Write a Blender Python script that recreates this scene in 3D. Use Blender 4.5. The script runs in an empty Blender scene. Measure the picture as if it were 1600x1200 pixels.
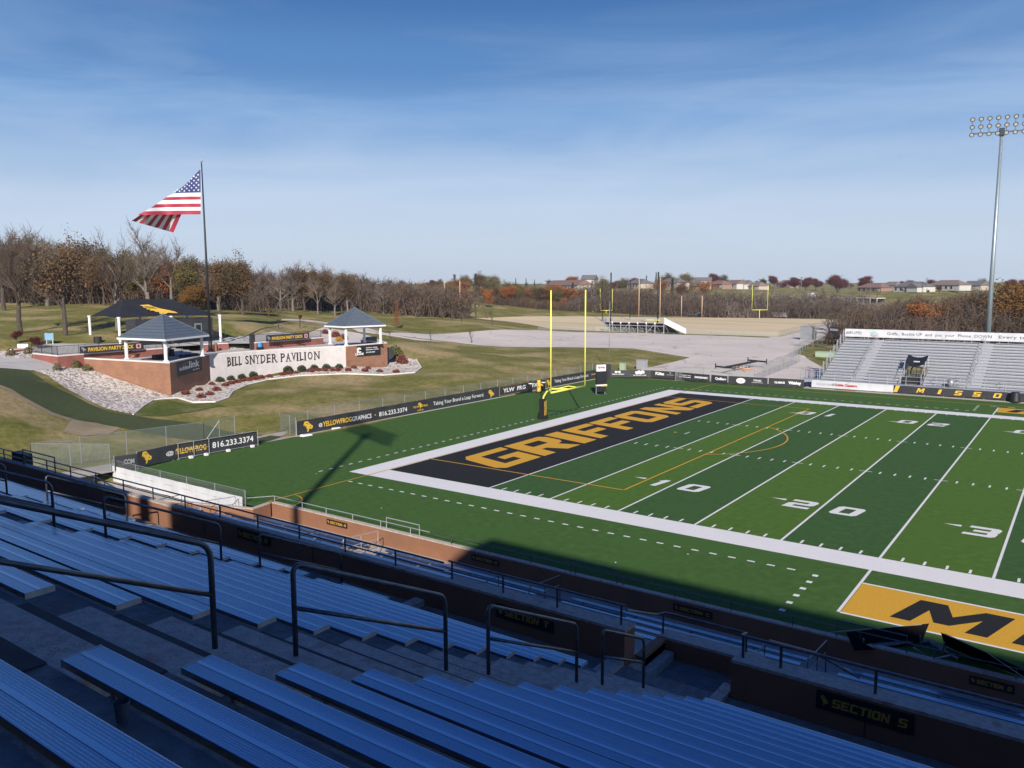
import bpy, math, random
import numpy as np
from mathutils import Vector, Matrix
from mathutils.geometry import delaunay_2d_cdt
R = math.radians
random.seed(7)
scn = bpy.context.scene
col = scn.collection
# ---------------------------------------------------------------- camera (solved from the yard lines)
FP = 1261.65
CP = Vector((39.331, -39.465, 12.696))
YAW, PIT, ROL = -.623463, -.1223, -.0034525
_f = Vector((math.sin(YAW)*math.cos(PIT), math.cos(YAW)*math.cos(PIT), math.sin(PIT)))
_r0 = _f.cross(Vector((0, 0, 1))).normalized(); _u0 = _r0.cross(_f)
_r = _r0*math.cos(ROL)+_u0*math.sin(ROL); _u = _u0*math.cos(ROL)-_r0*math.sin(ROL)
cam = bpy.data.objects.new('camera', bpy.data.cameras.new('camera'))
col.objects.link(cam)
cam.matrix_world = Matrix(((_r.x, _u.x, -_f.x, CP.x), (_r.y, _u.y, -_f.y, CP.y), (_r.z, _u.z, -_f.z, CP.z), (0, 0, 0, 1)))
cam.data.sensor_width = 36; cam.data.lens = FP/1600*36
cam.data.clip_start = .1; cam.data.clip_end = 6000
scn.camera = cam
# ---------------------------------------------------------------- sky and sun
SUN_D = Vector((.59, -.81, .529)).normalized()
SUN_EL = math.asin(SUN_D.z); SUN_AZ = math.atan2(SUN_D.x, SUN_D.y)
w = bpy.data.worlds.new('World'); scn.world = w; w.use_nodes = True
nt = w.node_tree; nt.nodes.clear()
def N(nt, t, **k):
    n = nt.nodes.new(t)
    for a, b in k.items(): setattr(n, a, b)
    return n
out = N(nt, 'ShaderNodeOutputWorld'); bg = N(nt, 'ShaderNodeBackground'); sky = N(nt, 'ShaderNodeTexSky')
sky.sky_type = 'NISHITA'; sky.sun_disc = False; sky.sun_elevation = SUN_EL; sky.sun_rotation = SUN_AZ
sky.altitude = 250; sky.air_density = 1.0; sky.dust_density = .7; sky.ozone_density = 3.0
bg.inputs[1].default_value = .1
tc = N(nt, 'ShaderNodeTexCoord'); mp = N(nt, 'ShaderNodeMapping')
mp.inputs['Rotation'].default_value = (0, 0, R(-32)); mp.inputs['Scale'].default_value = (1.1, 1.6, 9)
nz = N(nt, 'ShaderNodeTexNoise'); nz.inputs['Scale'].default_value = 1.6; nz.inputs['Detail'].default_value = 7; nz.inputs['Roughness'].default_value = .58
nz.inputs['Distortion'].default_value = .5
cr = N(nt, 'ShaderNodeValToRGB'); cr.color_ramp.elements[0].position = .42; cr.color_ramp.elements[1].position = .74
cr.color_ramp.elements[0].color = (0, 0, 0, 1); cr.color_ramp.elements[1].color = (.62, .62, .62, 1)
sx = N(nt, 'ShaderNodeSeparateXYZ'); mr = N(nt, 'ShaderNodeMapRange')
mr.inputs['From Min'].default_value = .33; mr.inputs['From Max'].default_value = .14; mr.inputs['To Min'].default_value = 0; mr.inputs['To Max'].default_value = 1.0
mu = N(nt, 'ShaderNodeMath', operation='MULTIPLY'); mx = N(nt, 'ShaderNodeMix', data_type='RGBA'); mx.inputs[7].default_value = (4.6, 5.6, 7.0, 1)
L = nt.links.new
L(tc.outputs['Generated'], mp.inputs[0]); L(mp.outputs[0], nz.inputs[0]); L(nz.outputs[0], cr.inputs[0])
L(tc.outputs['Generated'], sx.inputs[0]); L(sx.outputs[2], mr.inputs[0]); L(mr.outputs[0], mu.inputs[0]); L(cr.outputs[0], mu.inputs[1])
ra = N(nt, 'ShaderNodeValToRGB'); E_ = ra.color_ramp.elements; ra.color_ramp.interpolation = 'EASE'   # measured colours of this sky by height
for i, (p_, c_) in enumerate(((0, (.56, .65, .78)), (.05, (.57, .67, .82)), (.09, (.54, .66, .84)), (.13, (.40, .55, .79)), (.19, (.19, .375, .70)), (.25, (.10, .255, .56)), (.33, (.05, .165, .43)), (.5, (.03, .125, .42)), (.75, (.011, .06, .3)), (1, (.006, .035, .2)))):
    e = E_[i] if i < 2 else E_.new(p_)
    e.position = p_; e.color = (*c_, 1)
L(sx.outputs[2], ra.inputs[0]); k1 = N(nt, 'ShaderNodeMix', data_type='RGBA', blend_type='MULTIPLY'); k1.inputs[0].default_value = 1; k1.inputs[7].default_value = (7.6, 7.6, 7.6, 1); L(ra.outputs[0], k1.inputs[6])
k2 = N(nt, 'ShaderNodeMix', data_type='RGBA'); k2.inputs[0].default_value = .93; L(sky.outputs[0], k2.inputs[6]); L(k1.outputs[2], k2.inputs[7])
L(mu.outputs[0], mx.inputs[0]); L(k2.outputs[2], mx.inputs[6]); L(mx.outputs[2], bg.inputs[0]); L(bg.outputs[0], out.inputs[0])
sd = bpy.data.lights.new('sun', 'SUN'); sd.energy = 4.9; sd.angle = R(.53); sd.color = (1, .93, .84)
so = bpy.data.objects.new('sun', sd); col.objects.link(so); so.rotation_euler = SUN_D.to_track_quat('Z', 'Y').to_euler(); so.location = (0, 0, 60)
scn.view_settings.view_transform = 'Standard'; scn.view_settings.look = 'None'; scn.view_settings.gamma = 1
scn.view_settings.exposure = .35
# ---------------------------------------------------------------- pixel measurements of the photo -> world points
def ray(px, py): return _f+_r*((px-800)/FP)-_u*((py-600)/FP)
def at(px, py, **k):
    d = ray(px, py); (a, v), = k.items()
    if a == 'd': return CP+d*v
    i = 'xyz'.index(a); return CP+d*((v-CP[i])/d[i])
# ---------------------------------------------------------------- terrain heights
_tp = []
def tp(px, py, d): p = at(px, py, d=d); _tp.append((p.x, p.y, p.z))
for a in [(0, 610, 71), (0, 660, 62.5), (0, 715, 57.5), (0, 560, 92), (0, 520, 115), (0, 485, 150), (100, 478, 160), (31, 519, 115), (101, 525, 110),
          (240, 480, 165), (200, 515, 118), (400, 492, 155), (470, 499, 165), (540, 500, 172), (460, 530, 128), (620, 520, 150),
          (640, 497, 195), (700, 496, 212), (760, 510, 188), (690, 523, 165), (700, 545, 138), (830, 517, 192), (650, 560, 120), (650, 598, 100), (700, 612, 95), (860, 548, 142), (1010, 555, 133), (1080, 562, 128),
          (740, 497, 250), (150, 660, 72), (100, 690, 64), (160, 640, 76), (330, 676, 72), (200, 665, 70), (420, 640, 80),
          (230, 640, 79), (60, 600, 80)]: tp(*a)
for p in [(-37, 10, .75), (-40, 16, 1.0), (-41, 24, 1.2), (-39, 33, 1.2), (-38, 41, .9), (-37, 47, 1.3), (-46, 47, 2.6), (-50, 53, 3.6), (-47, 3, 2.0),
          (-17, -3, .05), (-16, 6, .1), (-16, 20, .1), (-16, 35, .1), (-16, 50, .05), (-20, 10, .2), (-24, 25, .5), (-22, 45, .4), (-27, 6, .5), (-30, 16, .9), (-30, 38, 1.0),
          (-18, -14, 0), (-22, -16, .5), (0, 70, 0), (10, 90, 0), (30, 75, 0), (60, 80, 0), (0, 110, .1), (-30, 110, .5), (10, 150, 0), (-40, 150, .4), (-60, 170, .5), (20, 200, 0), (-80, 230, 0.6), (-40, 250, 0), (10, 260, 0), (-100, 258, .8),
          (60, 0, 0), (20, 0, 0), (20, 30, 0), (60, 40, 0), (100, 20, 0), (-5, -12, -.2), (-5, 10, 0), (-8, 30, 0), (-8, 55, 0), (0, -30, -.5), (-10, -22, -.2), (-18, -30, .8), (-40, -30, 3.5), (-60, -15, 5.5), (-70, 5, 6),
          (60, 140, 0), (120, 100, 0), (60, 250, 0), (-60, 8, 4.6), (-66, 28, 6.0), (-66, 42, 5.7), (-70, 18, 6.3)]: _tp.append(p)
for px, py, d in ((90, 569, 90.3), (52, 562, 91.5), (20, 553, 95.5), (70, 571, 88), (112, 571, 91.8), (0, 567, 90)): tp(px, py, d)
for px, py, x_ in ((129, 573, -53.3), (200, 596, -46.3), (265, 619, -40), (296, 606, -42.8), (327, 596, -45.74), (430, 585, -44.2), (540, 572, -42.03), (575, 573, -41.8), (605, 574, -41.6)): p = at(px, py, x=x_); _tp.append((p.x, p.y, p.z))
for px, py, d in ((1366, 456, 470), (1428, 455.5, 430), (1483, 453, 430), (1526, 453, 470), (1090, 453, 520), (1185, 453, 550), (1000, 450, 470), (888, 454.5, 430), (1240, 450, 600), (1125, 452, 560), (1345, 474, 390), (1270, 470, 395), (1420, 468, 350), (1150, 462, 420), (700, 448, 460), (1600, 460, 400)): tp(px, py, d)
for (x, y, z) in [(-120, -80, 8), (-200, 0, 12), (-200, 100, 12), (-170, 200, 9), (-220, 300, 6), (0, -100, 0), (100, -60, 0), (200, 0, 0), (200, 200, 0),
                  (-150, 310, 0), (-50, 330, -1), (60, 330, -2), (150, 340, -2), (-200, 450, 2), (0, 450, 0), (150, 450, 0),
                  (-420, 560, 9), (-300, 620, 8.5), (-180, 700, 8), (0, 740, 7.5), (180, 740, 6), (350, 700, 6), (-500, 900, 13), (0, 1100, 12), (500, 1000, 10), (-100, 560, 3), (100, 560, 1.5), (-600, 300, 14), (500, 300, 2),
                  (-900, 1600, 14), (0, 1900, 14), (900, 1600, 12), (-1500, 800, 16), (1500, 800, 8), (900, -900, 0), (-900, -900, 5), (-1600, -200, 12)]: _tp.append((x, y, z))
_P = np.array(_tp); _c2 = 36.0
def _phi(A, B): return np.sqrt(((A[:, None, :2]-B[None, :, :2])**2).sum(2)+_c2)
_n = len(_P); _M = np.zeros((_n+1, _n+1)); _M[:_n, :_n] = _phi(_P, _P)+np.eye(_n)*-.15; _M[_n, :_n] = 1; _M[:_n, _n] = 1
_W = np.linalg.solve(_M, np.append(_P[:, 2], 0))
def hts(XY):
    XY = np.asarray(XY, float); z = np.concatenate([_phi(XY[i:i+20000], _P)@_W[:-1]+_W[-1] for i in range(0, len(XY), 20000)])
    x, y = XY[:, 0], XY[:, 1]
    # level ground: the pitch, and the car park and practice pitch beyond it
    f = np.clip((x+16)/3, 0, 1)*np.clip((64-y)/3, 0, 1)*np.clip((y+15)/3, 0, 1); z = z*(1-f)+f*-.12
    g = np.clip((x+30)/14, 0, 1)*np.clip((y-62)/3, 0, 1)*np.clip((300-y)/25, 0, 1); z = z*(1-g)
    # cut below the pavilion terraces
    pl = [(-53.6, 6.9), (-40.6, 9.3), (-46.3, 17.3), (-45.3, 24), (-43.9, 31), (-42.7, 35.8), (-42.3, 42.3), (-48.5, 44.6), (-56, 45), (-61, 38), (-62, 20), (-59, 7), (-57, 6)]; ins = np.zeros(len(x), bool)
    for i in range(len(pl)):
        a, b = pl[i], pl[i-1]
        ins ^= ((a[1] > y) != (b[1] > y)) & (x < (b[0]-a[0])*(y-a[1])/(b[1]-a[1]+1e-12)+a[0])
    z = np.where(ins, np.minimum(z, .2), z)
    s = np.clip((x-.6)/.3, 0, 1)*np.clip((-9.6-y)/.4, 0, 1)*np.clip((y+70)/3, 0, 1)
    s2 = np.clip((x+15.9)/.4, 0, 1)*np.clip((-11.2-y)/.3, 0, 1)*np.clip((y+26)/.3, 0, 1)*np.clip((1.5-x)/.3, 0, 1); z = z*(1-s2)+s2*-2.2
    return z*(1-s)+s*-2.2
def ht(x, y): return float(hts([(x, y)])[0])
def gp(px, py):
    d = ray(px, py); d = d/_f.dot(d); t = 30.0
    T = np.concatenate([np.arange(20, 300, .5), np.arange(300, 1500, 4.)])
    Q = np.array([(CP.x+d.x*a, CP.y+d.y*a) for a in T]); Z = CP.z+d.z*T-hts(Q); i = int(np.argmax(Z < 0))
    if Z[i] >= 0: i = len(T)-1
    a = T[i-1]+(T[i]-T[i-1])*Z[i-1]/(Z[i-1]-Z[i]) if i else T[0]
    return Vector((CP.x+d.x*a, CP.y+d.y*a, CP.z+d.z*a))
# ---------------------------------------------------------------- materials
MATS = {}
def mat(name, c, rough=.7, metal=0, c2=None, scale=3, detail=4, bump=0, bscale=None, spec=.5, ramp=(.35, .65), coord='Object', stretch=None, c3=None, s3=.3, r3=(.5, .62)):
    m = bpy.data.materials.new(name); m.use_nodes = True; t = m.node_tree; b = t.nodes['Principled BSDF']
    b.inputs['Base Color'].default_value = (*c, 1); b.inputs['Roughness'].default_value = rough; b.inputs['Metallic'].default_value = metal
    b.inputs['Specular IOR Level'].default_value = spec
    if c2 or bump:
        if coord == 'World': g = N(t, 'ShaderNodeNewGeometry').outputs['Position']
        else: g = N(t, 'ShaderNodeTexCoord').outputs[coord]
        if stretch:
            q = N(t, 'ShaderNodeMapping'); q.inputs['Scale'].default_value = stretch; t.links.new(g, q.inputs[0]); g = q.outputs[0]
    if c2:
        n = N(t, 'ShaderNodeTexNoise'); n.inputs['Scale'].default_value = scale; n.inputs['Detail'].default_value = detail; t.links.new(g, n.inputs[0])
        r = N(t, 'ShaderNodeMapRange'); r.inputs[1].default_value = ramp[0]; r.inputs[2].default_value = ramp[1]; t.links.new(n.outputs[0], r.inputs[0])
        x = N(t, 'ShaderNodeMix', data_type='RGBA'); x.inputs[6].default_value = (*c, 1); x.inputs[7].default_value = (*c2, 1)
        t.links.new(r.outputs[0], x.inputs[0]); o = x.outputs[2]
        if c3:
            n = N(t, 'ShaderNodeTexNoise'); n.inputs['Scale'].default_value = s3; n.inputs['Detail'].default_value = 5; t.links.new(g, n.inputs[0])
            r = N(t, 'ShaderNodeMapRange'); r.inputs[1].default_value = r3[0]; r.inputs[2].default_value = r3[1]; t.links.new(n.outputs[0], r.inputs[0])
            y = N(t, 'ShaderNodeMix', data_type='RGBA'); t.links.new(o, y.inputs[6]); y.inputs[7].default_value = (*c3, 1); t.links.new(r.outputs[0], y.inputs[0]); o = y.outputs[2]
        t.links.new(o, b.inputs['Base Color'])
    if bump:
        n = N(t, 'ShaderNodeTexNoise'); n.inputs['Scale'].default_value = bscale or scale*4; n.inputs['Detail'].default_value = 4; t.links.new(g, n.inputs[0])
        k = N(t, 'ShaderNodeBump'); k.inputs['Strength'].default_value = bump; k.inputs['Distance'].default_value = .05; t.links.new(n.outputs[0], k.inputs['Height']); t.links.new(k.outputs[0], b.inputs['Normal'])
    MATS[name] = m; return m
def brickmat(name, a, b2, mortar, sx=1.0):
    m = bpy.data.materials.new(name); m.use_nodes = True; t = m.node_tree; b = t.nodes['Principled BSDF']; b.inputs['Roughness'].default_value = .85
    g = N(t, 'ShaderNodeNewGeometry'); s = N(t, 'ShaderNodeSeparateXYZ'); t.links.new(g.outputs['Position'], s.inputs[0])
    ad = N(t, 'ShaderNodeMath', operation='ADD'); t.links.new(s.outputs[0], ad.inputs[0]); t.links.new(s.outputs[1], ad.inputs[1])
    c = N(t, 'ShaderNodeCombineXYZ'); t.links.new(ad.outputs[0], c.inputs[0]); t.links.new(s.outputs[2], c.inputs[1])
    k = N(t, 'ShaderNodeTexBrick'); k.inputs['Scale'].default_value = 1/sx; k.inputs['Color1'].default_value = (*a, 1); k.inputs['Color2'].default_value = (*b2, 1); k.inputs['Mortar'].default_value = (*mortar, 1)
    k.inputs['Brick Width'].default_value = .4; k.inputs['Row Height'].default_value = .14; k.inputs['Mortar Size'].default_value = .012; t.links.new(c.outputs[0], k.inputs[0])
    n = N(t, 'ShaderNodeTexNoise'); n.inputs['Scale'].default_value = .7; t.links.new(g.outputs['Position'], n.inputs[0])
    x = N(t, 'ShaderNodeMix', data_type='RGBA', blend_type='MULTIPLY'); x.inputs[0].default_value = .5; t.links.new(k.outputs[0], x.inputs[6]); t.links.new(n.outputs[0], x.inputs[7])
    h = N(t, 'ShaderNodeHueSaturation'); h.inputs['Value'].default_value = 1.35; t.links.new(x.outputs[2], h.inputs['Color']); t.links.new(h.outputs[0], b.inputs['Base Color'])
    MATS[name] = m; return m
M = MATS
mat('turf', (.048, .106, .024), .95, c2=(.066, .136, .031), scale=2.2, detail=8, c3=(.056, .124, .028), s3=.25, bump=.5, bscale=60, spec=.12, coord='World')
mat('turf_light', (.062, .13, .02), .95, c2=(.082, .16, .027), scale=2.2, detail=8, c3=(.072, .145, .022), s3=.25, bump=.5, bscale=60, spec=.12, coord='World')
mat('turf_dark', (.038, .092, .026), .95, c2=(.052, .116, .033), scale=2.2, detail=8, c3=(.046, .106, .029), s3=.25, bump=.5, bscale=60, spec=.12, coord='World')
mat('paint_white', (.76, .74, .72), .85, c2=(.66, .645, .63), scale=14, coord='World', bump=.3, bscale=70, spec=.2, c3=(.7, .68, .665), s3=.6)
mat('paint_black', (.013, .013, .014), .9, c2=(.02, .02, .021), scale=14, coord='World', bump=.3, bscale=70, spec=.2)
mat('paint_gold', (.66, .36, .035), .85, c2=(.55, .29, .03), scale=14, coord='World', bump=.3, bscale=70, spec=.2)
mat('line_gold', (.6, .33, .04), .85, c2=(.5, .27, .03), scale=14, coord='World', spec=.2)
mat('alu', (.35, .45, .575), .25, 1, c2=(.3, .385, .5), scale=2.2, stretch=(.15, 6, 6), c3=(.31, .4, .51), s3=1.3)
mat('alu_end', (.55, .56, .55), .5, .6, c2=(.42, .43, .42), scale=8)
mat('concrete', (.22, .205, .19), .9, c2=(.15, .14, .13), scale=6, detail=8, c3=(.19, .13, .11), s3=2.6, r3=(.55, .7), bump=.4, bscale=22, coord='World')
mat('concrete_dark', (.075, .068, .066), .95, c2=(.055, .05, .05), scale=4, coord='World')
mat('sign_gold', (.5, .3, .035), .6)
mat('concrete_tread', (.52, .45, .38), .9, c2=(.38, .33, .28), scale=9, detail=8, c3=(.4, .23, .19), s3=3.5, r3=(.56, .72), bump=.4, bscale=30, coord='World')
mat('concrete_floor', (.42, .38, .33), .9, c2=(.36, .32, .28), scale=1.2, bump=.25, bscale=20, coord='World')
mat('pale_concrete', (.5, .47, .43), .9, c2=(.43, .4, .37), scale=.6, bump=.2, bscale=10, coord='World')
mat('wall_brown', (.27, .125, .068), .8, c2=(.235, .108, .058), scale=1.5, coord='World', c3=(.2, .1, .06), s3=.35, r3=(.56, .75))
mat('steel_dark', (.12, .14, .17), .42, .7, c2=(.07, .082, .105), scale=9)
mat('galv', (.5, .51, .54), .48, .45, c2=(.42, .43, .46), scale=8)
mat('galv_dull', (.36, .38, .4), .55, .6, c2=(.28, .3, .31), scale=8)
mat('black', (.013, .014, .016), .55)
mat('banner_black', (.028, .029, .033), .55, c2=(.04, .041, .046), scale=.9, bump=.35, bscale=1.4, coord='World')
mat('white', (.78, .78, .78), .55)
mat('tarp_white', (.62, .63, .65), .6, c2=(.54, .55, .58), scale=1.2, bump=.6, bscale=1.6, coord='World')
mat('post_white', (.8, .8, .8), .45)
mat('gold', (.72, .45, .05), .55)
mat('yellow', (.86, .84, .14), .4)
mat('cloth_black', (.009, .009, .01), 1, spec=.03)
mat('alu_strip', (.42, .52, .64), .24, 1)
mat('red', (.45, .03, .03), .6)
mat('grey_print', (.3, .31, .33), .6)
mat('flag_red', (.36, .03, .06), .7); mat('flag_white', (.75, .74, .76), .7); mat('flag_blue', (.025, .04, .16), .7)
mat('canopy', (.012, .013, .016), .65, c2=(.017, .018, .022), scale=.8)
mat('metal_roof', (.12, .15, .18), .55, .2, c2=(.105, .13, .16), scale=3)
mat('limestone', (.62, .58, .57), .85, c2=(.56, .52, .51), scale=1.6, coord='World')
brickmat('brick', (.31, .145, .082), (.25, .112, .062), (.29, .19, .135))
brickmat('brick_red', (.3, .1, .075), (.24, .075, .06), (.25, .13, .11))
mat('cap', (.72, .68, .64), .8)
def lawn(name, a, b, c, s1=.3, s2=.12, r2=(.48, .64)):
    m = mat(name, a, .95, c2=b, scale=s1, c3=c, s3=s2, r3=r2, coord='World', bump=.6, bscale=5, spec=.1, detail=9); t = m.node_tree; p = t.nodes['Principled BSDF']; src = p.inputs['Base Color'].links[0].from_socket
    g = N(t, 'ShaderNodeNewGeometry'); n = N(t, 'ShaderNodeTexNoise'); n.inputs['Scale'].default_value = 1.9; n.inputs['Detail'].default_value = 10; n.inputs['Roughness'].default_value = .7; r = N(t, 'ShaderNodeMapRange'); r.inputs[1].default_value = .3; r.inputs[2].default_value = .7; r.inputs[3].default_value = .62; r.inputs[4].default_value = 1.4
    h = N(t, 'ShaderNodeHueSaturation'); t.links.new(g.outputs['Position'], n.inputs[0]); t.links.new(n.outputs[0], r.inputs[0]); t.links.new(r.outputs[0], h.inputs['Value']); t.links.new(src, h.inputs['Color']); t.links.new(h.outputs[0], p.inputs['Base Color'])
lawn('grass', (.125, .13, .03), (.2, .175, .055), (.33, .255, .125)); lawn('grass_green', (.07, .1, .022), (.11, .12, .034), (.19, .16, .075), .4, .22, (.56, .7))
mat('slope_turf', (.06, .078, .032), .95, c2=(.072, .09, .04), scale=2, coord='World', bump=.3, bscale=30, spec=.1)
mat('practice_grass', (.66, .53, .34), .95, c2=(.6, .48, .3), scale=.05, coord='World', spec=.1, c3=(.56, .46, .28), s3=.02, stretch=(1, 3, 1))
mat('asphalt', (.64, .56, .49), .9, c2=(.56, .49, .43), scale=.08, coord='World', c3=(.46, .41, .365), s3=.6, r3=(.55, .8), detail=8, bump=.2, bscale=12)
def cracks(name, sc, wd, dark):
    m = MATS[name]; t = m.node_tree; p = t.nodes['Principled BSDF']; src = p.inputs['Base Color'].links[0].from_socket; g = N(t, 'ShaderNodeNewGeometry'); nn_ = N(t, 'ShaderNodeTexNoise'); nn_.inputs['Scale'].default_value = .12; v = N(t, 'ShaderNodeTexVoronoi', feature='DISTANCE_TO_EDGE'); v.inputs['Scale'].default_value = sc
    a_ = N(t, 'ShaderNodeVectorMath', operation='MULTIPLY_ADD'); a_.inputs[1].default_value = (14, 14, 0); t.links.new(g.outputs['Position'], nn_.inputs[0]); t.links.new(nn_.outputs['Color'], a_.inputs[0]); t.links.new(g.outputs['Position'], a_.inputs[2]); t.links.new(a_.outputs[0], v.inputs[0])
    l = N(t, 'ShaderNodeMapRange'); l.inputs[1].default_value = 0; l.inputs[2].default_value = wd; l.inputs[3].default_value = dark; l.inputs[4].default_value = 1; h = N(t, 'ShaderNodeHueSaturation'); t.links.new(v.outputs['Distance'], l.inputs[0]); t.links.new(l.outputs[0], h.inputs['Value']); t.links.new(src, h.inputs['Color']); t.links.new(h.outputs[0], p.inputs['Base Color'])
cracks('asphalt', .055, .012, .6)
mat('dirt', (.3, .23, .15), .95, c2=(.22, .18, .1), scale=.6, coord='World', bump=.4, bscale=6)
def pebble(name):
    m = bpy.data.materials.new(name); m.use_nodes = True; t = m.node_tree; b = t.nodes['Principled BSDF']; b.inputs['Roughness'].default_value = .85
    g = N(t, 'ShaderNodeNewGeometry'); v = N(t, 'ShaderNodeTexVoronoi'); v.inputs['Scale'].default_value = 4.2; t.links.new(g.outputs['Position'], v.inputs[0])
    r = N(t, 'ShaderNodeValToRGB'); e = r.color_ramp.elements; e[0].color = (.26, .21, .175, 1); e[1].color = (.7, .64, .58, 1); e[0].position = .1; e[1].position = .8
    e2 = r.color_ramp.elements.new(.45); e2.color = (.55, .49, .43, 1)
    sp = N(t, 'ShaderNodeSeparateXYZ'); t.links.new(v.outputs['Color'], sp.inputs[0]); t.links.new(sp.outputs[0], r.inputs[0]); t.links.new(r.outputs[0], b.inputs['Base Color'])
    k = N(t, 'ShaderNodeBump'); k.inputs['Strength'].default_value = .9; k.inputs['Distance'].default_value = .12; k.invert = True; t.links.new(v.outputs['Distance'], k.inputs['Height']); t.links.new(k.outputs[0], b.inputs['Normal'])
    MATS[name] = m
pebble('pebbles')
def wire(name, c, s):
    m = bpy.data.materials.new(name); m.use_nodes = True; t = m.node_tree; b = t.nodes['Principled BSDF']; b.inputs['Base Color'].default_value = (*c, 1); b.inputs['Metallic'].default_value = .6; b.inputs['Roughness'].default_value = .5
    g = N(t, 'ShaderNodeTexCoord'); q = N(t, 'ShaderNodeMapping'); q.inputs['Rotation'].default_value = (0, 0, R(45)); t.links.new(g.outputs['UV'], q.inputs[0])
    sp = N(t, 'ShaderNodeSeparateXYZ'); t.links.new(q.outputs[0], sp.inputs[0]); o = []
    for i in (0, 1):
        a = N(t, 'ShaderNodeMath', operation='MULTIPLY'); a.inputs[1].default_value = 1/s; f = N(t, 'ShaderNodeMath', operation='FRACT'); l = N(t, 'ShaderNodeMath', operation='LESS_THAN'); l.inputs[1].default_value = .13
        t.links.new(sp.outputs[i], a.inputs[0]); t.links.new(a.outputs[0], f.inputs[0]); t.links.new(f.outputs[0], l.inputs[0]); o.append(l.outputs[0])
    x = N(t, 'ShaderNodeMath', operation='MAXIMUM'); t.links.new(o[0], x.inputs[0]); t.links.new(o[1], x.inputs[1]); t.links.new(x.outputs[0], b.inputs['Alpha'])
    MATS[name] = m
wire('chainlink', (.36, .4, .38), .06)
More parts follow.
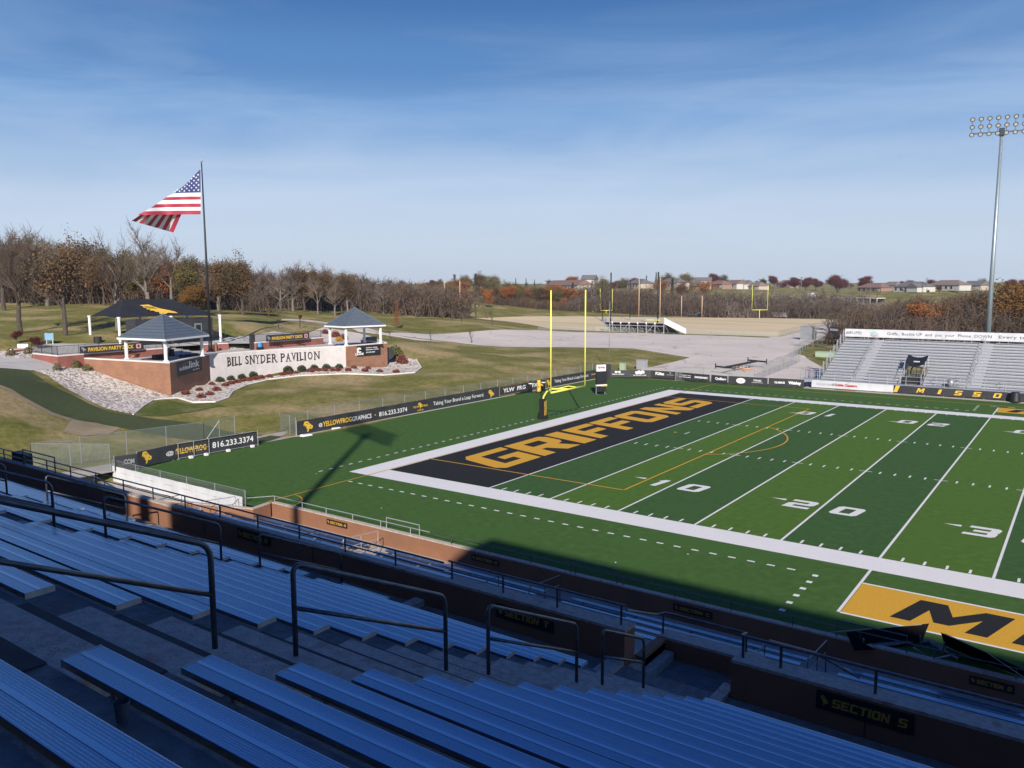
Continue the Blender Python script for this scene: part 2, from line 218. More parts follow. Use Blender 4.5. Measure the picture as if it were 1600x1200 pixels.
# ---------------------------------------------------------------- mesh building
class MB:
    def __init__(s): s.v = []; s.f = []; s.uv = {}
    def add(s, v, f): n = len(s.v); s.v += [tuple(p) for p in v]; s.f += [tuple(n+i for i in q) for q in f]; return s
    def box(s, x0, x1, y0, y1, z0, z1):
        return s.add([(x0, y0, z0), (x1, y0, z0), (x1, y1, z0), (x0, y1, z0), (x0, y0, z1), (x1, y0, z1), (x1, y1, z1), (x0, y1, z1)], [(0, 3, 2, 1), (4, 5, 6, 7), (0, 1, 5, 4), (1, 2, 6, 5), (2, 3, 7, 6), (3, 0, 4, 7)])
    def beam(s, p, q, w_, h, up=(0, 0, 1)):
        p, q = Vector(p), Vector(q); d = (q-p).normalized(); a = d.cross(Vector(up)); a = a.normalized() if a.length > 1e-4 else Vector((1, 0, 0)); b = a.cross(d).normalized(); a *= w_/2; b *= h/2
        return s.add([p-a-b, p+a-b, p+a+b, p-a+b, q-a-b, q+a-b, q+a+b, q-a+b], [(0, 1, 2, 3), (7, 6, 5, 4), (0, 4, 5, 1), (1, 5, 6, 2), (2, 6, 7, 3), (3, 7, 4, 0)])
    def tube(s, pts, r, n=6, r2=None, cap=True):
        pts = [Vector(p) for p in pts]; m = len(pts); n0 = len(s.v); a = None
        for i, p in enumerate(pts):
            d = (pts[min(i+1, m-1)]-pts[max(i-1, 0)]).normalized()
            if a is None: a = d.cross(Vector((0, 0, 1)) if abs(d.z) < .95 else Vector((1, 0, 0))).normalized()
            else: a = (a-d*a.dot(d)).normalized()
            b = d.cross(a); rr = r if r2 is None else r+(r2-r)*i/(m-1)
            for j in range(n): t = 2*math.pi*j/n; s.v.append(tuple(p+a*(rr*math.cos(t))+b*(rr*math.sin(t))))
        for i in range(m-1):
            for j in range(n): k = (j+1) % n; s.f.append((n0+i*n+j, n0+i*n+k, n0+(i+1)*n+k, n0+(i+1)*n+j))
        if cap: s.f.append(tuple(n0+j for j in range(n))[::-1]); s.f.append(tuple(n0+(m-1)*n+j for j in range(n)))
        return s
    def prism(s, poly, x0, x1, ax='x'):
        n = len(poly); P = {'x': lambda a, b, t: (t, a, b), 'y': lambda a, b, t: (a, t, b), 'z': lambda a, b, t: (a, b, t)}[ax]
        return s.add([P(a, b, x0) for a, b in poly]+[P(a, b, x1) for a, b in poly], [tuple(range(n))[::-1], tuple(range(n, 2*n))]+[(i, (i+1) % n, n+(i+1) % n, n+i) for i in range(n)])
    def wall(s, pts, z0, z1, t, closed=False):      # upright wall along a plan line, thickness t to its left
        pts = [Vector((p[0], p[1])) for p in pts]; n = len(pts); o = []
        for i, p in enumerate(pts):
            a = (p-pts[i-1]).normalized() if i else None; b = (pts[i+1]-p).normalized() if i < n-1 else None
            d = ((a or b)+(b or a)).normalized(); nn = Vector((-d.y, d.x)); c = nn.dot(Vector((-(a or b).y, (a or b).x))); o.append(p+nn*(t/max(c, .4)))
        zf = (lambda i: z0[i]) if isinstance(z0, (list, tuple)) else (lambda i: z0); zt = (lambda i: z1[i]) if isinstance(z1, (list, tuple)) else (lambda i: z1)
        for i in range(n-1):
            s.add([(*pts[i], zf(i)), (*pts[i+1], zf(i+1)), (*o[i+1], zf(i+1)), (*o[i], zf(i)), (*pts[i], zt(i)), (*pts[i+1], zt(i+1)), (*o[i+1], zt(i+1)), (*o[i], zt(i))], [(0, 1, 5, 4), (1, 2, 6, 5), (2, 3, 7, 6), (3, 0, 4, 7), (4, 5, 6, 7), (3, 2, 1, 0)])
        return s
    def quad(s, a, b, c, d): return s.add([a, b, c, d], [(0, 1, 2, 3)])
    def cyl(s, x, y, z0, z1, r, n=10, r2=None): return s.tube([(x, y, z0), (x, y, z1)], r, n, r2)
    def build(s, name, m, parent=None, smooth=False, off=None):
        me = bpy.data.meshes.new(name); v = s.v
        if off is None:
            if parent is not None: off = parent.get('_o', (0, 0, 0))
            else:
                a = np.array(v); off = ((a[:, 0].min()+a[:, 0].max())/2, (a[:, 1].min()+a[:, 1].max())/2, a[:, 2].min())
        off = tuple(float(q) for q in off)
        me.from_pydata([(p[0]-off[0], p[1]-off[1], p[2]-off[2]) for p in v], [], s.f)
        if m: me.materials.append(MATS[m] if isinstance(m, str) else m)
        if smooth: me.shade_smooth()
        o = bpy.data.objects.new(name, me); col.objects.link(o)
        if parent is not None: o.parent = parent; o['_o'] = off
        else: o.location = off; o['_o'] = off
        return o
def tag(o, label=None, cat=None, group=None, kind=None):
    if label: o['label'] = label
    if cat: o['category'] = cat
    if group: o['group'] = group
    if kind: o['kind'] = kind
    return o
def thing(name, label, cat, loc, group=None, rz=0, local=False):
    o = bpy.data.objects.new(name, None); col.objects.link(o); o.location = loc; o.rotation_euler = (0, 0, rz); o.empty_display_size = .3
    o['_o'] = (0, 0, 0) if local else tuple(float(q) for q in loc)
    return tag(o, label, cat, group)
def struct(name, mb, m, parent=None): o = mb.build(name, m, parent, off=(0, 0, 0) if parent is None else None); o['kind'] = 'structure'; return o
def kids(o): return [c for c in ALLKIDS.get(o.name, [])]
def copy_thing(src, chs, loc, rz, sc=1, label=None):
    r = src.copy(); col.objects.link(r); r.location = loc; r.rotation_euler = (0, 0, rz); r.scale = (sc, sc, sc) if not isinstance(sc, tuple) else sc
    if label: r['label'] = label
    for c in chs:
        k = c.copy(); col.objects.link(k); k.parent = r
    return r
ORD = ['first', 'second', 'third', 'fourth', 'fifth', 'sixth', 'seventh', 'eighth', 'ninth', 'tenth', 'eleventh', 'twelfth', 'thirteenth', 'fourteenth', 'fifteenth', 'sixteenth', 'seventeenth', 'eighteenth', 'nineteenth', 'twentieth', 'twenty-first', 'twenty-second', 'twenty-third', 'twenty-fourth']
# ---------------------------------------------------------------- lettering
G = {'G': [[(.12, 0), (1, 0), (1, .56), (.47, .56), (.47, .38), (.7, .38), (.7, .2), (.3, .2), (.3, .8), (1, .8), (1, 1), (.12, 1), (0, .86), (0, .14)]],
 'R': [[(0, 0), (.3, 0), (.3, .34), (.42, .34), (.62, 0), (.98, 0), (.78, .37), (.94, .42), (1, .52), (1, .88), (.9, 1), (0, 1)], [(.3, .55), (.7, .55), (.7, .8), (.3, .8)]],
 'I': [[(0, 0), (1, 0), (1, 1), (0, 1)]], 'F': [[(0, 0), (.3, 0), (.3, .38), (.86, .38), (.86, .6), (.3, .6), (.3, .79), (1, .79), (1, 1), (0, 1)]],
 'O': [[(.12, 0), (.88, 0), (1, .12), (1, .88), (.88, 1), (.12, 1), (0, .88), (0, .12)], [(.3, .21), (.7, .21), (.7, .79), (.3, .79)]],
 'N': [[(0, 0), (.27, 0), (.27, .6), (.7, 0), (1, 0), (1, 1), (.73, 1), (.73, .4), (.3, 1), (0, 1)]],
 'S': [[(0, 0), (.88, 0), (1, .12), (1, .5), (.9, .6), (.3, .6), (.3, .79), (1, .79), (1, 1), (.12, 1), (0, .88), (0, .5), (.1, .4), (.7, .4), (.7, .21), (0, .21)]],
 'E': [[(0, 0), (1, 0), (1, .21), (.3, .21), (.3, .4), (.86, .4), (.86, .6), (.3, .6), (.3, .79), (1, .79), (1, 1), (0, 1)]],
 'C': [[(.12, 0), (1, 0), (1, .21), (.3, .21), (.3, .79), (1, .79), (1, 1), (.12, 1), (0, .88), (0, .12)]],
 'T': [[(.35, 0), (.65, 0), (.65, .78), (1, .78), (1, 1), (0, 1), (0, .78), (.35, .78)]],
 'M': [[(0, 0), (.22, 0), (.22, .62), (.42, .14), (.58, .14), (.78, .62), (.78, 0), (1, 0), (1, 1), (.7, 1), (.5, .52), (.3, 1), (0, 1)]],
 'A': [[(0, 0), (.28, 0), (.28, .25), (.72, .25), (.72, 0), (1, 0), (1, .86), (.86, 1), (.14, 1), (0, .86)], [(.28, .46), (.72, .46), (.72, .78), (.28, .78)]],
 'B': [[(0, 0), (.88, 0), (1, .1), (1, .42), (.92, .5), (1, .58), (1, .9), (.88, 1), (0, 1)], [(.3, .19), (.72, .19), (.72, .4), (.3, .4)], [(.3, .6), (.72, .6), (.72, .81), (.3, .81)]],
 'D': [[(0, 0), (.85, 0), (1, .14), (1, .86), (.85, 1), (0, 1)], [(.3, .21), (.7, .21), (.7, .79), (.3, .79)]],
 'U': [[(.12, 0), (.88, 0), (1, .12), (1, 1), (.7, 1), (.7, .21), (.3, .21), (.3, 1), (0, 1), (0, .12)]],
 'V': [[(.35, 0), (.65, 0), (1, 1), (.7, 1), (.5, .35), (.3, 1), (0, 1)]],
 '1': [[(.3, 0), (.75, 0), (.75, 1), (.35, 1), (.05, .72), (.3, .72)]],
 '2': [[(0, 0), (1, 0), (1, .21), (.3, .21), (.3, .4), (.88, .4), (1, .5), (1, .88), (.88, 1), (0, 1), (0, .79), (.7, .79), (.7, .6), (.12, .6), (0, .5)]],
 '3': [[(0, 0), (.88, 0), (1, .12), (1, .44), (.94, .5), (1, .56), (1, .88), (.88, 1), (0, 1), (0, .79), (.7, .79), (.7, .6), (.22, .6), (.22, .4), (.7, .4), (.7, .21), (0, .21)]]}
G['0'] = G['O']
_gc = {}
def curve2(loops):
    cu = bpy.data.curves.new('t', 'CURVE'); cu.dimensions = '2D'; cu.fill_mode = 'BOTH'
    for l in loops:
        sp = cu.splines.new('POLY'); sp.points.add(len(l)-1); sp.use_cyclic_u = True
        for i, (a, b) in enumerate(l): sp.points[i].co = (a, b, 0, 1)
    o = bpy.data.objects.new('t', cu); me = o.to_mesh(); v = [(p.co.x, p.co.y) for p in me.vertices]; f = [tuple(p.vertices) for p in me.polygons]; o.to_mesh_clear(); bpy.data.objects.remove(o); return v, f
def glyphs(s, slant=0, gap=.12, narrow=.34, widths=None):
    v = []; f = []; x = 0
    for ch in s:
        if ch == ' ': x += .5; continue
        if ch not in _gc: _gc[ch] = curve2(G[ch])
        gw = (widths or {}).get(ch, narrow if ch in 'I' else 1); a, b = _gc[ch]; n = len(v)
        v += [(x+p[0]*gw+slant*p[1], p[1]) for p in a]; f += [tuple(n+i for i in q) for q in b]; x += gw+gap
    return v, f
_tc = {}
def fonttext(s, bold=0, shear=0, spacing=1):
    k = (s, bold, shear, spacing)
    if k in _tc: return _tc[k]
    cu = bpy.data.curves.new('t', 'FONT'); cu.body = s; cu.offset = bold; cu.shear = shear; cu.space_character = spacing; cu.resolution_u = 3; cu.fill_mode = 'BOTH'
    o = bpy.data.objects.new('t', cu); me = o.to_mesh(); v = [(p.co.x, p.co.y) for p in me.vertices]; f = [tuple(p.vertices) for p in me.polygons]; o.to_mesh_clear(); bpy.data.objects.remove(o)
    _tc[k] = (v, f); return v, f
def lay(mb, vf, p, right, up, wd=None, hg=None, nrm=None, thick=0):
    """put flat lettering with its lower left corner at p; wd/hg give its size"""
    v, f = vf; a = np.array(v); x0, y0 = a.min(0); x1, y1 = a.max(0); kx = wd/(x1-x0) if wd else None; ky = hg/(y1-y0) if hg else None
    kx = kx or ky; ky = ky or kx; p, right, up = Vector(p), Vector(right), Vector(up)
    V = [p+right*((q[0]-x0)*kx)+up*((q[1]-y0)*ky) for q in v]
    if right.cross(up).dot(Vector(nrm) if nrm is not None else right.cross(up)) < 0: f = [q[::-1] for q in f]
    if thick:
        nn = Vector(nrm)*thick; n = len(V); mb.add(V+[q-nn for q in V], f); cnt = {}
        for q in f:
            for i in range(len(q)): e = (q[i], q[(i+1) % len(q)]); cnt[e] = 1
        n0 = len(mb.v)-2*n
        mb.f += [(n0+b, n0+a_, n0+n+a_, n0+n+b) for (a_, b) in cnt if (b, a_) not in cnt]
    else: mb.add(V, f)
    return mb
# stylised spread wing used for the team's winged crest
WING = [[(0, .62), (.1, .98), (.45, 1.0), (.62, .8), (.8, .62), (1.0, .5), (.95, .3), (.78, .22), (.6, .3), (.5, .05), (.4, 0), (.36, .1), (.44, .3), (.34, .28), (.3, .38), (.4, .48), (.22, .44), (.3, .58), (.12, .54), (.2, .68)],
        [(.2, .8), (.42, .84), (.55, .7), (.5, .68), (.4, .78)], [(.66, .5), (.8, .44), (.76, .38), (.66, .44)]]
_tc['wing'] = curve2(WING)
WINGV = _tc['wing']
def drape(name, poly, m, off=.05, step=1.6, par=None, kind='structure', zf=None):
    """sheet over the ground inside a plan outline"""
    P = [Vector((p[0], p[1])) for p in poly]; B = []
    for i, p in enumerate(P):
        q = P[(i+1) % len(P)]; n = max(1, int((q-p).length/step)); B += [p+(q-p)*(k/n) for k in range(n)]
    nb = len(B); xs = [p.x for p in B]; ys = [p.y for p in B]; pts = list(B)
    bx = np.array([(p.x, p.y) for p in B]); gx, gy = np.meshgrid(np.arange(min(xs), max(xs), step), np.arange(min(ys), max(ys), step)); g = np.stack([gx.ravel(), gy.ravel()], 1)+.013
    ins = np.zeros(len(g), bool)
    for i in range(nb):
        a, b = bx[i], bx[(i+1) % nb]; c = ((a[1] > g[:, 1]) != (b[1] > g[:, 1])); 
        with np.errstate(all='ignore'): ins ^= c & (g[:, 0] < (b[0]-a[0])*(g[:, 1]-a[1])/(b[1]-a[1]+1e-12)+a[0])
    pts += [Vector(q) for q in g[ins]]
    vo, eo, fo, _, _, _ = delaunay_2d_cdt(pts, [(i, (i+1) % nb) for i in range(nb)], [list(range(nb))], 1, 1e-4)
    xy = np.array([(v.x, v.y) for v in vo]); z = (hts(xy) if zf is None else zf(xy))+off
    mb = MB().add([(a[0], a[1], b) for a, b in zip(xy, z)], [tuple(q) for q in fo])
    o = mb.build(name, m, par, smooth=True, off=(0, 0, 0) if par is None else None); 
    if kind: o['kind'] = kind
    return o
def gpx(*pts): return [gp(*p) for p in pts]
# ================================================================ GROUND
def axis(parts):
    o = []
    for a, b, s in parts: o += list(np.arange(a, b, s))
    return np.array(o+[parts[-1][1]])
gx = axis([(-1560, -600, 120), (-600, -220, 24), (-220, -115, 6), (-115, 64, 1.6), (64, 220, 8), (220, 600, 30), (600, 1500, 130)])
gy = axis([(-640, -200, 110), (-200, -45, 10), (-45, 160, 1.6), (160, 360, 5), (360, 900, 18), (900, 1700, 120)])
X, Y = np.meshgrid(gx, gy); XY = np.stack([X.ravel(), Y.ravel()], 1); Z = hts(XY)
nx, ny = len(gx), len(gy)
I = np.arange(nx*ny).reshape(ny, nx); F = np.stack([I[:-1, :-1].ravel(), I[:-1, 1:].ravel(), I[1:, 1:].ravel(), I[1:, :-1].ravel()], 1)
me = bpy.data.meshes.new('ground'); me.from_pydata(np.column_stack([XY, Z]).tolist(), [], F.tolist()); me.materials.append(M['grass']); me.shade_smooth()
ground = bpy.data.objects.new('ground', me); col.objects.link(ground); ground['kind'] = 'structure'
YD = .9144; W_ = 160/3*YD
# ---------------------------------------------------------------- pitch
tf = MB()
flat = lambda poly, z: MB().add([(a, b, z) for a, b in poly], [tuple(range(len(poly)))])
pitch = struct('turf_field', flat([(-14.75, -11.2), (.85, -11.2), (.85, -10.15), (140, -10.15), (140, 61.9), (10.9, 61.9), (4.8, 61.75), (-2.1, 59.6), (-10, 58.9), (-14.75, 57.5)], 0), 'turf')
def mark(name, mb, m, label=None):
    o = mb.build(name, m, pitch); 
    if label: o['label'] = label
    return o
for par_, nm, mt in ((0, 'light_turf_band', 'turf_light'), (1, 'dark_turf_band', 'turf_dark')):
    for i in range(18):
        if i % 2 == par_: continue
        x0 = (10+5*i)*YD; mark(nm, flat([(x0, 0), (x0+5*YD, 0), (x0+5*YD, W_), (x0, W_)], .004), mt)
X0 = .45; G0 = 9.1
mark('end_zone_paint', flat([(X0, .1), (G0, .1), (G0, 48.4), (X0, 48.4)], .006), 'paint_black', 'black painted end zone')
m = MB()
m.add([(-1.45, -1.95, .009), (X0, .03, .009), (X0, 48.45, .009), (-1.85, 50.45, .009)], [(0, 1, 2, 3)])
m.add([(-1.45, -1.95, .009), (140, -1.9, .009), (140, 0, .009), (X0, .03, .009)], [(0, 1, 2, 3)])
m.add([(-1.85, 50.45, .009), (X0, 48.45, .009), (140, 48.75, .009), (140, 50.6, .009)], [(0, 1, 2, 3)])
mark('sideline_border', m, 'paint_white', 'broad white border round the pitch')
m = MB(); zz = .012
def rc(m, x0, x1, y0, y1, z=None): z = zz if z is None else z; return m.add([(x0, y0, z), (x1, y0, z), (x1, y1, z), (x0, y1, z)], [(0, 1, 2, 3)])
for i in range(19):
    x = (10+5*i)*YD
    if i == 0: x = G0+.05
    rc(m, x-.06, x+.06, 0, W_)
mark('yard_line', m, 'paint_white')
m = MB()
for i in range(1, 90):
    if i % 5 == 0: continue
    x = (10+i)*YD
    for y0 in (.1, 18.0, 30.8, 48.1): rc(m, x-.055, x+.055, y0, y0+(.62 if y0 in (18., 30.8) else .55))
for i in range(1, 18):
    x = (10+5*i)*YD
    for y0 in (18.25, 30.95): rc(m, x-.4, x+.4, y0, y0+.1, .016)
rc(m, 11.6, 11.7, 24.2, 25.3)
mark('hash_mark', m, 'paint_white')
m = MB()
x = -3.9
for k in range(60):
    y = -3.15+k*.925
    if y < 51.9: rc(m, -3.22, -3.08, y, y+.36)
for k in range(32): rc(m, .55+k*.915, .91+k*.915, -3.93, -3.79); 
for k in range(6): rc(m, 30.08, 30.32, -4.2-k*.92, -3.95-k*.92)
for k in range(36): rc(m, -2.6+k*.915, -2.24+k*.915, 52.3, 52.44)
for k in range(6): rc(m, 30.08, 30.3, 52.7+k*.72, 52.95+k*.72)
for k in range(14): rc(m, 31.2+k*1.6, 31.8+k*1.6, 56.9, 57.05)
rc(m, 31.96, 32.08, -7.6, -1.9); rc(m, 31.96, 32.08, 50.6, 56.2)
mark('coaching_box_dash', m, 'paint_white')
# soccer lines
m = MB(); zz = .014
rc(m, .3, 16.4, 4.27, 4.4, .019); rc(m, .3, 16.4, 44.4, 44.53, .019); rc(m, 16.3, 16.42, 4.27, 44.53, .019)
rc(m, .32, .42, -10.1, 57.8, .019); rc(m, .3, 120, -10.12, -10.0, .019); rc(m, .3, 120, 57.75, 57.88)
pa = [(10.68+9.15*math.cos(t), 24.4+9.15*math.sin(t)) for t in np.linspace(-.905, .905, 25)]
for a, b in zip(pa, pa[1:]):
    da, db = Vector((a[0]-10.68, a[1]-24.4)).normalized()*.12, Vector((b[0]-10.68, b[1]-24.4)).normalized()*.12
    m.add([(a[0], a[1], .019), (a[0]+da.x, a[1]+da.y, .019), (b[0]+db.x, b[1]+db.y, .019), (b[0], b[1], .019)], [(0, 1, 2, 3)])
rc(m, 10.55, 10.8, 24.35, 24.7)
pa = [(.4+1.9*math.cos(t), -10.1+1.9*math.sin(t)) for t in np.linspace(0, 1.57, 12)]
for a, b in zip(pa, pa[1:]): m.add([(a[0], a[1], .019), (a[0]*1.0+.12, a[1]+.05, .019), (b[0]+.12, b[1]+.05, .019), (b[0], b[1], .019)], [(0, 1, 2, 3)])
mark('soccer_line', m, 'line_gold')
# end zone word, reads from the pitch towards the end line
m = MB(); xt, xb = 2.12, 6.75
def zone_word(s, starts, slant, p, right, up, h):
    for ch, (a, b) in zip(s, starts):
        vf = _gc.get(ch) or _gc.setdefault(ch, curve2(G[ch]))
        V = [(a+(b-a)*q[0]+slant*q[1], q[1]*h) for q in vf[0]]
        m.add([Vector(p)+Vector(right)*q[0]+Vector(up)*q[1] for q in V], vf[1])
zone_word('GRIFFONS', [(4.55, 9.5), (9.95, 15.3), (15.75, 17.75), (18.45, 22.75), (23.1, 27.3), (27.55, 32.3), (33.4, 38.0), (38.45, 43.3)], 1.2, (xb, 0, .015), (0, 1, 0), (-1, 0, 0), xb-xt)
mark('end_zone_lettering', m, 'paint_gold', 'gold block capitals on the end zone')
# yard numbers
m = MB(); zz = .016
def num(cx, y0, d1, d2, far=False):
    rt = Vector((-1, 0, 0)) if far else Vector((1, 0, 0)); up = Vector((0, -1, 0)) if far else Vector((0, 1, 0)); c = Vector((cx, y0, .016))
    for d, x0, w_ in ((d1, -2.0 if d1 != '1' else -1.45, 1.45 if d1 != '1' else .85), (d2, .55, 1.45)):
        vf = _gc.get(d) or _gc.setdefault(d, curve2(G[d])); m.add([c+rt*(x0+q[0]*w_+.28*q[1])+up*(q[1]*1.83) for q in vf[0]], vf[1] if not far else vf[1])
    a = c+up*1.5; s = rt if not far else rt
    x0 = -2.15 if not far else 2.35
    m.add([a+Vector((-2.15, 0, 0))+up*.13, a+Vector((-2.15, 0, 0))-up*.22, a+Vector((-3.0, 0, 0))-up*(.05)], [(0, 1, 2) if not far else (2, 1, 0)])
for k, (a, b) in enumerate([('1', '0'), ('2', '0'), ('3', '0')]):
    cx = (20+10*k)*YD; num(cx, 6.4, a, b); num(cx+.0, 42.4, a, b, True)
mark('yard_number', m, 'paint_white')
# sideline word boxes
m = MB(); rc(m, 32.1, 90, -7.6, -3.85, .006); rc(m, 32.1, 90, 52.75, 56.2, .006); mark('gold_sideline_panel', m, 'paint_gold')
m = MB(); rc(m, 32.1, 90, -3.9, -3.76); rc(m, 32.1, 90, -7.68, -7.54); mark('panel_border', m, 'paint_white')
m = MB()
zone_word('MISSOURI', [(33.75, 37.0), (37.75, 39.0), (40.2, 43.2), (44, 47), (48, 51), (52, 55), (56, 59), (60, 61)], .7, (0, -6.95, .015), (1, 0, 0), (0, 1, 0), 2.5)
zone_word('WEST'.replace('W', 'M'), [(60, 63), (64, 67), (68, 71), (72, 75)], .7, (0, -6.95, .015), (1, 0, 0), (0, 1, 0), 2.5) if False else None
zone_word('N', [(-36.9, -33.6)], .7, (0, 55.6, .015), (-1, 0, 0), (0, -1, 0), 2.2)
mark('panel_lettering', m, 'paint_black')
# ---------------------------------------------------------------- surfaces round the pitch
drape('artificial_turf_slope', gpx((-80, 558), (0, 571), (45, 580), (62, 590), (95, 610), (140, 632), (175, 645), (207, 649), (250, 656), (325, 665), (440, 683), (402, 696), (372, 700), (300, 688), (230, 677), (200, 671), (150, 661), (115, 655), (82, 645), (57, 632), (35, 620), (20, 610), (0, 602), (-80, 588)), 'slope_turf', .05, 1.2)
drape('gravel_bed', gpx((20, 549), (40, 547), (80, 556), (85, 566), (50, 575), (0, 571), (-60, 560), (-60, 548)), 'pebbles', .06, 1.2)
drape('footpath', gpx((-60, 560), (-60, 553), (0, 560), (20, 560), (100, 566), (130, 566), (136, 573), (100, 577), (48, 580), (0, 576)), 'pale_concrete', .09, 1.2)
drape('gravel_slope', gpx((50, 579), (95, 577), (131, 574), (139, 577), (265, 619), (292, 606), (327, 596), (400, 592), (470, 583), (540, 574), (605, 574), (604, 552), (625, 556), (650, 563), (657, 575), (648, 582), (600, 586), (540, 584), (470, 587), (420, 593), (385, 601), (362, 612), (355, 622), (335, 628), (300, 629), (278, 622), (258, 623), (240, 625), (226, 633), (208, 648), (165, 639), (133, 624), (98, 604), (75, 587)), 'pebbles', .07, 1.2)
kb = [gp(*p) for p in [(278, 623), (302, 630), (336, 629), (357, 622), (364, 612), (386, 602), (420, 594), (470, 588), (540, 585), (600, 587), (648, 583), (658, 575), (650, 562)]]
tag(MB().tube([p+Vector((0, 0, .08)) for p in kb], .09, 5).build('bed_edging', 'cap'), 'thin pale kerb edging the curved gravel bed below the wall', 'kerb')
kb = [gp(*p) for p in [(208, 649), (226, 634), (240, 626), (258, 624), (277, 623)]]
tag(MB().tube([p+Vector((0, 0, .08)) for p in kb], .07, 5).build('bed_edging', 'cap'), 'short pale kerb where the gravel slope meets the green knoll', 'kerb')
drape('dirt_patch', gpx((112, 656), (150, 662), (188, 670), (172, 678), (130, 682), (98, 676), (105, 666)), 'dirt', .05, 1.2)
drape('track_edge', gpx((0, 602), (20, 610), (35, 620), (57, 632), (82, 645), (112, 655), (108, 658), (80, 649), (53, 636), (31, 624), (16, 613), (0, 606)), 'dirt', .055, 1.2)
drape('green_knoll', gpx((209, 649), (228, 634), (260, 625), (300, 632), (330, 630), (350, 634), (300, 644), (250, 651)), 'grass_green', .05, 1.2)
ct = [at(437, 689, z=.02), at(463, 683, z=.02), at(402, 697, z=.02), at(380, 702, z=.02)]
struct('concrete_apron', MB().add([(-17.6, 6.5, .015), (-17.4, -13.5, .015), (-14.8, -13.8, .015), (-14.75, 8, .015)], [(0, 1, 2, 3)]), 'concrete_floor')
struct('concrete_walk', MB().box(-17, .8, -24.6, -11.25, -.9, -.75), 'concrete_floor')
struct('kerb_strip', MB().box(-14.98, -14.76, 4.5, 57.6, -.3, .05), 'pale_concrete')
struct('far_apron', MB().box(10.9, 140, 61.0, 64.0, -.3, .03), 'concrete_floor')
# car park, drive and practice pitch
drape('parking_lot', gpx((602, 521), (690, 522), (838, 516), (1000, 521), (1200, 528), (1275, 508), (1330, 494), (1365, 492), (1365, 497), (1300, 520), (1250, 545), (1260, 560), (1330, 600))+[Vector((30, 66.5, 0)), Vector((10.5, 63.4, 0)), Vector((4.8, 63.0, 0)), Vector((-2.1, 60.8, 0))]+gpx((1000, 578), (1060, 564), (1078, 559), (1040, 553), (990, 545), (880, 543), (780, 542), (700, 534), (640, 527)), 'asphalt', .05, 2.5)
drape('driveway', gpx((602, 521), (640, 528), (700, 535), (650, 532), (600, 524), (560, 519), (545, 512), (500, 505), (470, 502), (440, 501), (440, 499), (480, 500), (520, 506), (560, 510)), 'asphalt', .06, 2)
drape('plaza_path', gpx((470, 537), (480, 522), (505, 512), (530, 516), (560, 521), (585, 527), (605, 536), (590, 545), (540, 545), (500, 545)), 'asphalt', .07, 1.5)
drape('practice_field', gpx((744, 497), (820, 494.6), (1000, 495.5), (1200, 497), (1300, 499.2), (1322, 500), (1262, 516), (1215, 527), (1000, 519), (862, 514.5)), 'practice_grass', .05, 5)
drape('grass_island', gpx((1243, 553), (1250, 545), (1300, 535), (1340, 530), (1400, 525), (1400, 560), (1300, 566)), 'grass', .09, 2)
# ================================================================ NEAR GRANDSTAND
PY, PZ, D = -36.56, 10.13, .762
def yk(k): return PY+D*k
def zk(k): return PZ-.36*k
def Tk(k): return zk(k)-.41
XL, XR = -7.0, 60.0
KA, KB = -19, 13
st = thing('grandstand', 'stepped concrete grandstand tier in shade, carrying the blue-lit benches', 'grandstand', (25, -30, 0))
prof = []
for k in range(KA, KB+1): prof += [(yk(k)-.03, Tk(k)), (yk(k+1)-.03, Tk(k))]
prof[-1] = (-25.56, Tk(KB))
prof = [(prof[0][0], 0)]+prof+[(-25.56, 2.2), (-40, 2.2)]
# outline as strips so that the profile stays clean
mb = MB()
for k in range(KA, KB+1):
    y0, y1 = yk(k)-.03, (yk(k+1)-.03 if k < KB else -25.56); z = Tk(k)
    for (xa, xb_) in ((XL, 26.4), (26.4, XR)) if k in (12, 13) else ((XL, XR),):
        if k == 12 and xa > 20: y1 = yk(13)-.03
        mb.box(xa, xb_, y0, y1, z-.5, z)
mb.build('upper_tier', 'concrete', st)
AIS = ((15.5, 16.5), (23.66, 24.7), (32.3, 34.36), (48.4, 49.6))
for (a, b) in AIS:
    mb = MB()
    for k in range(KA, 13): mb.box(a, b, yk(k)-.028, yk(k)+.47, Tk(k)+.002, Tk(k)+.17); mb.box(a, b, yk(k)+.47, yk(k+1)-.032, Tk(k)+.002, Tk(k)+.012)
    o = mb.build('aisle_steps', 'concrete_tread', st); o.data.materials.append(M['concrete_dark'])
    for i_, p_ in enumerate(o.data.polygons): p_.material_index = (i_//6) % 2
# landing recess between the two parapet lengths
mb = MB(); mb.box(32.1, 34.3, -25.56, -24.0, 4.4, 4.66); mb.build('landing', 'concrete', st)
for q in ((32.13, 32.5, -25.5, -24.05, 4.66, 4.86), (32.13, 32.3, -25.5, -24.05, 4.861, 5.02), (34.05, 34.27, -26.2, -25.2, 4.66, 5.12), (31.75, 32.1, -26.6, -25.58, 5.045, 5.14), (26.45, 26.75, -26.7, -25.6, 5.045, 5.2)): MB().box(*q).build('landing_step', 'concrete_tread', st)
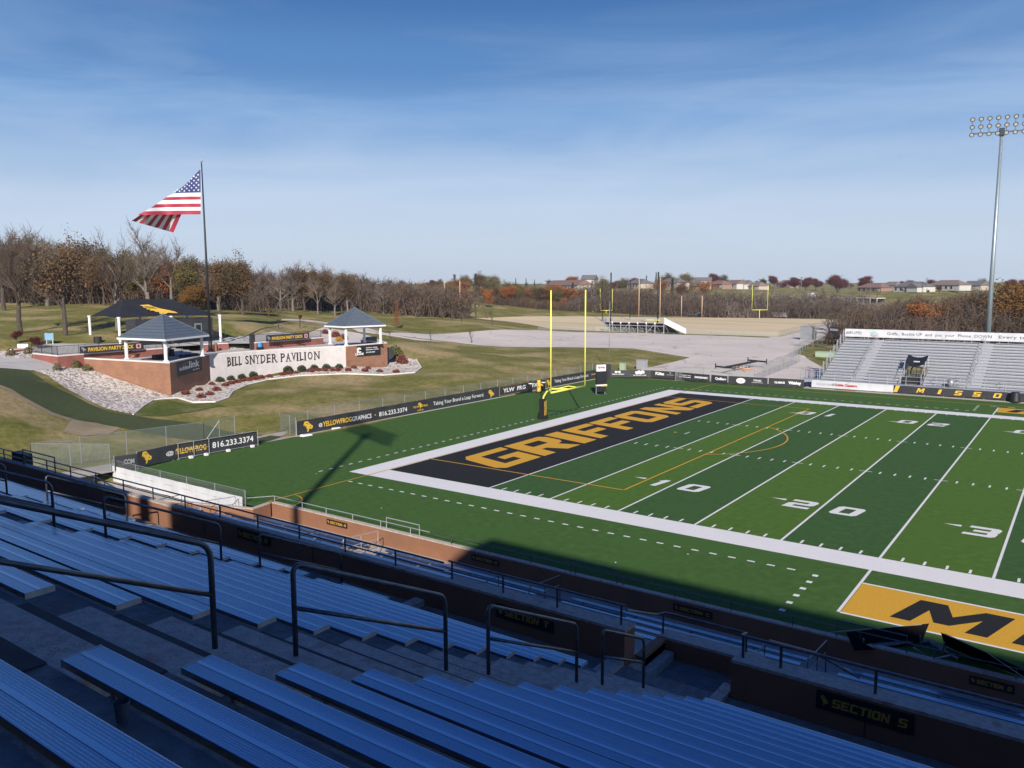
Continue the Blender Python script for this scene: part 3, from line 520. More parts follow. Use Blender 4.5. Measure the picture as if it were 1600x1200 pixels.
# lower tier
mb = MB()
def ls(j): return -.34+.155*j
def ly(j): return -11.75-.84*j
for j in range(0, 13):
    y1 = -10.32 if j == 0 else ly(j-1)-.05; y0 = ly(j)-.05; z = -.75+.155*j
    for a, b in (((-5.2, 1.0), (1.0, XR)) if j else ((1.0, XR),)): mb.box(a, b, y0, y1, z-1.2, z)
mb.box(-5.2, .98, ly(0)-.05, -11.9, -1.9, -.75)
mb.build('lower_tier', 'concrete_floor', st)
mb = MB(); LA = ((-1.6, -.5), (10.3, 11.5), (21.2, 22.3), (32.1, 33.15), (43.5, 44.7))
for a, b in LA:
    mb = MB(); [mb.box(a, b, ly(j)-.048, ly(j)+.3, -.75+.155*j+.002, -.75+.155*j+.09) for j in range(0, 6)]; mb.build('aisle_steps', 'concrete_tread', st)
# ---- bench planks
PITCHG = 'bench planks of the upper tier'
bname = ['far-left block', 'narrow left block', 'middle block', 'block right of the wide aisle']
def plank(x0, x1, y, z, label, group, wd=.24, cap=True):
    t = thing('bench', label, 'bench', ((x0+x1)/2, y+wd/2, z-.4), group)
    b = MB(); h = .048
    # ribbed top: two ribbed bands either side of a smooth centre strip
    n = 6; g = .0016; pr = [(y, z-h), (y, z-g)]
    ww = wd/2-.018
    if z > 6 and x0 > 12:
        for q in range(n):
            a = y+ww*q/n; c = ww/n; pr += [(a+c*.12, z-g), (a+c*.3, z), (a+c*.7, z), (a+c*.88, z-g)]
        pr += [(y+ww, z-g), (y+ww+.004, z), (y+wd-ww-.004, z), (y+wd-ww, z-g)]
        for q in range(n):
            a = y+wd-ww+ww*q/n; c = ww/n; pr += [(a+c*.12, z-g), (a+c*.3, z), (a+c*.7, z), (a+c*.88, z-g)]
    else: pr += [(y+.01, z), (y+wd-.01, z)]
    pr += [(y+wd, z-g), (y+wd, z-h)]
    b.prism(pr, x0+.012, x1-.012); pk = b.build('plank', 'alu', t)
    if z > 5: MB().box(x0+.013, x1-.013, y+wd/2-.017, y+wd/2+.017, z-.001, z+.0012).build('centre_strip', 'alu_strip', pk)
    [MB().box(q, q+.011, y-.002, y+wd+.002, z-h-.004, z+.001).build('end_cap', 'alu_end', t) for q in (x0, x1-.011)]
    if z > 8 or group != PITCHG:
        b = MB()
        for q in range(int((x1-x0)/2.4)+1):
            xx = x0+.5+q*2.4
            if xx < x1-.2: b.box(xx, xx+.05, y+.03, y+wd-.03, z-h-.1, z-h-.001); b.box(xx, xx+.05, y-.03, y+.03, z-h-.1, z-h-.05)
        if b.v: b.build('bracket', 'galv_dull', t)
    return t
for bi, (x0, x1) in enumerate(((XL, 15.4), (16.6, 23.6), (24.8, 32.19), (34.47, 48.2))):
    for k in range(-5, 14):
        if bi == 3 and k == 13: continue
        xb_ = 26.4 if (bi == 2 and k == 13) else x1
        if bi == 0 and k < 2: continue
        n = 13-k
        plank(x0, xb_, yk(k), zk(k), '%s bench plank above the cross aisle, %s, upper tier' % (ORD[n], bname[bi]), PITCHG)
for bi, (x0, x1) in enumerate(((-5.0, -1.7), (-.4, 10.2), (11.6, 21.1), (22.4, 32.0), (33.2, 43.3), (44.8, 58))):
    for j in range(0, 4):
        if bi == 0 and j == 0: continue
        plank(x0+(1.2 if bi == 1 and j == 0 else 0)+.02*j, x1, ly(j), ls(j), '%s bench plank above the front wall, %s lower block from left' % (ORD[j], ORD[bi]), 'bench planks of the lower tier')
# ---- parapet between tiers
def seam(mb_, x, y, z0, z1): mb_.box(x-.006, x+.006, y-.004, y, z0, z1)
def coped(name, label, pts, z0, z1, t, capw=.42, rail=None, m='wall_brown', seams=3.2):
    w_ = thing(name, label, 'wall', (pts[0][0], pts[0][1], z0 if not isinstance(z0, (list, tuple)) else z0[0]))
    MB().wall(pts, z0, z1-.06, t).build('wall_face', m, w_)
    MB().wall([(p[0], p[1]) for p in pts], z1-.058, z1, t+.03).build('coping', 'concrete_tread' if m == 'wall_brown' else 'cap', w_)
    return w_
ZM = 5.78
wl = coped('parapet_wall', 'long brown parapet with the section signs, left length running from the frame edge to its step', [(27.25, -25.38), (XL, -25.38)][::-1], 4.9, 5.70, .2)
b = MB(); [b.box(x-.008, x+.008, -25.386, -25.38, 5.05, 5.64) for x in (2, 7, 12, 17.5, 22.5)]; b.build('joint', 'black', wl)
wr = coped('parapet_wall', 'brown parapet between its step and the landing, carrying the middle section sign', [(27.27, -25.53), (32.1, -25.53)], 4.6, ZM, .42)
MB().box(31.9, 32.1, -25.56, -25.53, 4.7, ZM-.06).build('wall_end', 'wall_brown', wr)
wq = coped('parapet_wall', 'brown parapet right of the landing, running out of the frame', [(34.3, -25.53), (XR, -25.53)], 4.4, ZM, .42)
b = MB(); [b.box(x-.008, x+.008, -25.536, -25.53, 5.05, 5.72) for x in (36.65, 39.8, 43)]; b.build('joint', 'black', wq)
wb = coped('parapet_wall', 'low wall at the back of the recessed landing', [(32.1, -24.0), (34.3, -24.0)], 3, 5.12, .4)
b = MB(); b.box(32.1, 32.3, -25.1, -24.0, 3, 5.1); b.box(34.1, 34.3, -25.1, -24.0, 3, 5.1); b.build('return_wall', 'wall_brown', wb)
MB().box(XL, 58, -25.0, -22.6, -2, 1.0).build('under_tier', 'wall_brown', st)
def railing(name, label, path, h, xs, r=.024, mid=None, m='steel_dark', group=None, pr=None):
    p0 = path[0]; t = thing(name, label, 'railing', (p0[0], p0[1], p0[2]), group)
    MB().tube([(a, b_, c+h) for a, b_, c in path], r, 6).build('top_rail', m, t)
    if mid: MB().tube([(a, b_, c+mid) for a, b_, c in path], r*.8, 6).build('mid_rail', m, t)
    for (a, b_, c) in xs: MB().tube([(a, b_, c), (a, b_, c+h)], pr or r, 6).build('post', m, t)
    return t
yr = -25.28
railing('railing', 'dark pipe railing on the left parapet length, up to the wall step', [(XL, yr, 5.70), (27.1, yr, 5.70)], .40, [(x, yr, 5.70) for x in np.arange(-5.6, 27.3, 1.83)], mid=.2)
railing('railing', 'dark pipe railing on the parapet above the middle section sign', [(27.3, -25.33, ZM), (32.0, -25.33, ZM)], .42, [(x, -25.33, ZM) for x in (27.4, 28.9, 30.35, 31.9)], mid=.2)
railing('railing', 'dark pipe railing on the parapet right of the landing', [(34.4, -25.33, ZM), (XR, -25.33, ZM)], .42, [(x, -25.33, ZM) for x in (34.45, 35.15, 36.75, 39.3, 41.8, 44.3)], r=.028)
t = thing('railing', 'dark pipe railing round the recessed landing', 'railing', (32, -24, 5.1))
MB().tube([(32.0, -25.3, 6.1), (32.1, -24.1, 5.62), (32.2, -23.85, 5.6), (34.0, -23.85, 5.6), (34.4, -25.3, 6.2)], .024).build('top_rail', 'steel_dark', t)
for x in (32.15, 34.0): MB().tube([(x, -23.85, 5.12), (x, -23.85, 5.6)], .022).build('post', 'steel_dark', t)
MB().tube([(34.9, -25.25, 6.2), (35.5, -24.4, 5.8), (36.2, -23.9, 5.3)], .024).build('brace_rail', 'steel_dark', t)
# ---- aisle handrails
def handrail(label, x, ya, yb, zoff=0, h=.92, r=.026, ext=False):
    """pipe hoop from an upper post (ya) to a lower post (yb) following the steps"""
    zs = lambda y: PZ-(y-PY)*(.36/D)-.08+zoff; t = thing('handrail', label, 'handrail', (x, yb, zs(yb)), 'handrails in the aisles')
    pts = []; a, b_ = Vector((x, ya, zs(ya)+h)), Vector((x, yb, zs(yb)+h)); d = (b_-a).normalized(); rr = .11
    def bend(c, u, v): return [c+u*(rr*(1-math.sin(q)))+v*(rr*(1-math.cos(q))) for q in np.linspace(0, math.pi/2, 6)]
    dn = Vector((0, 0, -1))
    pts = [a+dn*h]+[a+dn*(rr*(1-math.sin(q)))+d*(rr*(1-math.cos(q))) for q in np.linspace(0, math.pi/2, 6)]
    pts += [b_-d*(rr*(1-math.sin(q)))+dn*(rr*(1-math.cos(q))) for q in np.linspace(0, math.pi/2, 6)]+[b_+dn*h]
    MB().tube(pts, r, 9).build('hoop', 'steel_dark', t, smooth=True)
    MB().tube([a+dn*.44, b_+dn*.44], r*.85, 8).build('mid_rail', 'steel_dark', t, smooth=True)
    if ya-yb < -2.6: MB().tube([(a+b_)/2+dn*.01, (a+b_)/2+dn*h], r*.9, 8).build('mid_post', 'steel_dark', t)
for i, (a, b_) in enumerate(((-38.9, -35.55), (-34.69, -32.49), (-31.66, -29.47), (-28.67, -27.19))): handrail('%s pipe handrail from the top in the wide aisle' % ORD[i], 33.33, a, b_)
for i, (a, b_) in enumerate(((-35.6, -32.83), (-31.92, -29.48), (-28.5, -26.1))): handrail('%s pipe handrail from the top in the narrow middle aisle' % ORD[i], 24.42, a, b_)
for i, (a, b_) in enumerate(((-33.4, -30.3), (-29.3, -27.1))): handrail('%s pipe handrail from the top in the left aisle' % ORD[i], 16.2, a, b_)
# hoops in the lower aisles (rail level, feet on falling steps)
for i, x in enumerate((-.6, 11.0, 21.75, 32.62, 44.1)):
    for q, (ya, yb) in enumerate(((-13.9, -11.6),)):
        t = thing('handrail', 'three-post pipe hoop in the %s lower aisle, counted from the left' % ORD[i], 'handrail', (x, yb, -.75), 'hoops in the lower aisles')
        za, zb = -.75+.155*3, -.75; za_t, zb_t = za+.98, zb+1.25; mt = 'galv' if x < 15 else 'steel_dark'  # sunlit hoops get pale metal, shaded ones dark: light put into the colour
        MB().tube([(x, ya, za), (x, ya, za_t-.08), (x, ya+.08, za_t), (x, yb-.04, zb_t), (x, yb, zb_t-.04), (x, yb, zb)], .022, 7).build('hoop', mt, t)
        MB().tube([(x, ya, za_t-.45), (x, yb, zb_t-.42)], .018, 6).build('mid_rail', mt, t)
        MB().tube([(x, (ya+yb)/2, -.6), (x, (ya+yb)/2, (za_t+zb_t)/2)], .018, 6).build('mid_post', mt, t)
    t = thing('handrail', 'low dark pipe rail at the back of the %s lower aisle, counted from the left' % ORD[i], 'handrail', (x-1.2, -16.5, .2), 'low rails behind the lower aisles')
    MB().tube([(x-1.3, -16.6, .1), (x-1.3, -16.6, 1.0), (x-1.3, -14.2, .98), (x-1.3, -14.2, .0)], .022, 6).build('hoop', 'steel_dark', t)
    MB().tube([(x-1.3, -16.6, .55), (x-1.3, -14.2, .52)], .018, 6).build('mid_rail', 'steel_dark', t)
# ---- front wall of the lower tier
coped('front_wall', 'long brown wall at the pitch edge below the stand', [(1.0, -10.3), (XR, -10.3)], -1.9, .12, .24)
fw = coped('front_wall', 'brown wall stepping back round the end of the first section', [(-5.4, -13.95), (1.28, -11.8), (1.02, -10.4)], -1.9, .12, .22)
coped('front_wall', 'lit brown wall left of the ramp beside the white tarpaulin', [(-10.5, -15.9), (-5.42, -13.96)], -1.9, .16, .22)
railing('railing', 'railing along the sunlit end of the front wall, coloured pale for the sun', [(1.1, -10.2, .12), (13.2, -10.2, .12)], .36, [(x, -10.2, .12) for x in (1.15, 3.6, 5.6, 7.7, 9.8, 11.9)], r=.02, m='galv')  # sunlit stretch of the rail, sun painted in as paler metal
railing('railing', 'railing along the shaded part of the front wall, coloured dark for the shade', [(13.3, -10.2, .12), (XR, -10.2, .12)], .36, [(x, -10.2, .12) for x in np.arange(14.6, 59, 2.35)], r=.02, m='steel_dark')  # same rail continued, shade painted in as darker metal
for i, x in enumerate((10.2, 21.4, 32.6, 43.8)):
    t = thing('gate_rail', '%s raised gate rail on the front wall, counted from the left' % ORD[i], 'railing', (x, -10.18, .12), 'gate rails on the front wall'); mt = 'galv' if x < 13 else 'steel_dark'  # gate rail in sun coloured pale, those in shade coloured dark
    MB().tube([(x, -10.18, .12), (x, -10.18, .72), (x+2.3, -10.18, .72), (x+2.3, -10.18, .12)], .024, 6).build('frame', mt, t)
t = thing('railing', 'thin pipe running from the front wall corner down to the walkway', 'railing', (.9, -10.4, .1)); MB().tube([(1.1, -10.2, .48), (-.5, -11.0, .28)], .02).build('top_rail', 'galv', t)
# ---- section signs
def sect(letter, x0, x1, y, z0, z1, where):
    t = thing('section_sign', 'black sign reading SECTION %s with gold letters, fixed to the brown %s' % (letter, where), 'sign', ((x0+x1)/2, y, z0), 'section signs on the brown walls')
    t2 = t; t = MB().box(x0, x1, y-.03, y-.003, z0, z1).build('panel', 'black', t); h = z1-z0; L_ = x1-x0; b = MB()
    lay(b, glyphs('SECTION', slant=.12), (x0+.17*L_, y-.034, z0+.27*h), (1, 0, 0), (0, 0, 1), L_*.6, h*.46, (0, -1, 0)); lay(b, glyphs(letter, slant=.12), (x1-.155*L_, y-.034, z0+.27*h), (1, 0, 0), (0, 0, 1), L_*.1, h*.46, (0, -1, 0))
    b.build('lettering', 'sign_gold', t); b = MB(); lay(b, WINGV, (x0+.045*L_, y-.034, z0+.22*h), (1, 0, 0), (0, 0, 1), L_*.085, h*.56, (0, -1, 0)); b.build('emblem', 'sign_gold', t)
sect('V', 11.75, 13.05, -25.38, 5.33, 5.62, 'parapet'); sect('U', 19.2, 20.7, -25.38, 5.30, 5.60, 'parapet'); sect('T', 28.85, 30.38, -25.53, 5.28, 5.6, 'parapet'); sect('S', 35.85, 37.4, -25.53, 5.34, 5.68, 'parapet')
def px2x(px, py, y): return at(px, py, y=y).x
for l_, pa_, pb_ in (('A', (511, 815), (543, 824)), ('B', (737, 872), (780, 884)), ('C', (1052, 950), (1113, 967)), ('D', (1514, 1064), (1585, 1085))):
    a, b_ = at(*pa_, y=-10.3), at(*pb_, y=-10.3); sect(l_, a.x, b_.x, -10.3, -.36, -.06, 'front wall')
# ---- small things near the parapet
tag(MB().box(3.8, 4.95, -25.1, -24.8, 4.5, 6.0).build('equipment_box', 'black'), 'black box standing behind the far left of the parapet', 'box')
t = thing('gate_rail', 'dark hoop rail on the parapet beside the black box', 'railing', (5.3, -25.3, 5.7)); MB().tube([(5.3, -25.3, 5.7), (5.3, -25.3, 6.3), (7.9, -25.3, 6.3), (7.9, -25.3, 5.7)], .026).build('frame', 'steel_dark', t)
# plastic cup under the near benches
c = at(190, 1104, z=Tk(-2)+.1)
b = MB().tube([(c.x, c.y, c.z-.08), (c.x, c.y, c.z+.03)], .03, 12, .04, cap=False); mat('clear_cup', (.09, .1, .12), .15, spec=.5); tag(b.build('plastic_cup', 'clear_cup'), 'crumpled clear plastic cup lying in the dark under the nearest benches', 'cup')
# ---- ramp with dark mesh railing at the left end
t = thing('ramp_railing', 'dark railing with wire mesh panels beside the entrance ramp', 'railing', (-5.7, -16, 0)); pts = [(-9.6, -16.9, 1.25), (-9.2, -15.4, 1.3), (-5.7, -16.0, 1.2), (-2.5, -16.4, 1.15), (1.3, -16.5, 1.05)]
MB().tube(pts, .045, 6).build('top_rail', 'steel_dark', t); MB().tube([(a, b_, c-.85) for a, b_, c in pts], .03, 6).build('bottom_rail', 'steel_dark', t)
for q in pts+[(-7.4, -15.7, 1.25), (-4.1, -16.2, 1.17), (-.6, -16.45, 1.1)]: MB().tube([(q[0], q[1], -.75), q], .04, 6).build('post', 'steel_dark', t)
def net(b_, p, q, z0, z1, z0b=None, z1b=None):
    p, q = Vector(p[:2]), Vector(q[:2]); n = len(b_.v); l = (q-p).length; b_.add([(p.x, p.y, z0), (q.x, q.y, z0 if z0b is None else z0b), (q.x, q.y, z1 if z1b is None else z1b), (p.x, p.y, z1)], [(0, 1, 2, 3)]); u0 = getattr(b_, 'u', 0); b_.u = u0+l
    b_.uv[len(b_.f)-1] = [(u0, z0), (u0+l, z0), (u0+l, z1), (u0, z1)]
def build_net(b_, name, m, par):
    o = b_.build(name, m, par); ul = o.data.uv_layers.new(name='UVMap')
    for i, p in enumerate(o.data.polygons):
        for a, uv in zip(p.loop_indices, b_.uv[i]): ul.data[a].uv = uv
    return o
wire('mesh_dark', (.1, .1, .1), .05)
b = MB(); [net(b, pts[i], pts[i+1], pts[i][2]-.85, pts[i][2]) for i in range(4)]; build_net(b, 'mesh_panel', 'mesh_dark', t)
struct('ramp', MB().add([(-10, -22, .2), (1.2, -22, -.2), (1.2, -16.6, -.2), (-10, -16.6, .2)], [(0, 1, 2, 3)]), 'pale_concrete')
# ---- chain link fences
def fence(name, label, pts, h, posts=3.0, z=0, mesh=True, group=None, m='galv_dull', rail=True, top=None, zs=None):
    zf = zs if zs else (lambda x, y: z); t = thing(name, label, 'fence', (pts[0][0], pts[0][1], zf(*pts[0][:2])), group); b = MB(); rl = MB()
    for p, q in zip(pts, pts[1:]):
        p, q = Vector(p[:2]), Vector(q[:2]); n = max(1, round((q-p).length/posts))
        for i in range(n):
            a, c = p+(q-p)*(i/n), p+(q-p)*((i+1)/n); za, zc = zf(a.x, a.y), zf(c.x, c.y); net(b, a, c, za+.05, za+h, zc+.05, zc+h); rl.tube([(a.x, a.y, za+h), (c.x, c.y, zc+h)], .02, 5)
            MB().tube([(a.x, a.y, za-.1), (a.x, a.y, za+h+.03)], .032, 6).build('post', m, t)
    q = pts[-1]; MB().tube([(q[0], q[1], zf(q[0], q[1])-.1), (q[0], q[1], zf(q[0], q[1])+h+.03)], .032, 6).build('post', m, t)
    if mesh: build_net(b, 'mesh_panel', 'chainlink', t)
    if rail: rl.build('top_rail', m, t)
    return t
fence('chainlink_fence', 'chain link fence hung with a white tarpaulin at the pitch corner', [(-15.1, -11.15), (-.3, -11.15)], 1.55, 2.96, -.75)
tag(MB().add([(-15.05+i*.5, -11.19-.03*math.sin(i*1.3), -.72) for i in range(30)]+[(-15.05+i*.5, -11.19-.02*math.sin(i*1.7), .38) for i in range(30)], [(i, i+1, 31+i, 30+i) for i in range(29)]).build('tarpaulin', 'tarp_white'), 'white tarpaulin hung along the lower fence beside the ramp', 'tarpaulin')
fence('chainlink_fence', 'tall chain link fence enclosing the apron at the far left', [(-19.9, -14.3), (-15.1, -11.3)], 1.9, 3.0, 0)
fence('chainlink_fence', 'chain link fence running from the far left corner up to the double gate', [(-19.9, -14.3), (-18.9, -8), (-17.9, -2.2)], 1.9, 3.1, 0)
t = fence('chainlink_gate', 'chain link double gate with diagonal braces standing by the banner', [(-17.9, -2.2), (-17.65, .55)], 1.95, 1.4, 0)
MB().tube([(-17.9, -2.2, .2), (-17.75, -.8, 1.85)], .02).build('brace', 'galv', t)
fence('chainlink_fence', 'short chain link fence beside the sunlit walk left of the long banner', [(-17.7, 5.1), (-16.2, 5.0), (-15.05, 4.7)], 1.6, 3, 0)
fence('chainlink_fence', 'long low chain link fence behind the black banner along the end line', [(-17.7, 5.1), (-17.3, 30), (-17.2, 52), (-16.9, 58)], 1.45, 3.0, zs=lambda x, y: ht(x, y)-.02)
# ================================================================ BUILDINGS BEHIND THE CAMERA (they shade the stand)
pb = thing('press_box', 'tall press box building behind the top of the near stand, casting the big shadow', 'building', (70, -53, 0))
MB().box(46.0, 120, -56, -50, 0, 27.4).build('wall', 'wall_brown', pb); MB().box(45.9, 120.1, -49.99, -49.95, 17, 25).build('window', 'black', pb)
cb = thing('concourse_screen', 'unseen screen wall beside the press box, kept thin to let sun through the gap', 'building', (40, -53, 0))
MB().box(33.9, 45.99, -50.5, -50, 0, 24.0).build('wall', 'wall_brown', cb)  # unseen wall, made thin so sun passes the gap onto the parapet
cb = thing('concourse_screen', 'long concourse building behind the left end of the near stand', 'building', (0, -53, 0))
MB().box(-30, 31.15, -56, -50, 0, 23.0).build('wall', 'wall_brown', cb)
def tower(name, label, x, y, H, face, n, rows, sp=.85, r0=.35):
    t = thing(name, label, 'light tower', (x, y, 0)); f = Vector((math.cos(face), math.sin(face), 0)); s = Vector((-f.y, f.x, 0)); c = Vector((x, y, 0))
    MB().tube([(x, y, -1), (x, y, H)], r0, 14, r0*.5).build('pole', 'tower_steel', t, smooth=True)
    b = MB()
    for k in range(int(H/1.1)): b.beam((x+.3*s.x+.16*f.x, y+.3*s.y+.16*f.y, 3+k*1.1), (x+.42*s.x+.16*f.x, y+.42*s.y+.16*f.y, 3+k*1.1), .03, .03)
    b.build('climbing_peg', 'steel_dark', t)
    MB().beam(c+s*(-sp*(n-1)/2)+Vector((0, 0, H)), c+s*(sp*(n-1)/2)+Vector((0, 0, H)), .16, .16).build('crossarm', 'steel_dark', t)
    b = MB(); b.box(x-.3, x+.3, y-.3, y+.3, H-.5, H+.45); b.build('head_bracket', 'steel_dark', t)
    for i in range(n):
        q = c+s*(sp*(i-(n-1)/2)); MB().tube([q+Vector((0, 0, H)), q+Vector((0, 0, H+(rows-1)*.95))], .03, 5).build('upright', 'steel_dark', t)
        for j in range(rows):
            o = q+Vector((0, 0, H+j*.95)); d = (f+Vector((0, 0, -.55))).normalized(); lh = MB().tube([o+d*.02, o+d*.2, o+d*.42], .1, 10, .3).build('lamp_housing', 'steel_dark', t); MB().tube([o+d*.425, o+d*.44], .2, 12).build('lamp_lens', 'lamp_glass', lh)
    return t
mat('tower_steel', (.32, .38, .41), .45, .5, c2=(.27, .33, .36), scale=4); mat('lamp_glass', (.85, .87, .9), .12, .5)
tower('floodlight_tower', 'tall galvanised floodlight tower behind the far bleachers with three rows of lamps', 28.3, 82.0, at(1563, 214.5, d=(Vector((28.3, 82, 0))-CP).dot(_f)).z, R(-80), 8, 3, .95)
tower('floodlight_tower', 'floodlight tower behind the near stand whose shadow falls over the pitch', 32.5, -50.6, 38.2, R(70), 10, 3, .9, r0=.42)
# ================================================================ GOAL POSTS
def goal(label, x, y, z, half, h, rz, r=.055, big=False, mt='yellow'):
    t = thing('goal_post', label, 'goal post', (x, y, z), None if big else 'goal posts on the practice ground', rz, local=True)
    if big:
        MB().tube([(-2.85, 0, 0), (-2.85, 0, 1.55), (-2.75, 0, 2.15), (-2.4, 0, 2.65), (-1.8, 0, 2.95), (-.3, 0, 3.05), (0, 0, 3.05)], .085, 10).build('gooseneck', mt, t, smooth=True)
        b = MB(); b.box(-3.1, -2.6, -.26, .26, .02, 1.95); p = b.build('post_pad', 'black', t)
        b = MB(); lay(b, glyphs('GRIFFONS', slant=.1), (-2.592, -.12, .35), (0, 0, 1), (0, 1, 0), 1.35, .2, (1, 0, 0)); b.box(-2.597, -2.594, .17, .24, .2, 1.8); b.build('pad_lettering', 'gold', t)
        MB().box(-3.22, -2.48, -.4, .4, 0, .35).build('base_pad', 'black', t)
        MB().tube([(-1.2, 0, 3.03), (-.6, 1.0, 3.2), (0, 1.7, 3.05)], .04, 7).build('brace', mt, t)
    else: MB().tube([(0, 0, 0), (0, 0, 3.05)], .09, 8).build('post', mt, t)
    MB().tube([(0, -half, 3.05), (0, half, 3.05)], r*1.35, 9).build('crossbar', mt, t, smooth=True)
    for s in (-1, 1): MB().tube([(0, s*half, 3.05), (0, s*half, 3.05+h)], r, 9).build('upright', mt, t, smooth=True)
    return t
goal('yellow gooseneck goal post with a black padded base at the near end zone', .17, 23.95, 0, 3.0, 9.15, 0, .062, True)
mat('pole_orange', (.5, .33, .2), .6)
def zt(p, d): return at(*p, d=d)
q = at(1186.5, 497, z=0); goal('yellow goal post standing on the far right of the tan practice pitch', q.x, q.y, 0, 2.85, 9.3, R(-57), .07)
q = at(947, 497, z=.2); goal('yellow goal post on the practice pitch above the mobile bleacher', q.x, q.y, 0, 2.25, 8.0, R(-57), .07)
def mast(name, label, px, pb_, pt, d, r, m, cat='pole', group=None, r2=None):
    a, b_ = at(px, pb_, d=d), at(px, pt, d=d); z0 = ht(a.x, a.y); return tag(MB().tube([(a.x, a.y, z0-.3), (a.x, a.y, b_.z)], r, 8, r2).build(name, m, smooth=True), label, cat, group)
for px, pb_, pt, d, w_ in ((695, 496, 440, 250, 'left of the pair beyond the grass hump'), (719, 496, 439, 255, 'right of the pair beyond the grass hump'), (998, 496, 434, 285, 'just right of the mobile bleacher centre'), (1031, 496, 434, 285, 'above the right end of the mobile bleacher'), (1064.5, 496, 462, 300, 'left of the netting pair'), (1096.5, 496, 462, 300, 'right of the netting pair')):
    mast('net_pole', 'weathered orange wooden pole '+w_, px, pb_, pt, d, .16, 'pole_orange', 'pole', 'wooden poles round the practice ground')
    a = at(px, pt+3, d=d); 
mast('field_light_pole', 'thick black pole rising behind the left half of the mobile bleacher', 954, 503, 426, 235, .2, 'black')
mast('field_light_pole', 'thick black pole rising behind the right end of the mobile bleacher', 1027.5, 503, 425, 235, .24, 'black')
mast('field_light_pole', 'thin black pole between the yellow uprights of the practice goal', 941, 500, 440, 255, .12, 'black'); mast('field_light_pole', 'thin black pole midway behind the mobile bleacher', 984, 498, 440, 262, .12, 'black')
mast('antenna_mast', 'thin grey mast rising beside the play clock', 951.5, 590, 470, 118, .05, 'galv_dull')
for i, (px, py) in enumerate(((915, 494), (1041, 495), (1120, 495), (1160, 495), (1219, 496), (1308, 498))):
    a = at(px, py, z=0); s_ = 1.0; rt = Vector((.812, .584, 0)); bk = Vector((-.584, .812, 0))
    t = thing('small_bleacher', '%s small aluminium bleacher from the left along the far side of the practice pitch' % ORD[i], 'bleacher', (a.x, a.y, 0), 'small bleachers beside the practice pitch')
    for k in range(4): MB().beam(Vector((a.x, a.y, .4+k*.42))+bk*(k*.6)-rt*2.6, Vector((a.x, a.y, .4+k*.42))+bk*(k*.6)+rt*2.6, .45, .1).build('bench', 'galv', t)
    b = MB(); [b.beam(Vector((a.x, a.y, 0))+rt*q_+bk*.1, Vector((a.x, a.y, 1.6))+rt*q_+bk*1.8, .08, .08) for q_ in (-2.4, 0, 2.4)]; b.build('frame', 'galv_dull', t)
a, c = at(1066, 488, d=300), at(1095, 488, d=300); n_ = 8; b = MB(); P1 = [a.lerp(c, i/n_)-Vector((0, 0, 1.0*math.sin(math.pi*i/n_))) for i in range(n_+1)]; b.tube(P1, .3, 5); tag(b.build('rolled_net', 'steel_dark'), 'dark rolled net sagging between two wooden poles', 'net')
# ================================================================ BANNERS
def banner(name, label, p, q, z0, z1, m='banner_black', texts=(), poles=True, cat='banner', zq=None, group=None, t_=.03):
    """upright banner seen from its right-hand normal; p->q runs left to right for the viewer"""
    p, q = Vector(p), Vector(q); d = (q-p).normalized(); nn = Vector((d.y, -d.x, 0)); L_ = (q-p).length; t = thing(name, label, cat, (p.x, p.y, z0), group)
    b = MB(); N_ = max(2, int(L_/1.2)); A = []
    for i in range(N_+1):
        c = p+d*(L_*i/N_); o = nn*(.012*math.sin(i*2.1)); A.append(c+o)
    V = [(*a_[:2], z0) for a_ in A]+[(*a_[:2], z1+.006*math.sin(i*1.7)) for i, a_ in enumerate(A)]; n = N_+1
    B_ = [(v[0]-nn.x*t_, v[1]-nn.y*t_, v[2]) for v in V]
    b.add(V+B_, [(i, i+1, n+i+1, n+i) for i in range(N_)]+[(2*n+i+1, 2*n+i, 3*n+i, 3*n+i+1) for i in range(N_)]+[(n+i, n+i+1, 3*n+i+1, 3*n+i) for i in range(N_)]); sh_ = b.build('sheet', m, t)
    for (vf, a_, wd, zb, hh, mt) in texts:
        b = MB(); lay(b, vf, (p.x+d.x*a_+nn.x*.02, p.y+d.y*a_+nn.y*.02, zb), (d.x, d.y, 0), (0, 0, 1), wd, hh, (nn.x, nn.y, 0)); b.build('lettering' if vf is not WINGV else 'emblem', mt, sh_)
    if poles:
        for i in range(int(L_/3.0)+1):
            c = p+d*min(L_, i*3.0)-nn*.06; MB().tube([(c.x, c.y, 0), (c.x, c.y, z1+.05)], .03, 6).build('post', 'galv', t)
    return t
FT = lambda s, b=.012, sh=0, sp=1: fonttext(s, b, sh, sp)
bx = -14.85
def yb(px): return at(px, 640, x=bx).y
ys = lambda a, b_: (yb(a)-yb(463), yb(b_)-yb(a))
def slot(vf, a, b_, zb, hh, m): u, w_ = ys(a, b_); return (vf, u, w_, zb, hh, m)
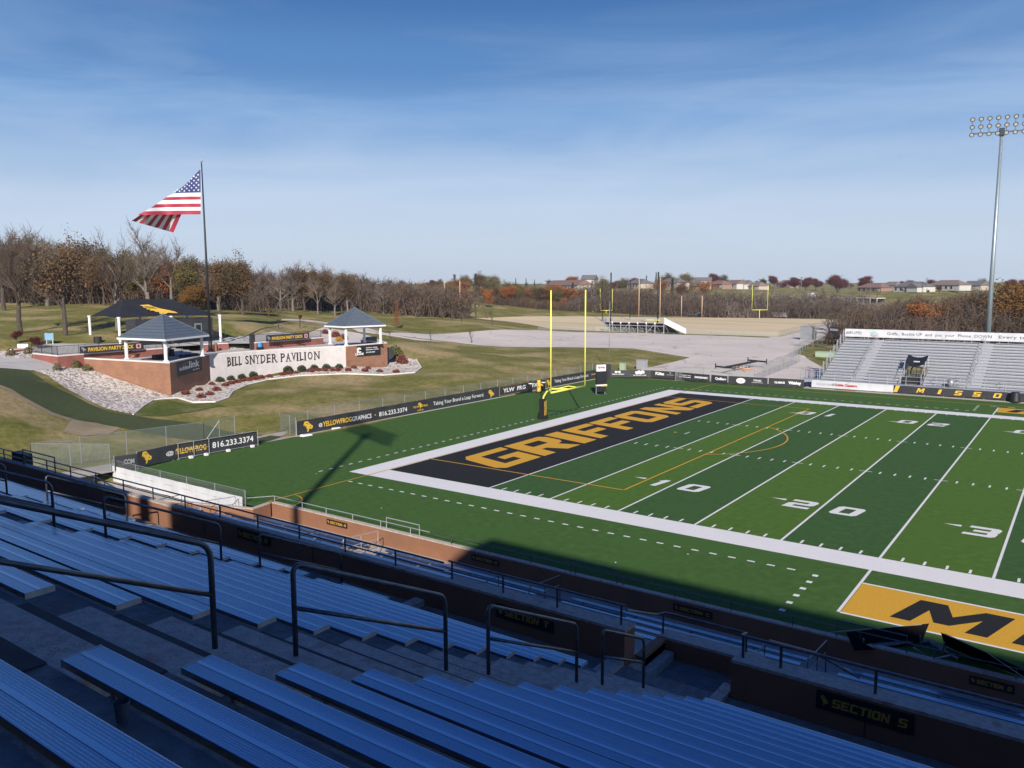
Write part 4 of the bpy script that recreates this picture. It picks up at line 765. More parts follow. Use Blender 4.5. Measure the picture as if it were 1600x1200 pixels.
tx = [slot(WINGV, 473, 488, .2, .95, 'gold'), slot(FT('@', .02), 497, 503, .42, .36, 'white'), slot(FT('YELLOWFROG', .03), 503.5, 549, .4, .46, 'gold'), slot(FT('GRAPHICS', .012), 549.5, 580, .4, .42, 'white'), slot(FT('•'), 585, 587, .55, .12, 'gold'), slot(FT('816.233.3374', .012), 592, 636, .38, .44, 'white'),
      slot(FT('YLW   FRG', .02), 645, 668, .55, .2, 'gold'), slot(WINGV, 653, 661, .42, .6, 'gold'), slot(FT('GFX', .02), 652, 662, .2, .14, 'gold'), slot(FT('Taking Your Brand a Leap Forward.', .004), 677, 756, .36, .5, 'white'), slot(WINGV, 763, 772, .15, .9, 'gold'),
      slot(FT('YLW  FRG  GFX', .03), 786, 840, .45, .48, 'white'), slot(WINGV, 854, 860, .15, .9, 'gold'), slot(FT('Taking Your Brand a Leap Forward.', .004), 866, 919, .4, .5, 'white'), slot(FT('YLW FRG', .02), 923, 930, .6, .2, 'gold')]
banner('end_line_banner', 'long black banner with white and gold writing along the whole end line', (bx, yb(463), 0), (bx, 57.6, 0), .08, 1.26, texts=tx)
b = MB(); y0, w_ = yb(780), yb(853)-yb(780)
for (z_, hh) in ((.17, .02), (1.17, .02)): b.box(bx+.022, bx+.026, y0, y0+w_, z_, z_+hh)
b.box(bx+.022, bx+.026, y0, y0+.05, .17, 1.19); b.box(bx+.022, bx+.026, y0+w_-.05, y0+w_, .17, 1.19); tag(b.build('banner_frame', 'gold'), 'thin gold outline framing the middle lettering of the end line banner', 'banner frame')
def seg(label, pa_, pb_, texts, h=1.18, z0=.06, m='banner_black'):
    a, c = at(*pa_, z=0), at(*pb_, z=0); L_ = (c-a).length; banner('corner_banner', label, a, c, z0, z0+h, m, [(vf, u*L_, w_*L_, zb, hh, mt) for vf, u, w_, zb, hh, mt in texts])
seg('black banner with four pale emblems at the far corner of the end line', (945, 590), (1017, 590.5), [(FT('Q', .03), .02, .05, .45, .4, 'white'), (FT('M', .05), .22, .12, .65, .28, 'white'), (FT('HILLYARD', .03), .16, .26, .42, .14, 'white'), (FT('✱', .03) if False else FT('#', .06), .66, .2, .5, .5, 'white'), (FT('MOSAIC LIFE', .02), .62, .28, .3, .12, 'white')], .98)
seg('dark banner with bold white lettering beside the far corner fence', (1017, 590.5), (1057, 593), [(glyphs('RAIT') if False else FT('FCAltec', .06), .18, .34, .45, .42, 'white'), (FT('♦', .0) if False else FT('o', .05), .72, .07, .75, .2, 'grey_print'), (FT('LEGENDS', .03), .6, .3, .5, .13, 'grey_print')], .98)
seg('dark banner with two small white notices', (1058, 593.5), (1108.5, 598), [(FT('A Complete Team', .03), .05, .38, .62, .16, 'white'), (FT('Your Community', .05), .05, .38, .38, .16, 'white'), (FT('MOSAIC', .07), .55, .4, .45, .26, 'white')], .98)
seg('short dark gate banner with bulky white script lettering', (1111, 598), (1136, 600.5), [(FT('Quillers', .06), .25, .7, .4, .4, 'white')], .98)
seg('dark banner with a shield emblem and a stacked white word', (1138, 600.5), (1199, 604), [(FT('O', .12), .2, .24, .2, .7, 'white'), (FT('HAMPTON', .03), .22, .2, .42, .2, 'white'), (FT('TITAN', .03), .64, .2, .55, .24, 'white'), (FT('construction', .01), .6, .28, .38, .1, 'white')], 1.02)
seg('black banner with a plain white word and a white boxed script', (1201, 604), (1256, 607), [(FT('CLARIOS', .05), .16, .3, .45, .26, 'white'), (FT('▬', .0) if False else FT('Whiskey', .07), .56, .36, .32, .48, 'white')], 1.02)
# the turned banners at the near corner
P0, P1, P2, P3 = at(402, 696.5, z=0), at(326, 710, z=0), at(278, 718.5, z=0), at(216, 733, z=0)
def seg3(label, a, c, texts, z0=.1, h=1.1):
    L_ = (c-a).length; banner('corner_banner', label, a, c, z0, z0+h, 'banner_black', [(vf, u*L_, w_*L_, zb, hh, mt) for vf, u, w_, zb, hh, mt in texts])
seg3('black banner reading 816.233.3374 on a wheeled frame at the near corner', P1, P0, [(FT('816.233.3374', .012), .08, .84, .42, .46, 'white')])
seg3('black banner with gold lettering partly hidden by bars, left of the number banner', P2, P1+(P2-P1)*.01, [(FT('YELLOWFROG', .03), -.12, 1.06, .42, .42, 'gold')])
seg3('black banner with a gold winged crest and an at sign', P3, P2, [(WINGV, .1, .24, .25, .9, 'gold'), (FT('@', .02), .7, .2, .42, .36, 'white')])
seg3('dark banner folded back round the corner with faint lettering', at(180, 738, z=0), P3, [(FT('.COM', .03), .35, .5, .45, .36, 'grey_print')], h=1.0)
for i, (a, c) in enumerate(((P2, P1), (P1, P0))):
    d = (c-a).normalized(); nn = Vector((d.y, -d.x, 0)); t = thing('banner_frame', '%s tubular frame holding the near corner banners' % ('left' if i == 0 else 'right'), 'frame', tuple(a+nn*.12), 'tubular frames of the near corner banners')
    for z_ in (.12, .62, 1.22) if i == 0 else (.12, 1.22): MB().tube([a+nn*.12+Vector((0, 0, z_)), c+nn*.12+Vector((0, 0, z_))], .022, 5).build('rail', 'galv', t)
    for k in ((0, .5, 1) if i == 0 else (.001, .999)): q = a.lerp(c, k)+nn*.12; MB().tube([q, q+Vector((0, 0, 1.25))], .025, 5).build('post', 'galv', t)
    for k in (.35, .85): q = a.lerp(c, k)+nn*.3; MB().box(q.x-.12, q.x+.12, q.y-.12, q.y+.12, .02, .2).build('foot_weight', 'white', t)
# ================================================================ FAR BLEACHERS
fb = thing('far_bleachers', 'large aluminium bleachers along the far sideline', 'bleachers', (30, 68, 0))
FX0, FX1, FY0, RUN, RISE, NR = 12.3, 60.0, 63.45, .78, .292, 15
DZ = 1.02
b = MB(); b.box(10.4, FX1, 61.95, 63.4, DZ-.06, DZ); b.build('walkway_deck', 'galv', fb)
b = MB(); b.box(10.4, FX1, 61.95, 61.99, DZ-.3, DZ-.061); b.build('deck_edge', 'galv', fb)
FAIS = ((16.05, 17.35), (28.25, 29.75), (40.6, 42)); PORT = (21.4, 23.6)
segs = [(FX0, 16.0, 0), (17.4, 21.3, 0), (23.7, 28.2, 0), (29.8, 40.5, 0), (42.1, FX1, 0)]
FLAB = ['left-most block', 'block left of the covered portal', 'block right of the covered portal', 'block right of the second aisle', 'block at the frame edge']
for bi, (x0, x1, k0) in enumerate(segs):
    for k in range(NR):
        x0_, x1_ = x0, x1
        if bi == 1 and k >= 6: x1_ = 22.5
        if bi == 2 and k >= 6: x0_ = 22.52
        if bi == 2 and k in (0, 1): x0_ = 23.7
        y = FY0+.3+k*RUN; z = DZ+.3+k*RISE
        if bi == 2 and k < 2: pass
        tag(MB().box(x0_, x1_, y, y+.25, z-.045, z).build('bench', 'galv'), '%s bench above the walkway, %s, far bleachers' % (ORD[k], FLAB[bi]), 'bench', 'benches of the far bleachers')
b = MB()
for k in range(NR):
    y = FY0+k*RUN-.05; z = DZ+k*RISE
    for x0, x1 in ((FX0, 21.3), (23.7, FX1)) if k < 6 else ((FX0, FX1),):
        b.box(x0, x1, y-.12+.0, y+.52, z-.14+.1, z-.0); b.box(x0, x1, y+.54, y+.56, z, z+RISE-.06)
b.build('foot_deck', 'galv', fb)
b = MB(); b2 = MB()
for a, c in FAIS:
    for k in range(NR): y = FY0+k*RUN; z = DZ+k*RISE; b.box(a, c, y+.1, y+.46, z+.002, z+.14)
b.build('aisle_steps', 'galv', fb)
tp_y = FY0+NR*RUN+.1; tz = DZ+NR*RISE
b = MB()
for x in np.arange(FX0, FX1, 2.35): b.beam((x, FY0, .02), (x, tp_y, tz-.3), .1, .14); b.beam((x, tp_y+.22, 0), (x, tp_y+.22, tz+1.1), .08, .08); b.beam((x, FY0+5, 0), (x, FY0+5, DZ+5*RISE), .08, .08)
b.build('under_frame', 'galv_dull', fb)
for i, (a, c) in enumerate(FAIS):
    for k in range(4):
        x = (a+c)/2-.25; y0 = FY0+.6+k*2.9; y1 = y0+2.1; z0 = DZ+(y0-FY0)/RUN*RISE; z1 = DZ+(y1-FY0)/RUN*RISE
        t = thing('aisle_rail', '%s hoop rail up from the walkway in the %s aisle of the far bleachers' % (ORD[k], ORD[i]), 'handrail', (x, y0, z0), 'hoop rails of the far bleachers')
        MB().tube([(x, y0, z0), (x, y0, z0+.95), (x, y1, z1+.95), (x, y1, z1)], .026, 5).build('hoop', 'galv', t); MB().tube([(x, y0, z0+.5), (x, y1, z1+.5)], .022, 5).build('mid_rail', 'galv', t)
# front and side guard rails
t = railing('guard_rail', 'long front guard rail of the far bleachers with posts down to the apron', [(10.4, 61.93, 0), (FX1, 61.93, 0)], 2.05, [(x, 61.93, 0) for x in np.arange(10.45, FX1, 1.97)], r=.03, mid=1.55, m='galv')
t = thing('guard_rail', 'sloping chain link guard rail down the left end of the far bleachers', 'railing', (FX0, 66, DZ)); b = MB()
for k in range(8):
    y0 = FY0+k*RUN*2; z0 = DZ+k*2*RISE; MB().beam((FX0-.05, y0, z0-.2), (FX0-.05, y0, z0+1.5), .09, .09).build('post', 'galv', t)
    if k < 7: net(b, (FX0-.05, y0), (FX0-.05, y0+2*RUN), z0, z0+1.1, z0+2*RISE, z0+2*RISE+1.1)
build_net(b, 'mesh_panel', 'chainlink', t); MB().tube([(FX0-.05, FY0, DZ+1.1), (FX0-.05, tp_y, tz+1.1)], .026).build('top_rail', 'galv', t)
t = railing('guard_rail', 'short railing round the left end platform of the far bleachers', [(10.4, 62, DZ), (10.4, 63.6, DZ), (12.2, 63.6, DZ)], 1.05, [(10.4, 62, DZ), (10.4, 63.6, DZ), (11.3, 63.6, DZ), (12.2, 63.6, DZ)], r=.028, mid=.55, m='galv')
t = thing('access_ramp', 'dark framed ramp leading up to the left end of the far bleachers', 'ramp', (9, 66, 0)); MB().add([(10.4, 63.5, DZ), (12.1, 63.5, DZ), (12.1, 72, .1), (10.4, 72, .1)], [(0, 1, 2, 3)]).build('ramp_deck', 'galv_dull', t)
for x in (10.45, 12.05):
    MB().tube([(x, 63.6, DZ+1), (x, 72, 1.1)], .03, 5).build('top_rail', 'steel_dark', t); MB().tube([(x, 63.6, DZ+.55), (x, 72, .65)], .025, 5).build('mid_rail', 'steel_dark', t)
    for k in range(6): y = 63.6+k*1.68; MB().tube([(x, y, 0), (x, y, DZ+1-k*.18)], .028, 5).build('post', 'steel_dark', t)
# top banner
a, c = Vector((FX0-.1, tp_y+.05, 0)), Vector((FX1, tp_y+.05, 0)); L_ = (c-a).length
X = lambda px: at(px, 520, y=tp_y).x-a.x
tz0, tz1 = 5.62, 6.66
tt = []
for s, p0, p1, zb, hh in (('#BUPD', 1322, 1346, .34, .38), ('Griffs,  Buckle UP  and  put  your  Phone  DOWN', 1386, 1550, .26, .46), ('Every trip, every time', 1561, 1680, .26, .46)): tt.append((FT(s, .004, 0, 1.04), X(p0), X(p1)-X(p0), tz0+zb, hh, 'grey_dark'))
mat('grey_dark', (.09, .09, .095), .6); mat('teal_print', (.3, .6, .55), .6); mat('pink_print', (.75, .35, .35), .6)
t = banner('top_banner', 'long white banner with thin dark lettering along the top of the far bleachers', a, c, tz0, tz1, 'tarp_white', tt, poles=True)
x_ = a.x+X(1365); y_ = tp_y-.0
b = MB(); b.add([(x_-.45, y_-.03, 6.2), (x_+.45, y_-.03, 6.2), (x_, y_-.03, 6.55)], [(0, 1, 2)]); b.add([(x_-.2, y_-.03, 6.0), (x_+.2, y_-.03, 6.0), (x_+.2, y_-.03, 6.19), (x_-.2, y_-.03, 6.19)], [(0, 1, 2, 3)]); b.build('emblem', 'teal_print', t)
b = MB(); b.add([(x_-.4, y_-.03, 5.98), (x_, y_-.03, 5.72), (x_+.4, y_-.03, 5.98)], [(0, 1, 2)]); b.build('emblem', 'pink_print', t)
# skirt banners
def xs_(px): return at(px, 605, y=61.9).x
x0, x1 = xs_(1268), xs_(1396)
t = banner('skirt_banner', 'wrinkled white banner with red lettering below the far bleachers walkway', (x0, 61.88, 0), (x1, 61.88, 0), .12, .98, 'tarp_white', [(FT('Little Caesars', .05), xs_(1306)-x0, xs_(1339)-xs_(1306), .42, .32, 'red'), (FT('K9', .02), xs_(1300)-x0, .5, .42, .34, 'grey_print'), (FT('Crossroads Insurance', 0, .3), xs_(1275)-x0, 2.2, .4, .36, 'grey_print')], poles=False)
t = banner('skirt_banner', 'long dark banner with separate gold letters below the far bleachers', (x1+.02, 61.88, 0), (FX1, 61.88, 0), .14, .98, 'banner_black', [], poles=False)
b = MB()
for ch, p0 in zip('MISSO', (1432, 1465, 1491, 1520, 1552)):
    vf = _gc.get(ch) or _gc.setdefault(ch, curve2(G[ch])); xx = xs_(p0); ww = .3 if ch == 'I' else .72; V = [(xx+q_[0]*ww+.18*q_[1], 61.855, .3+q_[1]*.52) for q_ in vf[0]]; b.add(V, vf[1])
b.build('lettering', 'gold', t); b = MB(); xx = xs_(1378); b.add([(xx, 61.855, .22), (xx+1.3, 61.855, .26), (xx+1.5, 61.855, .96), (xx+1.95, 61.855, .96), (xx+1.65, 61.855, .2)], [(0, 4, 1), (1, 4, 3, 2)]); b.build('emblem', 'gold', t)
tag(MB().add([(xs_(1305), 61.3, .04), (xs_(1338), 61.3, .04), (xs_(1338), 61.75, .07), (xs_(1305), 61.75, .07)], [(0, 1, 2, 3)]).build('floor_mat', 'wall_brown'), 'flat reddish mat lying on the apron below the red lettering', 'mat')
tag(MB().tube([(xs_(1588), 61.4, .03), (xs_(1588), 61.4, .2), (xs_(1588), 61.4, .9), (xs_(1588), 61.4, 1.12)], .55, 12, .38).build('trash_bag_bin', 'black', smooth=True), 'black lined bin on the apron at the right frame edge', 'bin')
# covered portal
t = thing('stair_portal', 'covered stair portal in the far bleachers with a black canopy', 'stair portal', (22.5, 64, DZ)); px0, px1 = PORT
b = MB()
for x in PORT: b.beam((x, FY0, DZ), (x, FY0+4.4, DZ+1.75), .05, .05); 
for x in PORT:
    for k in range(3): y = FY0+k*2.2; b.tube([(x, y, DZ), (x, y, DZ+1.1+(.9 if k else 0)+k*.55)], .04, 6)
    b.tube([(x, FY0, DZ+1.1), (x, FY0+4.4, DZ+3.1)], .04, 6)
b.build('side_rail', 'galv', t)
b = MB(); n = 8; A = [(px0+(px1-px0)*i/n, DZ+3.15-.35*math.sin(math.pi*i/n)) for i in range(n+1)]
b.add([(x, FY0+2.4, z-.9) for x, z in A]+[(x, FY0+4.4, z) for x, z in A], [(i, i+1, n+2+i, n+1+i) for i in range(n)]); b.build('canopy', 'black', t)
b = MB(); lay(b, FT('MOSAIC', .06), (px0+.3, FY0+3.25, DZ+2.33), (1, 0, 0), (0, .91, .41), 1.6, .3, (0, -.4, .9)); b.build('lettering', 'white', t)
b = MB(); [b.box(px0, px1, FY0+2+i*.3, FY0+2.3+i*.3, DZ-1+i*.2, DZ-.9+i*.2) for i in range(5)]; [b.tube([(px0+.3+i*.3, FY0+1.9, DZ+.2), (px0+.3+i*.3, FY0+1.9, DZ+1.4)], .02, 5) for i in range(6)]; b.build('stair', 'galv_dull', t)
MB().box(px0+.1, px1-.2, FY0+.4, FY0+.6, DZ+.02, DZ+.75).build('equipment_case', 'black', t)
tag(MB().tube([(27.0-.3, FY0-.3, DZ), (26.7, FY0-.3, DZ+.85)], .32, 12, .36).build('trash_can', 'galv_dull', smooth=True), 'grey trash can on the walkway of the far bleachers', 'trash can')
for i, (x0, x1) in enumerate(((25.2, 27.6), (31.8, 35))): 
    t = thing('wheelchair_bay', '%s railed wheelchair bay cut into the front rows of the far bleachers' % ('left' if i == 0 else 'right'), 'railed bay', (x0, FY0+.5, DZ)); MB().tube([(x0, FY0-.1, DZ), (x0, FY0-.1, DZ+1), (x0, FY0+1.3, DZ+1.15), (x1, FY0+1.3, DZ+1.15), (x1, FY0-.1, DZ+1), (x1, FY0-.1, DZ)], .03, 5).build('frame', 'galv', t); MB().box(x0, x1, FY0-.05, FY0+1.25, DZ+.01, DZ+.05).build('deck', 'galv', t)
# ================================================================ PITCH-SIDE THINGS
q = at(932, 617, z=0); t = thing('play_clock', 'black play clock board on two legs with a white panel on top', 'play clock', (q.x, q.y, 0)); d = Vector((.5, .866, 0)); nn = Vector((.866, -.5, 0)); rr = d*1.0
def bd(b, u0, u1, z0, z1, th=.25, off=0): 
    a = Vector((q.x, q.y, 0))+d*u0+nn*off; c = Vector((q.x, q.y, 0))+d*u1+nn*off; return b.add([(*(a+nn*th)[:2], z0), (*(c+nn*th)[:2], z0), (*(c)[:2], z0), (*a[:2], z0), (*(a+nn*th)[:2], z1), (*(c+nn*th)[:2], z1), (*c[:2], z1), (*a[:2], z1)], [(3, 2, 1, 0), (4, 5, 6, 7), (0, 1, 5, 4), (1, 2, 6, 5), (2, 3, 7, 6), (3, 0, 4, 7)])
bd(MB(), -.15, 1.25, 1.25, 2.7).build('clock_board', 'black', t); bd(MB(), -.1, 1.1, 2.75, 3.5, .2).build('top_panel', 'white', t); bd(MB(), 1.27, 1.75, 1.7, 2.75, .2).build('side_board', 'banner_black', t); bd(MB(), 1.12, 1.8, 2.8, 3.5, .2).build('speaker', 'banner_black', t)
b = MB(); lay(b, FT('HyVee', .05), tuple(q+d*.02+nn*.205+Vector((0, 0, 2.95))), d, (0, 0, 1), .95, .4, nn); b.build('lettering', 'red', t)
bd(MB(), -.15, 1.25, 1.05, 1.2, .27).build('strip', 'white', t); bd(MB(), .5, 1.25, .98, 1.12, .29).build('gold_strip', 'gold', t)
bd(MB(), -.05, 1.15, .35, 1.0, .12).build('skirt', 'black', t)
for u in (-.05, 1.1): p_ = q+d*u; MB().tube([(p_.x, p_.y, 0), (p_.x, p_.y, 1.2)], .045, 6).build('leg', 'galv_dull', t); MB().tube([(p_.x, p_.y, .08), tuple(Vector((p_.x, p_.y, .08))+nn*.4)], .05, 6).build('foot', 'galv_dull', t)
# mower parked by the banner and stacked hurdles
def wheel(b, c, r, w_, ax): b.tube([Vector(c)-Vector(ax)*w_/2, Vector(c)+Vector(ax)*w_/2], r, 14)
q = at(842, 613.5, z=0); t = thing('tackling_dummy', 'yellow and black padded tackling dummy standing before the end line banner', 'tackling dummy', (q.x, q.y, 0))
MB().tube([(q.x, q.y, .12), (q.x, q.y, .3), (q.x, q.y, .9), (q.x, q.y, 1.3), (q.x, q.y, 1.5)], .27, 12, .2).build('body', 'gold', t, smooth=True); MB().cyl(q.x, q.y, 0, .13, .42, 12).build('base', 'black', t)
for s in (-1, 1): MB().tube([(q.x, q.y+s*.2, 1.1), (q.x+.25, q.y+s*.42, .8)], .08, 8).build('arm', 'gold', t)
for i, (px, py) in enumerate(((829, 613.5), (849, 611.5))):
    q = at(px, py, z=0); t = thing('tackling_dummy', 'black padded tackling dummy %s the yellow one' % ('left of' if i == 0 else 'right of'), 'tackling dummy', (q.x, q.y, 0)); MB().tube([(q.x, q.y, .1), (q.x, q.y, 1.0), (q.x, q.y, 1.35)], .24, 10, .16).build('body', 'black', t, smooth=True); MB().cyl(q.x, q.y, 0, .11, .36, 12).build('base', 'black', t); MB().cyl(q.x, q.y, 1.05, 1.15, .25, 12).build('band', 'white', t)
q = at(812, 614.5, z=0); t = thing('tackling_sled', 'low brown and black tackling sled left of the dummies', 'sled', (q.x, q.y, 0))
MB().tube([(q.x-.3, q.y-1.5, .22), (q.x-.3, q.y-.3, .3)], .22, 10, .2).build('pad', 'wall_brown', t, smooth=True)
for s in (-.4, .4): MB().tube([(q.x+s, q.y-1.4, .06), (q.x+s, q.y+1.6, .06), (q.x+s, q.y+1.8, .25)], .05, 6).build('runner', 'black', t)
for k in range(3): MB().tube([(q.x, q.y-.4+k*.8, .05), (q.x-.2, q.y-.1+k*.8, .85), (q.x+.3, q.y+.2+k*.8, .7)], .07, 6).build('arm', 'black', t)
MB().box(q.x-.5, q.x+.5, q.y-.2, q.y+1.5, .08, .2).build('deck', 'black', t)
for p_ in ((478, 681), (523, 670)): q = at(*p_, z=0); tag(MB().add([(q.x-.25, q.y-.5, .01), (q.x+.25, q.y-.5, .01), (q.x+.3, q.y+.5, .01), (q.x-.2, q.y+.5, .01), (q.x-.2, q.y-.4, .16), (q.x+.2, q.y-.4, .16), (q.x+.22, q.y+.4, .12), (q.x-.15, q.y+.4, .12)], [(3, 2, 1, 0), (4, 5, 6, 7), (0, 1, 5, 4), (1, 2, 6, 5), (2, 3, 7, 6), (3, 0, 4, 7)]).build('sandbag', 'white'), 'white sandbag lying at the foot of the %s of the end line banner' % ('left end' if p_[0] < 500 else 'gold lettering'), 'sandbag')
# stretched black wind screens on struts by the near sideline
def screen(label, pts, feet):
    t = thing('sideline_screen', label, 'screen', (pts[0].x, pts[0].y, 0)); a, b_, c, d_ = pts; mm = MB(); n = 6
    V = [a.lerp(b_, i/n) for i in range(n+1)]+[d_.lerp(c, i/n)-Vector((0, 0, .05*math.sin(math.pi*i/n))) for i in range(n+1)]; mm.add(V, [(i, i+1, n+2+i, n+1+i) for i in range(n)]); mm.build('cloth', 'cloth_black', t)
    for f, g_ in feet: MB().tube([f, g_], .03, 6).build('strut', 'galv_dull', t)
v = lambda px, py, y, : at(px, py, y=y)
screen('left black screen slumping from a rope beside the gold panel', [at(1322, 988, z=.3), at(1452, 974, z=.55), at(1440, 1004, z=.1), at(1335, 1017, z=.05)], [(at(1438, 993, z=.6), at(1440, 1012, z=.02)), (at(1428, 1012, z=.4), at(1446, 1024, z=.02)), (at(1349, 998, z=.5), at(1349, 1006, z=.05))])
screen('right black screen stretched from a leaning strut to the frame edge', [at(1470, 988, z=.9), at(1600, 1046, z=.5), at(1600, 1058, z=.05), at(1476, 1008, z=.05)], [(at(1476, 1003, z=.6), at(1473, 1022, z=.02)), (at(1458, 1030, z=.05), at(1484, 1024, z=.4))])
tag(MB().tube([at(1275, 990, z=.5), at(1340, 984, z=.55), at(1440, 976, z=.62)], .012, 5).build('rope', 'galv_dull'), 'thin rope leading from the wall railing to the left black screen', 'rope')
tag(MB().tube([at(1476, 990, z=.95), at(1540, 1018, z=.8), at(1602, 1060, z=.5)], .012, 5).build('rope', 'galv_dull'), 'thin rope running down along the right black screen', 'rope')
b = MB(); [b.tube([at(a_, b_, z=.05), at(c_, d_, z=.06)], .1, 7) for a_, b_, c_, d_ in ((1362, 1010, 1452, 1002), (1455, 1005, 1500, 1030))]; tag(b.build('pole_vault_mat', 'steel_dark'), 'dark padding roll lying between the two black screens', 'padding')
random.seed(3); b = 0
for i, p_ in enumerate(((596, 795), (1075, 867), (962, 880), (494, 741))): q = at(*p_, z=0); tag(MB().add([(q.x-.045, q.y-.03, .03), (q.x+.045, q.y-.025, .045), (q.x+.03, q.y+.035, .035), (q.x-.035, q.y+.03, .05)], [(0, 1, 2, 3)]).build('paper_scrap', 'white'), 'scrap of white paper lying on the green turf beside the broad white border', 'litter', 'paper scraps on the turf')
# ================================================================ PAVILION
ZT = 4.66
A_, B_, C_, D_, E_ = at(129, 559, z=ZT), at(265, 566, z=ZT), at(327, 553, z=ZT), at(540, 540, z=ZT), at(605, 535, z=ZT)
SG = [C_]+[at(px, py, z=ZT) for px, py in ((365, 550), (400, 547.4), (435, 545.2), (470, 543.3), (505, 541.5))]+[D_]
def capped(name, label, pts, z0, z1, t, m, ct=.5, cm='cap', ch=.12):
    w_ = thing(name, label, 'wall', (pts[0][0], pts[0][1], z0)); p2 = [(p[0], p[1]) for p in pts]
    MB().wall(p2, z0, z1-ch, t).build('wall_face', m, w_); 
    q = [Vector(p) for p in p2]; dd = (q[1]-q[0]).normalized(); n0 = Vector((-dd.y, dd.x))
    MB().wall([tuple(p-n0*.06) for p in q] if len(q) == 2 else p2, z1-ch+.002, z1, t+.1).build('coping', cm, w_)
    return w_
capped('pavilion_wall', 'orange brick corner wall of the pavilion carrying the left black sign', [A_, B_, C_], -.5, ZT, .45, 'brick')
capped('sign_wall', 'curved pale stone wall carrying the large dark capitals BILL SNYDER PAVILION', SG, 0, ZT-.02, .4, 'limestone')
E2 = E_+Vector((-7, 2.2, 0))
capped('pavilion_wall', 'orange brick wall at the right end of the pavilion carrying the right black sign', [D_+Vector((.12, -.02, 0)), E_, E2], -.5, ZT, .45, 'brick')
# capitals follow the curve of the wall
ln = [(SG[i+1]-SG[i]).length for i in range(6)]
def on_sign(px):
    for i in range(6):
        a, b_ = SG[i], SG[i+1]
        lo, hi = 0, 1
        f = lambda t: (lambda q: 800+FP*(q-CP).dot(_r)/(q-CP).dot(_f))(a.lerp(b_, t))
        if f(1) >= px or i == 5:
            for _ in range(30): mid = (lo+hi)/2; lo, hi = (mid, hi) if f(mid) < px else (lo, mid)
            return a.lerp(b_, lo), (b_-a).normalized()
letters = thing('wall_lettering', 'large dark capitals BILL SNYDER PAVILION fixed to the pale stone wall', 'lettering', tuple(SG[2]))
b = MB(); mat('bronze', (.03, .025, .024), .5)
for wd, pxs in (('BILL', (353.5, 361, 365.5, 371.5, 377.5)), ('SNYDER', (381.5, 388.5, 398, 405.5, 415, 423, 433)), ('PAVILION', (437, 445.5, 454, 462.5, 466.8, 474.5, 478.8, 489, 500))):
    for i, ch in enumerate(wd):
        a, d = on_sign(pxs[i]); c, _ = on_sign(pxs[i+1]); w_ = (c-a).length; g_ = w_*.14; nn = Vector((d.y, -d.x, 0)); wd_ = (w_-g_*2) if ch != 'I' else .17
        zb = 3.05; hh = 1.02; p = a+d*g_+nn*.05; p.z = zb
        lay(b, FT(ch, .008), p, d, (0, 0, 1), wd_, hh, nn, .045)
        # serifs at the stem feet and heads
        for (u, v_) in {'B': [(0, 0), (0, 1)], 'I': [(.5, 0), (.5, 1)], 'L': [(.07, 0), (.07, 1)], 'N': [(.05, 1), (.95, 1), (.05, 0)], 'Y': [(0, 1), (1, 1), (.5, 0)], 'D': [(.05, 0), (.05, 1)], 'E': [(.05, 0), (.05, 1)], 'R': [(.05, 0), (.05, 1), (.95, 0)], 'P': [(.07, 0), (.07, 1)], 'A': [(.03, 0), (.97, 0)], 'V': [(.03, 1), (.97, 1)]}.get(ch, []):
            q = p+d*(u*wd_); z_ = zb+v_*hh; q.z = z_-.03; b.beam(q-d*.14+nn*.001, q+d*.14+nn*.001, .04, .06)
b.build('capital', 'bronze', letters)
def face_panel(name, label, a, c, u0, u1, z0, z1, m, items):
    d = (c-a).normalized(); nn = Vector((d.y, -d.x, 0)); t = thing(name, label, 'sign', tuple(a+d*u0)); L_ = u1-u0; p = a+d*u0; 
    b = MB(); q0, q1 = p+nn*.05, p+d*L_+nn*.05; b.beam((q0.x, q0.y, (z0+z1)/2), (q1.x, q1.y, (z0+z1)/2), .08, z1-z0); b.build('panel', m, t)
    for vf, x, w_, zb, hh, mt in items: b = MB(); lay(b, vf, (p.x+d.x*x*L_+nn.x*.1, p.y+d.y*x*L_+nn.y*.1, z0+zb*(z1-z0)), d, (0, 0, 1), w_*L_, hh*(z1-z0), nn); b.build('lettering', mt, t)
lf = (C_-B_).length; cx = lambda px, a, c: None
swoosh = curve2([[(0, .0), (.25, .5), (.6, .8), (1, 1), (.6, .72), (.25, .4)]])
face_panel('pavilion_sign', 'black sign with white lower-case lettering on the left brick wall', B_, C_, lf*.13, lf*.77, 2.95, 4.52, 'black', [(FT('sudden', .012), .1, .37, .36, .3, 'white'), (FT('link', .014), .48, .4, .38, .5, 'white'), (FT('by altice', .02), .62, .26, .14, .13, 'white'), (swoosh, .1, .5, .66, .2, 'grey_print')])
lf = (E_-D_).length
cr_ = curve2([[(.12, .1), (.75, .1), (.75, .32), (.4, .32), (.4, .62), (.75, .62), (.75, .85), (.4, 1), (.12, .85)]])
face_panel('pavilion_sign', 'black sign with white emblem and three small lines on the right brick wall', D_, E_, lf*.17, lf*.82, 3.0, 4.5, 'black', [(cr_, .12, .15, .36, .5, 'white'), (FT('CRANE', .05), .05, .31, .14, .2, 'white'), (FT('Outdoor Living', .03), .45, .42, .68, .14, 'white'), (FT('Experience Center', .03), .45, .48, .5, .14, 'white'), (FT('816.233.4040', .03), .45, .33, .28, .12, 'white')])
